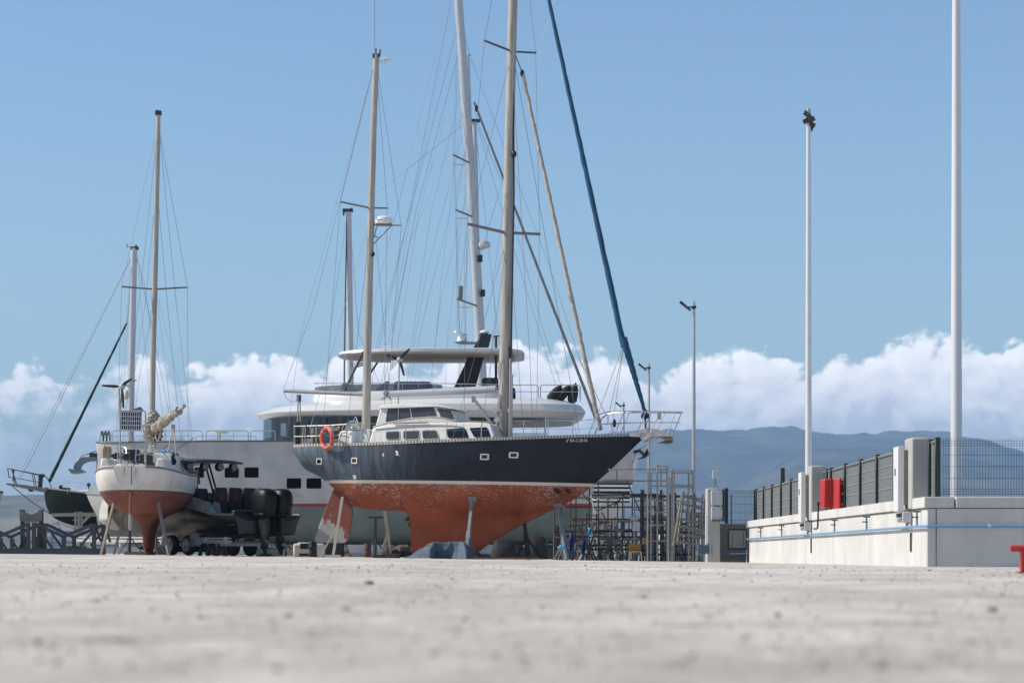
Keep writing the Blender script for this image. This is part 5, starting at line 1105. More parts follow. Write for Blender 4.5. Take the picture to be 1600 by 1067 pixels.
# props under it
m_prop = M('grey_timber_prop', (.27,.22,.18,1), .85, var=.3, scale=5, dirt=.4, stretch=(1,1,.3))
def wprop(top, foot, w_, label, mat):
    o = prop('timber_prop', label, 'prop', wpt(*top), [wpt(*foot)], w_, mat); mb = MB(); mb.ball(wpt(*top), (.17,.17,.035), 12, 6); mb.build('pad', m_greybar, o); return o
wprop((179,781,83.4), (158,867,82.6), .075, 'half bleached timber prop leaning left under the port quarter of the white sailboat', m_prop)
wprop((194.5,800,86.5), (178,866,86.5), .075, 'brown timber prop standing inward of the bleached one under the white sailboat', m_prop)
wprop((246,781,83.4), (264.5,868,82.8), .08, 'grey prop slanting right under the starboard quarter of the white sailboat', M('grey_prop_paint', (.2,.19,.18,1), .8))
jack('boat_stand', 'thin grey boat stand just right of the white sailboat keel', wpt(243,814,88), wpt(243.5,866,88), m_greyst, .09, (.1,.1,.02), .42)
jack('boat_stand', 'slim dark boat stand seen between the props left of the white sailboat keel', wpt(203,812,88), wpt(203,866,88), m_darksteel, .06, (.1,.1,.02), .5)
mb = MB(); p = wpt(219, 867, 86.2); mb.box(Vector((p.x, p.y, G(p.x, p.y)+.05)), (.75, 2.2, .10)); tag(mb.build('timber_block', m_rust), 'rust brown timber pad under the keel of the white sailboat', 'block')
# ------------------------------------------------------------------ dark camouflage speedboat on its trailer
RF = Fr(417, 85, R(128))
def rz(z): return z
o0 = RF.wd(3.5, 0, 0); o0.z = G(o0.x, o0.y)
rib = thing('camouflage_speedboat', 'dark grey camouflage speedboat with T top and rows of seats on a trailer', 'speedboat', o0)
rst = [(0,1.70,1.32,0,.98,.98,.02,2.2,1.25),(1.0,1.72,1.38,1,.96,.96,.02,2.2,1.25),(1.9,1.86,1.41,2,.95,.95,.02,2.2,1.25),(3.2,2.10,1.42,3.2,.94,.94,.02,2.1,1.22),(5.5,2.26,1.38,5.5,.94,.94,.02,2.0,1.2),(7.6,2.40,1.2,7.6,1.0,1.0,.02,1.8,1.12),(9.4,2.53,.85,9.2,1.2,1.2,.02,1.5,1.05),(10.9,2.60,.66,10.7,1.35,1.35,.01,1.4,1.05),(11.7,2.64,.36,11.5,1.75,1.75,.0,1.3,1),(12.0,2.65,.06,11.9,2.3,2.3,.0,1.2,1)]
t = NT('grey_camouflage'); v = t.coord((1,1,1.2)); vo = t.new('ShaderNodeTexVoronoi'); vo.inputs['Scale'].default_value = .42; wv_ = t.noise(v, .9, 2)
t.link(v, vo.inputs['Vector']); sc_ = t.new('ShaderNodeSeparateColor'); t.link(vo.outputs['Color'], sc_.inputs[0])
c = t.mix(t.math('GREATER_THAN', sc_.outputs[0], .42), (.008,.009,.009,1), (.030,.032,.030,1)); c = t.mix(t.math('GREATER_THAN', sc_.outputs[1], .70), c, (.065,.068,.065,1))
sp = t.new('ShaderNodeSeparateXYZ'); t.link(t.coord(), sp.inputs[0])
fw = t.math('ADD', t.math('MULTIPLY', sp.outputs[0], RF.a.x), t.math('MULTIPLY', sp.outputs[1], RF.a.y)); c = t.mix(t.math('GREATER_THAN', fw, 6.2), c, (.36,.36,.345,1))
bot = t.math('LESS_THAN', sp.outputs[2], .88); c = t.mix(bot, c, (.012,.012,.013,1)); t.base(c); t.b.inputs['Roughness'].default_value = .38
mb, rrow = hull_mesh(rst, RF.wd, 60); rh = mb.build('hull', t.m, rib, angle=30); RB = hits(rh)
for s_ in (0, -1):
    mb = MB(); mb.tube([r[s_] for r in rrow], .04, 6); mb.build('rub_rail', m_greybar, rib)
    mb = MB(); sg = 1 if s_ == 0 else -1
    mb.rows([[r[s_], r[s_]+(r[-1-s_]-r[s_]).normalized()*.10+Vector((0,0,h_)), r[s_]+(r[-1-s_]-r[s_]).normalized()*.26+Vector((0,0,h_)), r[s_]+(r[-1-s_]-r[s_]).normalized()*.30] for r, h_ in ((rrow[i], .30*min(1, max(0, (i-6)/6))*(1 if i < 44 else max(.2, 1-(i-44)/16))) for i in range(2, 58))]); mb.build('gunwale', M('grey_gunwale', (.20,.21,.20,1), .5, var=.3), rib, angle=30)
# console, screen, wheel
block(RF, 5.2, 6.6, -.62, .62, 1.3, 2.9, 'console', M('dark_console', (.03,.033,.034,1), .5), rib, .08)
mb = MB(); mb.bridge([RF.wd(5.25,o,z) for o, z in ((-.6,2.85),(.6,2.85),(.55,3.35),(-.55,3.35))], [RF.wd(5.5,o,z) for o, z in ((-.6,2.85),(.6,2.85),(.55,3.35),(-.55,3.35))]); mb.build('windscreen', m_glass2, rib)
mb = MB(); mb.bridge([RF.wd(5.12,o,z) for o, z in ((-.55,2.4),(.1,2.4),(.1,2.78),(-.55,2.78))], [RF.wd(5.2,o,z) for o, z in ((-.55,2.4),(.1,2.4),(.1,2.78),(-.55,2.78))]); mb.build('chart_screen', M('screen_glass', (.07,.085,.11,1), .1), rib)
c = RF.wd(5.0, .0, 2.35); mb = MB(); mb.tube([c+.19*(math.cos(a)*RF.n+math.sin(a)*Vector((0,0,1))) for a in [2*math.pi*i/18 for i in range(19)]], .018, 6, cap=False); mb.tube([c-RF.n*.19, c+RF.n*.19], .014, 5); mb.tube([c, c+RF.a*.2], .03, 6); mb.build('steering_wheel', m_black, rib)
# seats
m_seat = M('black_seat', (.016,.017,.018,1), .8, var=.2); m_seatred = M('dark_red_seat_panel', (.085,.022,.016,1), .85); m_seatg = M('grey_seat_shell', (.16,.17,.165,1), .6)
def seat(x, o, nm='seat'):
    q = [(x+.42,1.62),(x+.45,1.9),(x+.10,1.95),(x+.04,2.45),(x-.02,2.62),(x-.10,2.64),(x-.14,2.5),(x-.12,1.7),(x-.08,1.62)]
    mb = MB(); mb.bridge([RF.wd(a, o-.24, z) for a, z in q], [RF.wd(a, o+.24, z) for a, z in q]); s_ = mb.build(nm, m_seat, rib, bevel=.05, seg=3)
    q = [(-.11,2.2),(.11,2.2),(.11,2.47),(-.11,2.47)]
    mb = MB(); mb.bridge([RF.wd(x-.15, o+a, z) for a, z in q], [RF.wd(x-.10, o+a, z) for a, z in q]); mb.build('seat_panel', m_seatred, s_)
for x, os_ in ((1.6, (-.85,-.28,.28,.85)), (3.1, (-.7,0,.7))):
    for o in os_: seat(x, o)
for o in (-1.14, 1.14):
    q = [(1.0,1.5),(1.2,2.1),(1.45,2.15),(1.75,1.5)]; mb = MB(); mb.bridge([RF.wd(a, o-.04, z) for a, z in q], [RF.wd(a, o+.04, z) for a, z in q]); mb.build('seat_side', m_seatg, rib)
    q = [(2.6,1.6),(2.9,2.25),(3.1,2.3),(3.4,1.6)]; mb = MB(); mb.bridge([RF.wd(a, o*.9-.04, z) for a, z in q], [RF.wd(a, o*.9+.04, z) for a, z in q]); mb.build('seat_side', m_seatg, rib)
block(RF, .15, .55, -1.2, 1.2, 1.3, 1.85, 'transom_bench', m_black, rib, .06)
# T top
top = [(2.6,3.47),(2.7,3.58),(4.5,3.66),(6.6,3.58),(6.7,3.48)]
mb = MB(); rows = []
for x, z0, hw in ((3.1,3.54,1.0),(3.3,3.56,1.12),(4.2,3.62,1.18),(5.6,3.62,1.12),(6.8,3.56,.9),(7.0,3.53,.7)):
    rows.append([RF.wd(x, o*hw, z0+dz) for o, dz in ((-1,-.06),(-1,.0),(-.6,.06),(0,.08),(.6,.06),(1,0),(1,-.06),(0,-.04))])
mb.rows(rows, close=True); mb.add(rows[0], [tuple(range(8))]); mb.add(rows[-1], [tuple(range(8))]); rt = mb.build('hard_top', M('dark_grey_roof', (.03,.032,.033,1), .45), rib, angle=50)
for a, b in (((6.3,-.85,1.8),(6.1,-.8,3.52)), ((6.3,.85,1.8),(6.1,.8,3.52)), ((4.1,-.85,1.7),(5.0,-.8,3.55)), ((4.35,-.85,1.7),(5.25,-.8,3.55)), ((4.1,.85,1.7),(5.0,.8,3.55)), ((4.35,.85,1.7),(5.25,.8,3.55)), ((5.0,-.8,3.45),(3.4,-.9,3.48)), ((6.1,-.8,3.3),(5.0,-.8,3.45))):
    mb = MB(); mb.tube([RF.wd(*a), RF.wd(*b)], .035, 8); mb.build('top_post', m_black, rib)
mb = MB(); mb.lathe([(.26,0),(.30,.04),(.30,.16),(.22,.24),(0,.25)], RF.wd(5.9, -.2, 3.70), 16); mb.build('radar_dome', m_black, rib)
for x, o in ((3.35,-1.0),(3.25,-.45),(3.25,.15),(3.25,.7),(4.1,-1.1)):
    c = RF.wd(x, o, 3.38); Mx = Matrix.Rotation(R(90), 3, 'X') @ Matrix.Identity(3); s_ = MB(); s_.lathe([(.05,-.1),(.14,-.08),(.15,.0),(.14,.08),(.05,.1)], c, 14, Matrix.Rotation(R(38), 3, 'Z')@Matrix.Rotation(R(90), 3, 'X')); sp_ = s_.build('speaker', m_black, rib)
    s_ = MB(); s_.lathe([(.03,-.105),(.11,-.102),(.115,-.108),(.03,-.112)], c, 14, Matrix.Rotation(R(38), 3, 'Z')@Matrix.Rotation(R(-90), 3, 'X')); s_.build('speaker_cone', m_greyst, sp_)
for a, b in (((5.2,-1.0,3.62),(3.2,-.9,4.35)), ((6.4,-.8,3.58),(4.6,-.9,4.30))):
    mb = MB(); mb.tube([RF.wd(*a), RF.wd(*b)], .013, 5); mb.build('whip_aerial', m_black, rib)
mb = MB(); c = RF.wd(9.6, -.72, 2.45)
rows = [[RF.wd(8.6+.28*i, -1.18+.105*i+.05*noise.noise(Vector((i*.6,j*.5,0))), 2.5-.13*j+.05*noise.noise(Vector((i*.5,j*.7,3)))) for j in range(8)] for i in range(8)]
mb.rows(rows); o = mb.build('bow_cloth', M('pale_cloth', (.46,.45,.42,1), .95, var=.2, scale=6), rib, angle=80, fix=False); o.modifiers.new('s', 'SOLIDIFY').thickness = .02
# outboards
def outboard(o):
    c = lambda x, dy, z: RF.wd(x*1.05, o+dy, z)
    ob = MB(); rows = []
    for z, x0, x1, hw in ((1.58,-.60,-.18,.18),(1.66,-.76,-.06,.255),(1.72,-.78,-.05,.262),(1.735,-.77,-.06,.252),(1.75,-.79,-.05,.266),(2.0,-.85,-.02,.285),(2.28,-.86,-.02,.28),(2.44,-.82,-.05,.255),(2.53,-.72,-.12,.21),(2.56,-.56,-.24,.13)):
        rows.append([c(x, y, z) for x, y in ((x1,-hw*.75),(x1-.08,-hw),((x0+x1)/2,-hw*1.04),(x0+.1,-hw*.95),(x0,-hw*.6),(x0-.02,0),(x0,hw*.6),(x0+.1,hw*.95),((x0+x1)/2,hw*1.04),(x1-.08,hw),(x1,hw*.75))])
    ob.rows(rows, close=True); n_ = 11; ob.add(rows[0], [tuple(range(n_))]); ob.add(rows[-1], [tuple(range(n_))])
    cw = ob.build('outboard_cowling', M('black_cowl', (.007,.007,.008,1), .45), rib, angle=50); cw.data.materials[0].node_tree.nodes['Principled BSDF'].inputs['Specular IOR Level'].default_value = .25
    ob = MB(); rows = []
    for z, x0, x1, hw in ((1.60,-.58,-.16,.17),(1.25,-.60,-.20,.15),(.95,-.56,-.24,.10),(.80,-.74,-.2,.09)):
        rows.append([c(x, y, z) for x, y in ((x1,-hw*.5),((x0+x1)/2,-hw),(x0,-hw*.5),(x0,hw*.5),((x0+x1)/2,hw),(x1,hw*.5))])
    ob.rows(rows, close=True); ob.add(rows[0], [tuple(range(6))]); ob.build('midsection', m_black, rib, angle=50)
    ob = MB(); ob.bridge([c(x, -.16, .80) for x in (-.2,)]+[c(-.8,-.10,.80), c(-.8,.10,.80), c(-.2,.16,.80)], [c(-.2,-.16,.775), c(-.8,-.10,.775), c(-.8,.10,.775), c(-.2,.16,.775)]); ob.bridge([c(x, .03, z) for x, z in ((-.25,.78),(-.62,.78),(-.60,.62),(-.52,.40),(-.42,.38),(-.30,.60))], [c(x, -.03, z) for x, z in ((-.25,.78),(-.62,.78),(-.60,.62),(-.52,.40),(-.42,.38),(-.30,.60))]); ob.tube([c(-.2,0,.62), c(-.3,0,.62), c(-.6,0,.62), c(-.72,0,.62)], [.02,.06,.06,.05], 10); ob.build('gearcase', m_black, rib, angle=40)
    ob = MB(); h = c(-.76,0,.62); ob.ball(h, (.06,.06,.06))
    for i in range(3):
        a = 2*math.pi*i/3+o; d = math.cos(a)*RF.n+math.sin(a)*Vector((0,0,1)); e_ = RF.a*.05+d.cross(RF.a)*.06; ob.prism([h+d*.04-e_*.4, h+d*.14-e_, h+d*.2, h+d*.14+e_, h+d*.04+e_*.4], RF.a*.012)
    ob.build('propeller', m_greybar, rib)
for o in (-.38, .24): outboard(o)
mb = MB(); mb.bridge([RF.wd(-.02,o,z) for o, z in ((-1.25,1.66),(1.25,1.66),(1.1,1.05),(0,.96),(-1.1,1.05))], [RF.wd(-.14,o,z) for o, z in ((-.9,1.5),(.9,1.5),(.8,1.1),(0,1.02),(-.8,1.1))]); mb.build('transom_bracket', m_black, rib)
# trailer
tr_o = RF.wd(4, 0, 0); tr_o.z = G(tr_o.x, tr_o.y)
trl = thing('boat_trailer', 'galvanised twin axle boat trailer under the dark camouflage speedboat', 'trailer', tr_o)
m_trail = M('pale_galvanised_trailer', (.50,.49,.47,1), .45, .3, var=.15)
for o in (-1.05, 1.05):
    mb = MB(); mb.beam(RF.wd(.6,o,.92), RF.wd(11.5,o*.8,1.03), .09, .05); mb.beam(RF.wd(.6,o,.80), RF.wd(11.5,o*.8,.91), .09, .10); mb.build('side_beam', m_trail, trl)
    for k in range(9):
        x = .9+k*1.25; mb = MB(); mb.beam(RF.wd(x,o*(1-.018*x),.78), RF.wd(x,o*(1-.018*x),.97), .10, .10); mb.build('beam_bracket', m_trail, trl)
for x in (1.2, 3.4, 5.6, 8.0, 10.2):
    mb = MB(); mb.beam(RF.wd(x,-1.05,.72), RF.wd(x,1.05,.72), .08, .10); mb.build('cross_beam', m_trail, trl)
    for s_ in (-1, 1):
        mb = MB(); mb.tube([RF.wd(x-.35,s_*.55,.98), RF.wd(x+.35,s_*.55,.98)], .07, 10); mb.beam(RF.wd(x,s_*.55,.74), RF.wd(x,s_*.55,.96), .05, .05); mb.build('roller', m_rubber, trl)
mb = MB(); mb.beam(RF.wd(11.5,-.8,.80), RF.wd(13.0,0,.78), .09, .09); mb.beam(RF.wd(11.5,.8,.80), RF.wd(13.0,0,.78), .09, .09); mb.build('drawbar', m_trail, trl)
mb = MB(); mb.tube([RF.wd(12.8,0,.45), RF.wd(12.8,0,1.2)], .035, 8); mb.build('jockey_leg', m_galv, trl)
wr_ = .345
gx_ = [(RF.loc(RF.at(269,853,-1.22)).x), (RF.loc(RF.at(295,853,-1.22)).x)]
Rw = Matrix((( RF.a.x, RF.n.x, 0),(RF.a.y, RF.n.y, 0),(0,0,1)))
for o in (-1.22, 1.22):
    for x in gx_:
        c = RF.wd(x, o, 0); c.z = G(c.x, c.y)+wr_; sg = 1 if o > 0 else -1
        Mx = Rw@Matrix.Rotation(R(-90*sg), 3, 'X')
        wl = MB(); wl.lathe([(.19,-.10),(.30,-.115),(.335,-.08),(.345,-.03),(.345,.03),(.335,.08),(.30,.115),(.215,.10),(.2,.08)], c, 28, Mx); tyre = wl.build('wheel', m_rubber, trl, angle=50)
        wl = MB(); wl.lathe([(.225,.07),(.225,.135),(.205,.135),(.185,.10),(.13,.115),(.09,.14),(.075,.165),(.04,.17),(.0,.17)], c, 24, Mx)
        wl.build('rim', M('rusty_rim', (.58,.54,.49,1), .6, .4, var=.4, scale=9, dirt=.6, dirtcol=(.10,.055,.03,1)), tyre)
    xs_ = sorted(gx_); q = [(xs_[0]-.62,.72),(xs_[0]-.42,1.10),(xs_[1]+.42,1.10),(xs_[1]+.60,.72),(xs_[1]+.55,.72),(xs_[1]+.36,1.05),(xs_[0]-.37,1.05),(xs_[0]-.57,.72)]
    mb = MB(); mb.bridge([RF.wd(x, o-.13, z) for x, z in q], [RF.wd(x, o+.13, z) for x, z in q]); mb.build('mudguard', m_trail, trl)
    sg = 1 if o > 0 else -1; q = [(xs_[0]-.62,.66),(xs_[0]-.62,.80),(xs_[0]-.42,1.10),(xs_[0]-.30,1.10),(xs_[0]-.36,.66)]
    mb = MB(); mb.bridge([RF.wd(x, o+sg*.12, z) for x, z in q], [RF.wd(x, o+sg*.145, z) for x, z in q]); mb.build('mudguard_side', m_galv, trl)
for x in (2.6, 2.1, 1.5): 
    p = RF.wd(x, -.9, 0); g_ = G(p.x, p.y); mb = MB(); mb.prism([p+Vector((-.17,0,g_)), p+Vector((-.10,0,g_)), p+Vector((0,0,g_+.42)), p+Vector((.10,0,g_)), p+Vector((.17,0,g_)), p+Vector((.05,0,g_+.5)), p+Vector((-.05,0,g_+.5))], RF.n*.08); tag(mb.build('axle_stand', m_darksteel), 'dark steel axle stand under the tail of the boat trailer', 'stand', 'axle stands under the trailer tail')
# ------------------------------------------------------------------ steel cradles at the left edge
def cradle(nm, label, Y, dx):
    base = P(75+dx, 866, Y); o = thing(nm, label, 'boat cradle', Vector((base.x, base.y, G(base.x, base.y))))
    z0 = base.z*0+G(base.x, base.y)
    def pt(x, y, dy=0): return Vector(((x+dx-CX)/F*Y, Y+dy, max(CZ+(HY-y)/F*Y, z0+.02)))
    for dy in (0, 1.9):
        MB().beam(pt(-40,861.5,dy), pt(150,861.5,dy), .16, .22).build('base_beam', m_blueiron, o)
        for x, yt in ((1,840),(44,816),(53,816),(100,838),(147,818)): MB().beam(pt(x,866,dy), pt(x,yt,dy), .12, .13).build('upright', m_blueiron, o)
        for a, b in (((-2,838),(45,818)), ((56,818),(99,838)), ((100,838),(146,819)), ((-2,838),(-40,820))): MB().beam(pt(*a, dy), pt(*b, dy), .12, .10).build('rafter', m_blueiron, o)
        for a, b in (((44,835),(38,858)), ((62,828),(84,860)), ((34,828),(46,858)), ((126,852),(145,830)), ((150,825),(158,846)), ((2,846),(12,860))): MB().beam(pt(*a, dy), pt(*b, dy), .07, .07).build('brace', m_darksteel, o)
    for x in (30, 59): MB().beam(pt(x,862,.6), pt(x,796,.6), .13, .13).build('saddle_post', m_darksteel, o)
    q = [(25.5,794),(30,798),(43,803),(46,803),(57,798),(61,796),(61,813),(52,815),(33,815),(26,812)]
    mb = MB(); mb.bridge([pt(x, y, .5) for x, y in q], [pt(x, y, .7) for x, y in q]); mb.build('saddle', M('weathered_saddle_board', (.20,.185,.165,1), .8, var=.3, scale=4, dirt=.5), o)
    for x in (27, 62):
        mb = MB(); q = [(x-4,862),(x-1.5,850),(x+1.5,848),(x+4,862)]; mb.bridge([pt(a, b, .5) for a, b in q], [pt(a, b, .8) for a, b in q]); mb.build('gusset', m_darksteel, o)
    return o
cradle('steel_cradle', 'blue grey steel boat cradle with V shaped saddle at the left edge', 82, 0)
# lattice stand, blocks and barrier behind the cradle
ls = thing('steel_trestle', 'pale lattice steel trestle standing between the cradle and the green boat', 'trestle', P(120,853,95))
for x in (117, 121.5, 124, 127.5): MB().beam(P(x,866,95), P(x+(.5 if x > 122 else 1),799,95), .06, .06).build('upright', m_galv, ls)
for y in (803, 812, 826, 842, 851): MB().beam(P(114,y,95), P(129,y,95), .05, .05).build('rung', m_galv, ls)
MB().beam(P(129,816,95), P(141,804,95), .09, .09).build('brace', m_galv, ls)
random.seed(9)
for k, (x, y, w_, h_) in enumerate(((121,860,24,5),(113,856,12,4),(127,856,10,4))):
    p = P(x, y, 92); mb = MB(); mb.box(p, (w_/F*92, .8, h_/F*92*1.9)); tag(mb.build('timber_block', M('old_block', (.12,.10,.08,1), .9, var=.3)), ('long low timber block behind the cradle', 'small timber block left on top of the low block pile', 'small timber block right on top of the low block pile')[k], 'block')
mb = MB(); mb.box(P(131,863.5,86), (26/F*86, .3, 5/F*86)); bar = mb.build('traffic_barrier', m_red); tag(bar, 'low red and white plastic barrier lying behind the steel cradle', 'barrier')
for x in (121, 143): MB().box(P(x,863.5,85.8), (5/F*86, .12, 4.6/F*86)).build('white_band', m_white_old, bar)
# things lying under the catamaran
def simple_tank(px0, px1, py0, py1, Y, nm, label, cat_, mat):
    a, b = P(px0, py1, Y), P(px1, py0, Y); z0 = G(a.x, Y); w_ = b.x-a.x; h_ = b.z-z0; c = Vector(((a.x+b.x)/2, Y+w_*.3, z0)); o = thing(nm, label, cat_, c)
    mb = MB(); mb.box(c+Vector((0,0,h_*.42)), (w_, w_*.6, h_*.84)); mb.build('body', mat, o, bevel=.07, seg=3)
    mb = MB(); mb.box(c+Vector((-w_*.1,0,h_*.86)), (w_*.55, w_*.4, h_*.1)); mb.build('lid', mat, o, bevel=.03)
    mb = MB(); mb.lathe([(.06,0),(.06,.06),(.0,.07)], c+Vector((w_*.3,0,h_*.84)), 10); mb.build('cap', m_greybar, o)
    mb = MB(); mb.box(c+Vector((-w_*.1,-w_*.305,h_*.12)), (w_*.4,.02,h_*.16)); mb.build('recess', M('dark_recess', (.05,.03,.03,1), .8), o); return o
simple_tank(398, 443, 851, 870, 90, 'plastic_tank', 'cream plastic tank on the ground behind the outboard engines', 'tank', m_cream)
o = simple_tank(458, 506, 845, 870, 94, 'equipment_cabinet', 'cream equipment cabinet with dark window under the catamaran', 'cabinet', m_cream)
MB().box(P(476,853,93.85), (14/F*94,.03,9/F*94)).build('window', m_black, o)
def barrel(px, Y, r, h, label, mat):
    p = P(px, 868, Y); g_ = G(p.x, Y); c = Vector((p.x, Y, g_)); o = thing('barrel', label, 'barrel', c); mb = MB(); mb.lathe([(r*.96,0),(r,.02),(r,h*.32),(r*1.03,h*.335),(r,h*.35),(r,h*.65),(r*1.03,h*.665),(r,h*.68),(r,h*.98),(r*.96,h),(r*.9,h*.985)], c, 20); mb.build('drum', mat, o)
    mb = MB(); mb.lathe([(.04,0),(.04,.03)], c+Vector((r*.5,0,h)), 8); mb.build('bung', m_darksteel, o)
barrel(489, 91, .15, .55, 'narrow black drum in front of the cream cabinet', m_black); barrel(574.5, 92, .13, .5, 'dark red brown drum under the catamaran between the props', M('dark_red_drum', (.09,.03,.025,1), .6)); barrel(606, 93, .11, .4, 'small black drum under the catamaran behind the forked prop', m_darksteel)
jack('boat_stand', 'black catamaran stand with flat head left of the forked prop', P(587,808,103), P(586,867,103), m_darksteel, .10, (.6,.4,.1), .5)
for k, x in enumerate((250, 340, 430, 520, 660, 720, 800, 880)):
    p = P(x, 868, 109.4); g_ = G(p.x, 109.4); mb = MB(); mb.box((p.x, 109.4, (g_+.85)/2), (.9, .9, .85-g_+.02)); tag(mb.build('keel_block', M('keel_block_timber', (.075,.062,.05,1), .95, var=.3)), 'stacked dark timber keel block bearing the near hull of the catamaran', 'keel block', 'keel blocks under the catamaran')
# rock mound of the breakwater
random.seed(21); mb = MB()
for k in range(900):
    x = random.uniform(-12.5, 6); y = random.uniform(138, 148); r = random.uniform(.3, .8); mb.ball((x, y, .1+random.uniform(0, .85)*(1-abs(y-143)/7)), (r, r*.8, r*.7), 6, 4, Matrix.Rotation(random.uniform(0, 3), 3, 'Z'))
tag(mb.build('rock_mound', M('brown_rock', (.10,.082,.065,1), .95, var=.4, scale=2), angle=0), 'heaped brown breakwater rocks behind the boats', 'rocks', kind='stuff')
# ------------------------------------------------------------------ white concrete wall on the right
t = NT('white_painted_concrete'); v = t.coord(); c = t.mix(t.ramp(t.noise(v, .8, 5), .3, .7), (.50,.485,.455,1), (.61,.59,.56,1))
c = t.mix(t.ramp(t.noise(t.coord((2,2,.25)), 1.6, 6, .65), .50, .70, 0, .38), c, (.36,.33,.29,1)); c = t.mix(t.ramp(t.noise(v, 9, 5), .62, .72, 0, .25), c, (.36,.34,.31,1))
t.base(c); t.b.inputs['Roughness'].default_value = .85; t.bump(t.noise(v, 30, 3), .12, .01); m_wall = t.m
WA, WB_ = Vector((7.29, 45, 0)), Vector((6.956, 75, 0)); wd_ = (WB_-WA).normalized(); wn_ = Vector((-wd_.y, wd_.x, 0))      # wn_ points to the left, off the wall
def wl(y, off=0.0, z=0.0): p = WA+wd_*(y-45)+wn_*off; return Vector((p.x, p.y, z))
ZT = 1.357
cw = thing('concrete_wall', 'long low white concrete wall with coping running away from the right foreground', 'wall', wl(55, -.2, 0))
mb = MB(); mb.bridge([wl(45.02,-.05,-.2), wl(76.2,-.05,-.2), wl(76.2,-.45,-.2), wl(45.02,-.45,-.2)], [wl(45.02,-.05,1.2), wl(76.2,-.05,1.2), wl(76.2,-.45,1.2), wl(45.02,-.45,1.2)]); mb.bridge([wl(45.03,-.1,-.2), wl(45.4,-.1,-.2), Vector((24,45.4,-.2)), Vector((24,45.03,-.2))], [wl(45.03,-.1,1.2), wl(45.4,-.1,1.2), Vector((24,45.4,1.2)), Vector((24,45.03,1.2))]); mb.build('wall_core', m_concG, cw)
js = [45.0, 46.8, 49.3, 51.8, 54.3, 56.9, 59.4, 62.0, 64.5, 67.0, 69.5, 72.0, 75.05]
for a, b in zip(js, js[1:]):
    mb = MB(); A = [wl(a+.012,0,-.2), wl(b-.012,0,-.2), wl(b-.012,-.12,-.2), wl(a+.012,-.12,-.2)]; mb.bridge(A, [Vector((p.x,p.y,1.15)) for p in A]); mb.build('wall_panel', m_wall, cw, bevel=.006, seg=1)
jc = [45.0-.04, 47.2, 49.4, 52.0, 54.6, 57.1, 59.6, 62.1, 64.6, 67.1, 69.6, 72.1, 75.05]
for a, b in zip(jc, jc[1:]):
    mb = MB(); A = [wl(a+.004,.05,1.165), wl(b-.004,.05,1.165), wl(b-.004,-.48,1.165), wl(a+.004,-.48,1.165)]; mb.bridge(A, [Vector((p.x,p.y,ZT)) for p in A]); mb.build('coping_stone', m_wall, cw, bevel=.012)
for a, b in ((7.30,7.447),(7.462,11.4),(11.41,15.4),(15.41,19.4),(19.41,24)):
    mb = MB(); mb.box(((a+b)/2, 44.98+.07, .475), (b-a, .14, 1.35)); mb.build('wall_panel', m_wall, cw, bevel=.005, seg=1)
for a, b in ((7.80,11.3),(11.31,15.3),(15.31,24)):
    mb = MB(); mb.box(((a+b)/2, 45.17, 1.261), (b-a, .44, .192)); mb.build('coping_stone', m_wall, cw, bevel=.012)
mb = MB(); mb.box((15.9, 60.3, .5), (16.8, 29.6, 1.56)); tag(mb.build('raised_quay', m_concG), kind='structure')
# blue water pipe with taps
wp = thing('water_pipe', 'blue water pipe with brass taps clipped along the white wall', 'pipe', wl(55,.07,.84))
mb = MB(); mb.tube([wl(75.0,.07,.82), wl(60,.07,.83), wl(46,.07,.84), wl(45.0,.07,.84), Vector((7.28,44.90,.84)), Vector((8.0,44.90,.84)), Vector((24,44.90,.845))], .023, 10); mb.build('pipe_run', m_bluepipe, wp)
m_tap = M('grey_tap', (.12,.13,.14,1), .5, .5)
for y in (71.3, 66.3, 61.0, 56.3, 51.6, 45.6):
    p = wl(y, .07, .84); mb = MB(); mb.tube([p, p+Vector((0,0,.26))], .016, 6); mb.tube([p+Vector((-.09,0,.17)), p+Vector((.03,0,.17))], .014, 6); mb.tube([p+Vector((-.07,0,.27)), p+Vector((.07,0,.27))], .018, 6); mb.build('tap', m_tap, wp)
    mb = MB(); mb.tube([p+Vector((0,0,.02)), p+Vector((0,0,.12))], .022, 6); mb.build('riser', m_bluepipe, wp)
for x in (8.35, 9.2):
    mb = MB(); mb.tube([Vector((x,44.9,.84)), Vector((x+.05,44.9,.84))], .038, 10); mb.build('coupling', M('pale_coupling', (.4,.5,.58,1), .5), wp)
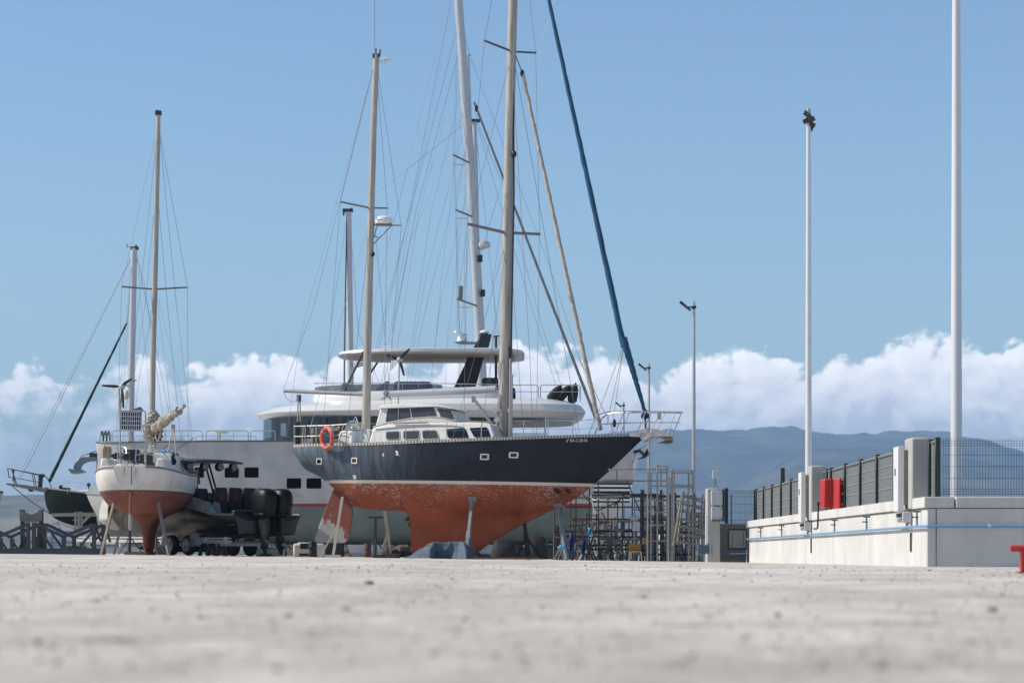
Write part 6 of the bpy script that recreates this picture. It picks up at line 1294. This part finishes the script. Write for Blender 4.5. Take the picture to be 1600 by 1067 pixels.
# pillars with cabinets
def pillar(y, first):
    o = thing('concrete_pillar', 'tall pale concrete service pillar '+('nearest the wall corner' if first else 'beside the red fire boxes'), 'pillar', wl(y+.35,-.05,ZT))
    mb = MB(); A = [wl(y,.07,1.16), wl(y+.75,.07,1.16), wl(y+.75,-.27,1.16), wl(y,-.27,1.16)]; mb.bridge(A, [Vector((p.x,p.y,2.46)) for p in A]); mb.build('shaft', m_concP, o, bevel=.035, seg=2)
    c_ = thing('electric_cabinet', 'slim white electric cabinet fixed outside '+('the pillar at the wall corner' if first else 'the pillar by the red fire boxes'), 'cabinet', wl(y+.6,.2,1.16))
    mb = MB(); A = [wl(y+.35,.26,1.13), wl(y+.85,.26,1.13), wl(y+.85,.145,1.13), wl(y+.35,.145,1.13)]; mb.bridge(A, [Vector((p.x,p.y,2.31)) for p in A]); mb.build('case', m_cabW, c_, bevel=.012)
    mb = MB(); mb.box(wl(y+.6,.265,1.85), (.02,.04,.14)); mb.build('handle', m_black, c_)
    mb = MB(); mb.box(wl(y+.6,.11,1.75), (.08,.4,1.0)); mb.build('bracket', m_galv, c_)
    b_ = thing('socket_box', 'grey socket box with plugs on the wall below '+('the corner pillar' if first else 'the pillar by the red fire boxes'), 'socket box', wl(y+.5,.1,.93))
    mb = MB(); mb.box(wl(y+.4,.10,1.02), (.16,.26,.19)); mb.build('case', m_cab, b_, bevel=.01)
    for z in (.98, 1.07):
        mb = MB(); mb.tube([wl(y+.4,.17,z), wl(y+.38,.27,z-.02)], .04, 10); mb.build('plug', m_darksteel if z > 1 else m_cab, b_)
    mb = MB(); mb.tube([wl(y+.4,.08,.95), wl(y+.4,.08,.87)], .03, 8); mb.tube([wl(y+.3,.06,.80), wl(y+.3,.2,.80), wl(y+.3,.22,.75)], .015, 6); mb.build('spout', m_galv, b_)
    s_ = MB(); s_.box(wl(y+.4,.01,.57), (.03,.10,.34)); tag(s_.build('drain_slot', m_darksteel), 'black upright slot plate on the wall under the '+('corner pillar' if first else 'pillar by the red fire boxes'), 'plate')
pillar(46.2, True); pillar(60.4, False)
# screened fence on the coping
sf = thing('screen_fence', 'dark green post fence with grey screen panels on top of the white wall', 'fence', wl(58,-.2,ZT))
ps = [45.25, 45.95, 47.1, 49.9, 52.1, 54.4, 56.7, 59.0, 59.7, 62.2, 64.5, 66.7, 68.9, 71.1, 73.2, 75.2]
zt = lambda y: 2.385-.0037*(y-45)
for i, y in enumerate(ps):
    mb = MB(); mb.box(wl(y,-.235,(ZT+zt(y)+.03)/2), (.095,.095,zt(y)+.03-ZT)); mb.build('post', m_fence, sf, bevel=.006, seg=1)
    if i and not (46.4 < (y+ps[i-1])/2 < 46.6) and y-ps[i-1] > .5:
        a, b = ps[i-1]+.06, y-.06
        mb = MB(); mb.bridge([wl(a,-.26,ZT+.05), wl(b,-.26,ZT+.05), wl(b,-.26,zt(b)-.05), wl(a,-.26,zt(a)-.05)], [wl(a,-.28,ZT+.05), wl(b,-.28,ZT+.05), wl(b,-.28,zt(b)-.05), wl(a,-.28,zt(a)-.05)]); mb.build('screen_panel', m_screen, sf)
        mb = MB()
        mb.tube([wl(a,-.24,zt(a)-.03), wl(b,-.24,zt(b)-.03)], .022, 6); mb.tube([wl(a,-.24,ZT+.04), wl(b,-.24,ZT+.04)], .016, 6); mb.build('rail', m_rail, sf)
        mb = MB()
        for k in range(1, 4): mb.tube([wl(a,-.248,ZT+.08+(zt(a)-ZT-.12)*k/4), wl(b,-.248,ZT+.08+(zt(b)-ZT-.12)*k/4)], .006, 4)
        for q in (a+.03, b-.03): mb.tube([wl(q,-.248,ZT+.05), wl(q,-.248,zt(q)-.05)], .008, 4)
        mb.build('panel_wire', m_pale_wire, sf, angle=0)
mfz = thing('mesh_fence', 'dark welded wire mesh fence on the front edge of the white wall', 'fence', Vector((9,45.25,ZT)))
mb = MB()
for i in range(330):
    x = 7.62+.05*i; zs_ = [ZT+.03, 1.41, 1.455, 1.50, 1.66, 1.70, 1.74, 1.86, 1.90, 1.94, 2.08, 2.11, 2.15, 2.27, 2.31, 2.35, 2.40]
    fold = [0,0,-.03,0,0,0,0,0,0,0,0,0,0,0,-.03,0,0]
    if x > 12: break
    mb.tube([Vector((x, 45.25+f, z)) for z, f in zip(zs_, fold)], .0032, 4, cap=False)
for z in (1.41, 1.455, 1.50, 1.69, 1.90, 2.10, 2.27, 2.31, 2.35): mb.tube([Vector((7.6,45.243-(.03 if z in (1.455,2.31) else 0),z)), Vector((12,45.243-(.03 if z in (1.455,2.31) else 0),z))], .0032, 4)
mb.build('wire_mesh', m_mesh, mfz, angle=0)
for x in (9.95, 12.3):
    mb = MB(); mb.box((x,45.33,1.89), (.07,.07,1.07)); mb.build('post', m_fence, mfz, bevel=.005, seg=1)
# red fire boxes
def wbox(o, nm, mat, y0, y1, o0_, o1_, z0, z1, bevel=.012):
    mb = MB(); A = [wl(y0,o0_,z0), wl(y1,o0_,z0), wl(y1,o1_,z0), wl(y0,o1_,z0)]; mb.bridge(A, [Vector((p.x,p.y,z1)) for p in A]); return mb.build(nm, mat, o, bevel=bevel)
f1 = thing('fire_hose_box', 'plain red fire hose box standing out from the fence left of the other', 'fire box', wl(58.4,.0,1.41)); wbox(f1, 'case', m_red, 58.0, 58.7, .08, -.15, 1.415, 2.07, .03); wbox(f1, 'mount', m_darksteel, 58.2, 58.5, -.152, -.258, 1.5, 2.0)
f2 = thing('extinguisher_box', 'fire box with bright red lugged door and black body on the fence', 'fire box', wl(57.2,-.1,1.4)); wbox(f2, 'body', m_black, 56.75, 57.4, -.143, -.258, 1.40, 2.0)
wbox(f2, 'door', m_red, 56.7, 57.45, -.06, -.14, 1.36, 2.06, .04)
for z in (1.46, 1.70, 1.93): wbox(f2, 'hinge_lug', m_red, 56.69, 56.745, -.141, -.19, z-.03, z+.03, .006)
mb = MB(); mb.tube([wl(59.1,.06,1.50), wl(59.1,.075,.98), wl(59.1,.10,.95), wl(58.9,.18,.95)], .022, 6); mb.lathe([(.035,0),(.035,.07)], wl(59.1,.06,1.5), 8); tag(mb.build('black_standpipe', m_black), 'black bent standpipe clipped to the wall under the red hose box', 'pipe')
# low return wall, hatch, mesh fence, service pedestal
lw = thing('low_concrete_wall', 'short grey concrete wall with framed hatch closing the gap beside the white wall', 'wall', Vector((6.4,76,G(6.4,76))))
mb = MB(); mb.box((6.43, 76.2, .545), (1.04, .4, 1.49)); mb.build('wall_block', m_concG, lw, bevel=.01)
mb = MB(); ax0, ax1 = P(1138,0,76).x, P(1167,0,76).x; zb_, zt_ = CZ+13*76/F, CZ+43*76/F
for a, b in (((ax0,zb_),(ax1,zb_)), ((ax1,zb_),(ax1,zt_)), ((ax1,zt_),(ax0,zt_)), ((ax0,zt_),(ax0,zb_))): mb.beam((a[0],75.985,a[1]), (b[0],75.985,b[1]), .05, .045)
mb.build('hatch_frame', m_darksteel, lw); mb = MB(); mb.box(((ax0+ax1)/2, 75.99, (zb_+zt_)/2), (ax1-ax0-.04, .03, zt_-zb_-.04)); ht = mb.build('hatch_door', m_concP, lw); 
mb = MB(); mb.tube([Vector((ax0+.12,75.97,zb_+.06)), Vector((ax0+.12,75.97,zt_-.06))], .012, 6); mb.tube([Vector((ax1-.10,75.97,zb_+.06)), Vector((ax1-.10,75.97,zt_-.06))], .012, 6); mb.build('hatch_bar', m_greybar, ht)
mb = MB(); x0, x1 = P(1112.5,0,76).x, P(1170.5,0,76).x; mb.tube([Vector((x1+.0,75.9,.82)), Vector((x1,75.93,.82)), Vector((x1,75.93,.39)), Vector((x0,75.93,.39)), Vector((x0,75.93,.85))], .022, 8); tag(mb.build('branch_pipe', m_bluepipe), 'thin blue branch pipe looping across the short grey wall', 'pipe')
mf2 = thing('mesh_panel_fence', 'short dark green wire mesh panel above the framed grey hatch', 'fence', Vector((6.8,76.1,1.29))); mb = MB(); xa, xb = P(1137,0,76).x, P(1180,0,76).x
for i in range(17): mb.tube([Vector((xa+(xb-xa)*i/16,76.1,1.30)), Vector((xa+(xb-xa)*i/16,76.1,2.29))], .0035, 4, cap=False)
for z in (1.32, 1.40, 1.62, 1.88, 2.10, 2.20, 2.26): mb.tube([Vector((xa,76.09,z)), Vector((xb,76.09,z))], .0035, 4)
mb.build('wire_mesh', m_mesh, mf2, angle=0)
for px, w_, y_ in ((1135.5,.10,762),(1143,.03,772),(1180.5,.08,765)):
    mb = MB(); z1 = CZ+(HY-y_)*76/F; mb.box((P(px,0,76).x,76.12,(1.29+z1)/2), (w_,.06,z1-1.29)); mb.build('post', m_fence, mf2)
pd = thing('service_pedestal', 'pale service pedestal with stacked grey switch boxes at the end of the scaffolding', 'pedestal', Vector((P(1112,0,75.2).x,75.2,G(6,75))))
xl, xm, xr = P(1104,0,75).x, P(1113,0,75).x, P(1133,0,75).x
mb = MB(); A = [Vector((xl+.03,75.25,0)), Vector((xl+.03,75.9,0)), Vector((xm+.25,75.9,0)), Vector((xm+.25,75.25,0))]; mb.bridge(A, [Vector((p.x,p.y,2.32)) for p in A]); mb.build('shaft', m_concP, pd, bevel=.03)
for a, b, nm in ((766,789,'switch_box'),(791,812,'switch_box')):
    z0, z1 = CZ+(HY-b)*75/F, CZ+(HY-a)*75/F; mb = MB(); mb.box(((xm+.14), 75.14, (z0+z1)/2), (.32, .2, z1-z0)); sb = mb.build(nm, m_cab, pd, bevel=.012)
    for sx in (-.11, .11):
        for sz in (-.3, .3): MB().box((xm+.14+sx, 75.03, (z0+z1)/2+sz*(z1-z0)), (.02,.02,.02)).build('screw', m_darksteel, sb)
for k in range(4):
    p = Vector((xm+.02+k*.085, 75.06, CZ+58*75/F)); mb = MB(); mb.tube([p, p+Vector((0,-.07,-.02))], .032, 8); mb.build('plug', m_darksteel, pd)
mb = MB(); mb.box((xl+.02,75.4,1.1), (.05,.16,.9)); mb.build('side_plate', m_cabW, pd, bevel=.01)
mb = MB(); mb.tube([Vector((xr-.05,75.2,1.35)), Vector((xr-.05,75.2,2.28))], .05, 8); mb.build('cable_duct', m_darksteel, pd)
c = P(1117,747,75.4); an_ = MB(); an_.box(c+Vector((0,0,.11)), (.15,.12,.24)); ant = an_.build('antenna', m_cab, pd, bevel=.01)
for dx in (-.07, .0, .08): MB().tube([c+Vector((0,0,.0)), Vector((c.x+dx,c.y,2.32))], .014, 5).build('antenna_leg', m_galv, pd)
mb = MB(); mb.box(P(1099,858,74.6), (.34,.25,.26)); mb.build('meter_box', M('blue_grey_box', (.07,.10,.14,1), .6), pd, bevel=.01)
mb = MB(); mb.tube([P(1104,850,74.5), P(1112,849,74.6), P(1113,870,74.7)], .02, 6); mb.build('hose', m_bluepipe, pd)
mb = MB(); p = P(1223,752,92); mb.box((p.x, 92, 1.7), (.14,.14,3.6)); tag(mb.build('dark_post', m_darksteel), 'single dark square post rising behind the screened fence', 'post')
# ------------------------------------------------------------------ light masts and street lamps
def pole(nm, label, px, Y, r0, r1, ztop, mat, group=None):
    X = (px-CX)/F*Y; g_ = G(X, Y); o = thing(nm, label, 'light mast' if 'mast' in nm else 'street lamp', Vector((X,Y,g_)), group)
    mb = MB(); n_ = 10; mb.tube([Vector((X,Y,g_+(ztop-g_)*i/n_)) for i in range(n_+1)], [r0+(r1-r0)*i/n_ for i in range(n_+1)], 20); mb.build('pole', mat, o)
    mb = MB(); mb.lathe([(r0*1.9,0),(r0*1.9,.03),(r0*1.15,.04),(r0*1.1,.2)], Vector((X,Y,g_)), 16); mb.build('base_plate', mat, o); return o, Vector((X, Y, ztop))
pole('light_mast', 'thick white light mast behind the mesh fence, cut off by the top edge', 1494.3, 60, .145, .075, 19, m_lamp)
lm, tp = pole('light_mast', 'tall slim white light mast crowned with black floodlights', 1263.3, 100, .145, .085, CZ+(HY-190)*100/F, m_lamp)
mb = MB(); mb.tube([tp+Vector((0,0,-.1)), tp+Vector((0,0,.5))], .08, 10); mb.build('crown', m_lampg, lm)
for dx, dz, ry, dy in [(a_*.62, b_*.85, c_, d__) for a_, b_, c_, d__ in ((-.12,.30,.7,-.3), (.15,.05,-.6,-.3), (.22,-.15,.5,-.1), (-.17,.02,-.5,-.2), (.02,.18,.9,-.35), (.1,-.28,.3,.2), (-.05,.42,.2,.2))]:
    mb = MB(); Mx = Matrix.Rotation(ry, 3, 'Y')@Matrix.Rotation(.5, 3, 'X'); c = tp+Vector((dx,dy*.6,dz)); vs = [c+Mx@Vector((a*.13,b*.06,e_*.10)) for a, b, e_ in ((-1,-1,-1),(1,-1,-1),(1,1,-.7),(-1,1,-.7),(-1,-1,1),(1,-1,1),(1,1,.7),(-1,1,.7))]
    mb.add(vs, [(0,3,2,1),(4,5,6,7),(0,1,5,4),(1,2,6,5),(2,3,7,6),(3,0,4,7)]); fl_ = mb.build('floodlight', m_lum, lm, bevel=.015)
    mb = MB(); mb.tube([c, tp+Vector((0,0,dz))], .02, 5); mb.build('bracket', m_lum, fl_)
def lamp(px, Y, ytop, label):
    o, tp = pole('street_lamp', label, px, Y, .105, .06, CZ+(HY-ytop)*Y/F, m_lampg)
    mb = MB(); mb.tube([tp+Vector((0,0,-.28)), tp+Vector((-.28,0,-.26))], .035, 6); mb.box(tp+Vector((0,0,-.27)), (.2,.2,.12)); mb.build('arm', m_lum, o)
    c = tp+Vector((-.40,0,-.22)); Mx = Matrix.Rotation(R(40), 3, 'Y'); mb = MB(); mb.add([c+Mx@Vector((a*.32,b*.16,e_*.06*(1 if a < 0 else .6))) for a, b, e_ in ((-1,-1,-1),(1,-1,-1),(1,1,-1),(-1,1,-1),(-1,-1,1),(1,-1,1),(1,1,1),(-1,1,1))], [(0,3,2,1),(4,5,6,7),(0,1,5,4),(1,2,6,5),(2,3,7,6),(3,0,4,7)]); hd = mb.build('lamp_head', m_lum, o, bevel=.02)
    mb = MB(); mb.add([c+Mx@Vector((a*.26,b*.12,-.062*(1 if a < 0 else .62))) for a, b in ((-1,-1),(1,-1),(1,1),(-1,1))], [(0,1,2,3)]); mb.build('lens', m_cab, hd, fix=False)
lamp(1084.3, 118, 471, 'tallest grey street lamp with angled head, standing right of the ketch bow'); lamp(1014, 158, 568, 'middle grey street lamp standing just past the ketch pulpit'); lamp(974.5, 200, 628, 'farthest and smallest street lamp seen through the ketch bow rails')
# ------------------------------------------------------------------ red pipe barrier at the right edge
rb = thing('pipe_barrier', 'red tubular steel barrier on a square post cut by the right edge', 'barrier', Vector((5.9,28,G(5.9,28))))
zz = CZ+(HY-856.5)*28/F; mb = MB(); mb.tube([Vector((5.45,28,zz)), Vector((5.47,28,zz)), Vector((7.6,28,zz))], [.033,.036,.036], 16); mb.build('top_rail', m_red, rb)
for x in (5.60, 7.3):
    mb = MB(); mb.box((x,28,(G(x,28)+zz)/2-.02), (.075,.075,zz-G(x,28)+.0)); mb.build('post', m_red, rb, bevel=.006); mb = MB(); mb.box((x,28,G(x,28)+.01), (.16,.16,.02)); mb.build('base_plate', m_red, rb)
# ------------------------------------------------------------------ scaffolding yard under the bow
def tubes(o, Y, segs, r, mat, nm):
    for s_ in segs:
        x0, y0, x1, y1 = s_[:4]; dy = s_[4] if len(s_) > 4 else 0; a, b = P(x0,y0,Y+dy), P(x1,y1,Y+dy)
        for p, yy in ((a, y0), (b, y1)):
            if yy >= 874: p.z = G(p.x, p.y)
        MB().tube([a, b], r, 6).build(nm, mat, o)
def stand_thing(nm, label, cat_, px, Y): p = P(px, 874, Y); return thing(nm, label, cat_, Vector((p.x, Y, G(p.x, Y))))
sa = stand_thing('scaffold_platform', 'long steel scaffold platform with handrails beneath the ketch bow', 'scaffold', 960, 85.4)
tubes(sa, 85.4, [(866,766,866,876),(877,752,877,876),(900,745,900,876),(921,756,921,876),(935,752,935,876),(973,768,973,876),(988,772,988,876),(1002,764,1002,876),(1005,766,1005,876), (892,760,892,876,1.5),(950,775,950,876,1.5),(965,773,965,876,1.5)], .024, m_scaf, 'upright')
tubes(sa, 85.4, [(925,733,1042,733),(915,751,1042,751),(964,733,964,751),(885,776,1030,776),(870,778,960,779,1.5)], .024, m_galv, 'handrail')
tubes(sa, 85.4, [(868,830,1035,830),(868,838,1035,838.5),(880,851,1070,852),(880,858,1070,858.5),(925,773,1030,772)], .030, m_darksteel, 'ledger')
tubes(sa, 85.4, [(980,752,1004,808),(980,768,960,790),(935,797,965,784),(905,765,935,800,1),(940,800,958,830,1)], .024, m_scaf, 'brace')
for x0, x1, y, lab, m in ((881,1018,792,'longest rust brown plank laid through the upper scaffold bay', m_rust), (892,1040,811,'rust brown plank laid through the lower scaffold bay', m_rust), (923,972,776,'short pale board lying on top of the scaffold', m_wood), (962,1000,813.5,'short tan board on the lower scaffold plank', m_wood)):
    a, b = P(x0,y,85.1), P(x1,y,85.3); mb = MB(); mb.beam(a, b, .22, .055); tag(mb.build('plank', m), lab, 'plank')
sb_ = stand_thing('scaffold_tower', 'upright galvanised scaffold tower frame with top rung right of the bow', 'scaffold', 1030, 79)
tubes(sb_, 79, [(1012,736,1012,876),(1017,737,1017,876),(1027,726,1027,876),(1033,733,1033,760),(1042.6,727,1042.6,876),(1045,745,1045,876,1),(1049,735,1049,876,1)], .026, m_galv, 'upright')
tubes(sb_, 79, [(1027,728,1043,729),(1017,737.5,1043,738),(1012,759,1043,759.5),(1012,781,1043,782),(1012,800,1043,800),(1012,820,1043,820),(1012,845,1043,845)], .024, m_galv, 'rung')
sc = stand_thing('scaffold_bay', 'square topped scaffold end frame between tower and leaning ladders', 'scaffold', 1066, 80.5)
tubes(sc, 80.5, [(1050.5,733,1050.5,876),(1053,735,1053,876,.5),(1076,738,1076,876),(1082.5,735,1082.5,876)], .028, m_galv, 'upright')
tubes(sc, 80.5, [(1050,734.5,1083,734.5),(1050,738.5,1083,738.5),(1050,758,1083,758.5),(1050,761,1083,761),(1050,783,1083,784)], .024, m_galv, 'rung')
sd = stand_thing('steel_rack', 'dark rusty steel rack crossing behind the scaffold tower', 'rack', 1040, 82)
tubes(sd, 82, [(985,775,1086,775.5),(1000,811,1086,812),(1000,831,1086,831.5),(1000,846,1086,846.5),(1000,866,1086,866)], .045, m_darksteel, 'beam')
tubes(sd, 82, [(1005,765,1005,876),(1002,770,1002,876),(1033,765,1033,876),(1052,768,1052,876),(1055,770,1055,876),(1084,770,1084,876),(1048,771,1044,876),(1024,792,1024,876)], .04, m_darksteel, 'upright')
m_lad = M('grey_ladder', (.22,.205,.18,1), .6, .4, var=.25, dirt=.5)
for k, (l0, l1, r0, r1, lab) in enumerate((((1066.5,767),(1052,852),(1098,772),(1090,874),'front leaning scaffold ladder with broad flat rungs'), ((1069,768),(1058,850),(1101,778),(1096,874),'second scaffold ladder leaning close behind the front one'))):
    Y = 77.8+k*.8; o = stand_thing('leaning_ladder', lab, 'ladder', 1078, Y)
    for a, b in ((l0,l1),(r0,r1)): MB().beam(P(*a,Y), P(*b,Y+.3), .05, .06).build('stile', m_lad, o)
    for i in range(7):
        u_ = .09+.14*i; a = Vector(l0).lerp(Vector(l1), u_); b = Vector(r0).lerp(Vector(r1), u_*.83); MB().beam(P(a.x,a.y,Y), P(b.x,b.y,Y), .05, .055).build('rung', m_lad, o)
# stacked trestles and stands in the jumble below
random.seed(31)
m_mixed = [m_galv, m_scaf, M('chipped_white_steel', (.5,.49,.46,1), .6, .1, var=.3, dirt=.6), m_greyst]
words_ = ('folded', 'upturned', 'narrow', 'splayed', 'rusty', 'pale', 'bent', 'short', 'tall', 'skewed', 'chipped', 'dull')
for k in range(44):
    px = 890+k*4.4+random.uniform(-3,3); Y = random.uniform(83.0, 88.5); p = P(px, 872, Y); g_ = G(p.x, Y); o = thing('stored_trestle', 'jumbled steel trestle among those stored under the scaffold platform', 'trestle', Vector((p.x,Y,g_)), 'trestles stored under the scaffold'); h = random.uniform(.45, 1.25); s_ = random.uniform(.18,.34); tilt = random.uniform(-.2,.2); mt = m_mixed[k % 4]
    tpz = Vector((p.x+tilt, Y, g_+h)); 
    for sx in (-1, 1):
        for sy in (-1, 1): MB().tube([tpz+Vector((sx*.06,0,0)), Vector((p.x+sx*s_, Y+sy*.2, g_))], .020, 5).build('leg', mt, o)
    MB().beam(tpz+Vector((-.3,0,0)), tpz+Vector((.3,0,random.uniform(-.1,.1))), .05, .05).build('head_bar', mt, o)
    MB().tube([Vector((p.x-s_*.6,Y-.13,g_+h*.4)), Vector((p.x+s_*.6,Y-.13,g_+h*.4))], .016, 5).build('tie_bar', mt, o)
for px0, px1, y0, lab in ((1029,1046,826,'white plastic tank behind the scaffold tower'), (1066,1078,822,'narrow white plastic tank glimpsed through the leaning ladders'), (1092,1103,832,'white plastic tank tucked against the service pedestal')): simple_tank(px0, px1, y0, 872, 84.5, 'plastic_tank', lab, 'tank', M('white_plastic', (.72,.71,.68,1), .5))
for x, y, w_, h_, lab, m, nm in ((993,822,11,15,'tilted light grey switchboard panel among the stored trestles', m_cab, 'switchboard_panel'), (991,809,13,7,'small grey box lying on the scaffold planks', m_concP, 'grey_box'), (1007,845,8,11,'orange board wedged upright in the scaffold', M('orange_board', (.45,.25,.10,1), .8), 'orange_board')):
    mb = MB(); p = P(x, y, 82); mb.box(p, (w_/F*82, .12, h_/F*82)); o = mb.build(nm, m, bevel=.01); o.rotation_euler = (0, R(6 if nm == 'switchboard_panel' else 0), 0); tag(o, lab, nm.split('_')[1])
ch = stand_thing('ochre_chair', 'ochre plastic chair seat on thin legs inside the scaffold bay', 'chair', 993, 81)
a, b = P(984,862,81), P(1001,862,81); mb = MB(); mb.box(((a.x+b.x)/2,81,a.z), (.40,.4,.04)); mb.build('seat', m_yel, ch, bevel=.015); mb = MB(); mb.box(((a.x+b.x)/2,81.2,a.z+.15), (.38,.04,.24)); mb.build('backrest', m_yel, ch, bevel=.015)
for x in (a.x-.0, b.x):
    for y in (80.8, 81.2): MB().tube([Vector((x,y,a.z)), Vector((x+(.04 if x > 4 else -.04),y,G(x,y)))], .014, 5).build('leg', m_wood, ch)
fs = stand_thing('folding_stool', 'little folding stool with light blue cloth at the left end of the scaffolding', 'stool', 877, 79.5)
for a, b in (((876,852),(866,874)), ((881,852),(872,874)), ((873,853),(881,874))): MB().tube([P(*a,79.5), P(*b,79.5)], .014, 5).build('leg', m_wood, fs)
mb = MB()
for k in range(7): mb.ball(P(874+k*1.3, 855+1.6*math.sin(k*2.3), 79.5), (.06,.07,.05), 8, 6)
mb.build('cloth', m_cyan, fs)
for x, y0, y1, lab, m in ((893,832,868,'deep blue cloth hung over the scaffold upright nearest the keel', m_blue), (912,844,868,'second deep blue cloth hung lower beside the stored trestles', m_blue), (922,824,838,'small light blue rag tied at the scaffold corner', m_cyan)):
    rows = [[P(x-3+6*u_+1.0*math.sin(j*1.1+u_*5), y0+(y1-y0)*j/7, 79.6-.10*math.sin(u_*6+j*.5)) for u_ in [i/6 for i in range(7)]] for j in range(8)]
    mb = MB(); mb.rows(rows); o = mb.build('hanging_cloth', m, angle=80, fix=False); o.modifiers.new('s', 'SOLIDIFY').thickness = .02; tag(o, lab, 'cloth')
mb = MB(); mb.tube([P(925,779,85), P(931,781.5,84.9), P(936,778,85)], .02, 6); mb.tube([P(925,779,85), P(926,786,85), P(928,802,85)], .018, 6); tag(mb.build('white_hose', m_white), 'short white hose looped over the scaffold handrail', 'hose')
# boat nosing in at the left edge
LF = Fr(-80, 105, 0)
lb_ = gobj(LF, -60, 'beige_motorboat', 'beige hull of a boat just entering at the left edge', 'boat')
stn = px_stations(LF, [(-220,772,1.0,-216,795,795,0,2.4,1.6),(-120,771,1.4,-120,812,812,.03,2.3,1.6),(-40,770,1.1,-44,808,808,.02,1.8,1.2),(-8,769,.5,-12,796,796,.01,1.5,1.1),(4,768.5,.05,2.5,782,782,0,1.3,1)])
mb, lrow = hull_mesh(stn, LF.wd, 40); mb.build('hull', M('beige_hull', (.40,.36,.30,1), .5), lb_); mb = MB(); mb.tube([r[0] for r in lrow], .05, 6); mb.build('rub_rail', m_darksteel, lb_)
side_solid(LF, [(-170,773),(-160,752),(-90,752),(-70,773)], .9, .7).build('cabin', m_yw, lb_, bevel=.06)
for x in (-170, -60):
    p = LF.at(x, 868, 0); mb = MB(); mb.box((p.x, p.y, (G(p.x,p.y)+LF.at(x,806,0).z)/2), (.5,.5,LF.at(x,806,0).z-G(p.x,p.y))); mb.build('keel_block', m_darksteel, lb_)

m_dkt = M('shade_filler_black', (.018,.018,.02,1), .8, var=.5, scale=3, bump=.4)  # added black heaps standing in for the shade under hull and scaffold
for px0, px1, y0, Y, lab in ((818, 860, 838, 100, 'broad added black heap for the shade beneath the catamaran right of the ketch keel'), (764, 812, 843, 104, 'low added black heap for the shade beneath the catamaran just behind the ketch keel'), (862, 886, 822, 91, 'added black heap for keel support and shade under the catamaran stern left of the scaffolding'), (904, 948, 842, 90, 'added black heap for the shade behind the left half of the scaffold platform'), (952, 984, 848, 91, 'added black heap for the shade behind the ochre chair'), (1008, 1030, 838, 89, 'added black heap for the shade behind the scaffold tower')):
    a, b = P(px0, 872, Y), P(px1, y0, Y); z0 = G(a.x, Y); mb = MB(); rows = []
    for j in range(8):
        u_ = j/7; ring = []
        for i in range(24):
            g = 2*math.pi*i/24; k = 1-.25*u_**3+.10*noise.noise(Vector((i*.5, j*.5, px0))); sq = 1/max(abs(math.cos(g)), abs(math.sin(g)))**.7
            ring.append(((a.x+b.x)/2+(b.x-a.x)/2*math.cos(g)*k*sq*.85, Y+.8*math.sin(g)*k*sq, z0+(b.z-z0)*u_*(1+.10*noise.noise(Vector((i*.3, 5, px0))))))
        rows.append(ring)
    mb.rows(rows, close=True); mb.add(rows[-1], [tuple(range(24))]); tag(mb.build('shade_filler_heap', m_dkt, angle=60), lab, 'stack')

# bare frames stored upright one behind another
random.seed(44)
m_fr = [m_galv, m_scaf, m_galv, M('rust_steel', (.12,.07,.045,1), .8, .1, var=.4, scale=6)]
for k in range(22):
    px = 1003+k*4.2+random.uniform(-2,2); Y = random.uniform(82.3, 86.5); w_ = random.uniform(10, 22); top = random.uniform(768, 815); ln = random.uniform(-3, 3); mt = m_fr[k % 4]
    o = stand_thing('scaffold_trestle', 'bare steel scaffold frame stored upright among others behind the leaning ladders', 'scaffolding', px, Y); o['group'] = 'steel frames stored behind the ladders'
    tubes(o, Y, [(px-w_/2+ln, top, px-w_/2, 876), (px+w_/2+ln, top+random.uniform(0,6), px+w_/2, 876)], .027, mt, 'upright')
    tubes(o, Y, [(px-w_/2+ln*(1-i/6), top+6+i*random.uniform(13,17), px+w_/2+ln*(1-i/6), top+6+i*random.uniform(13,17)) for i in range(6) if top+6+i*17 < 868], .023, mt, 'rung')
for k in range(9):
    px = 905+k*10+random.uniform(-3,3); Y = random.uniform(86, 89); top = random.uniform(800, 825); w_ = random.uniform(14, 26); mt = m_fr[(k+1) % 4]
    o = stand_thing('scaffold_trestle', 'low steel scaffold frame stored upright among others under the platform', 'scaffolding', px, Y); o['group'] = 'low steel frames stored under the platform'
    tubes(o, Y, [(px-w_/2, top, px-w_/2, 876), (px+w_/2, top+2, px+w_/2, 876)], .03, mt, 'upright'); tubes(o, Y, [(px-w_/2, top+4+i*14, px+w_/2, top+5+i*14) for i in range(4)], .025, mt, 'rung')
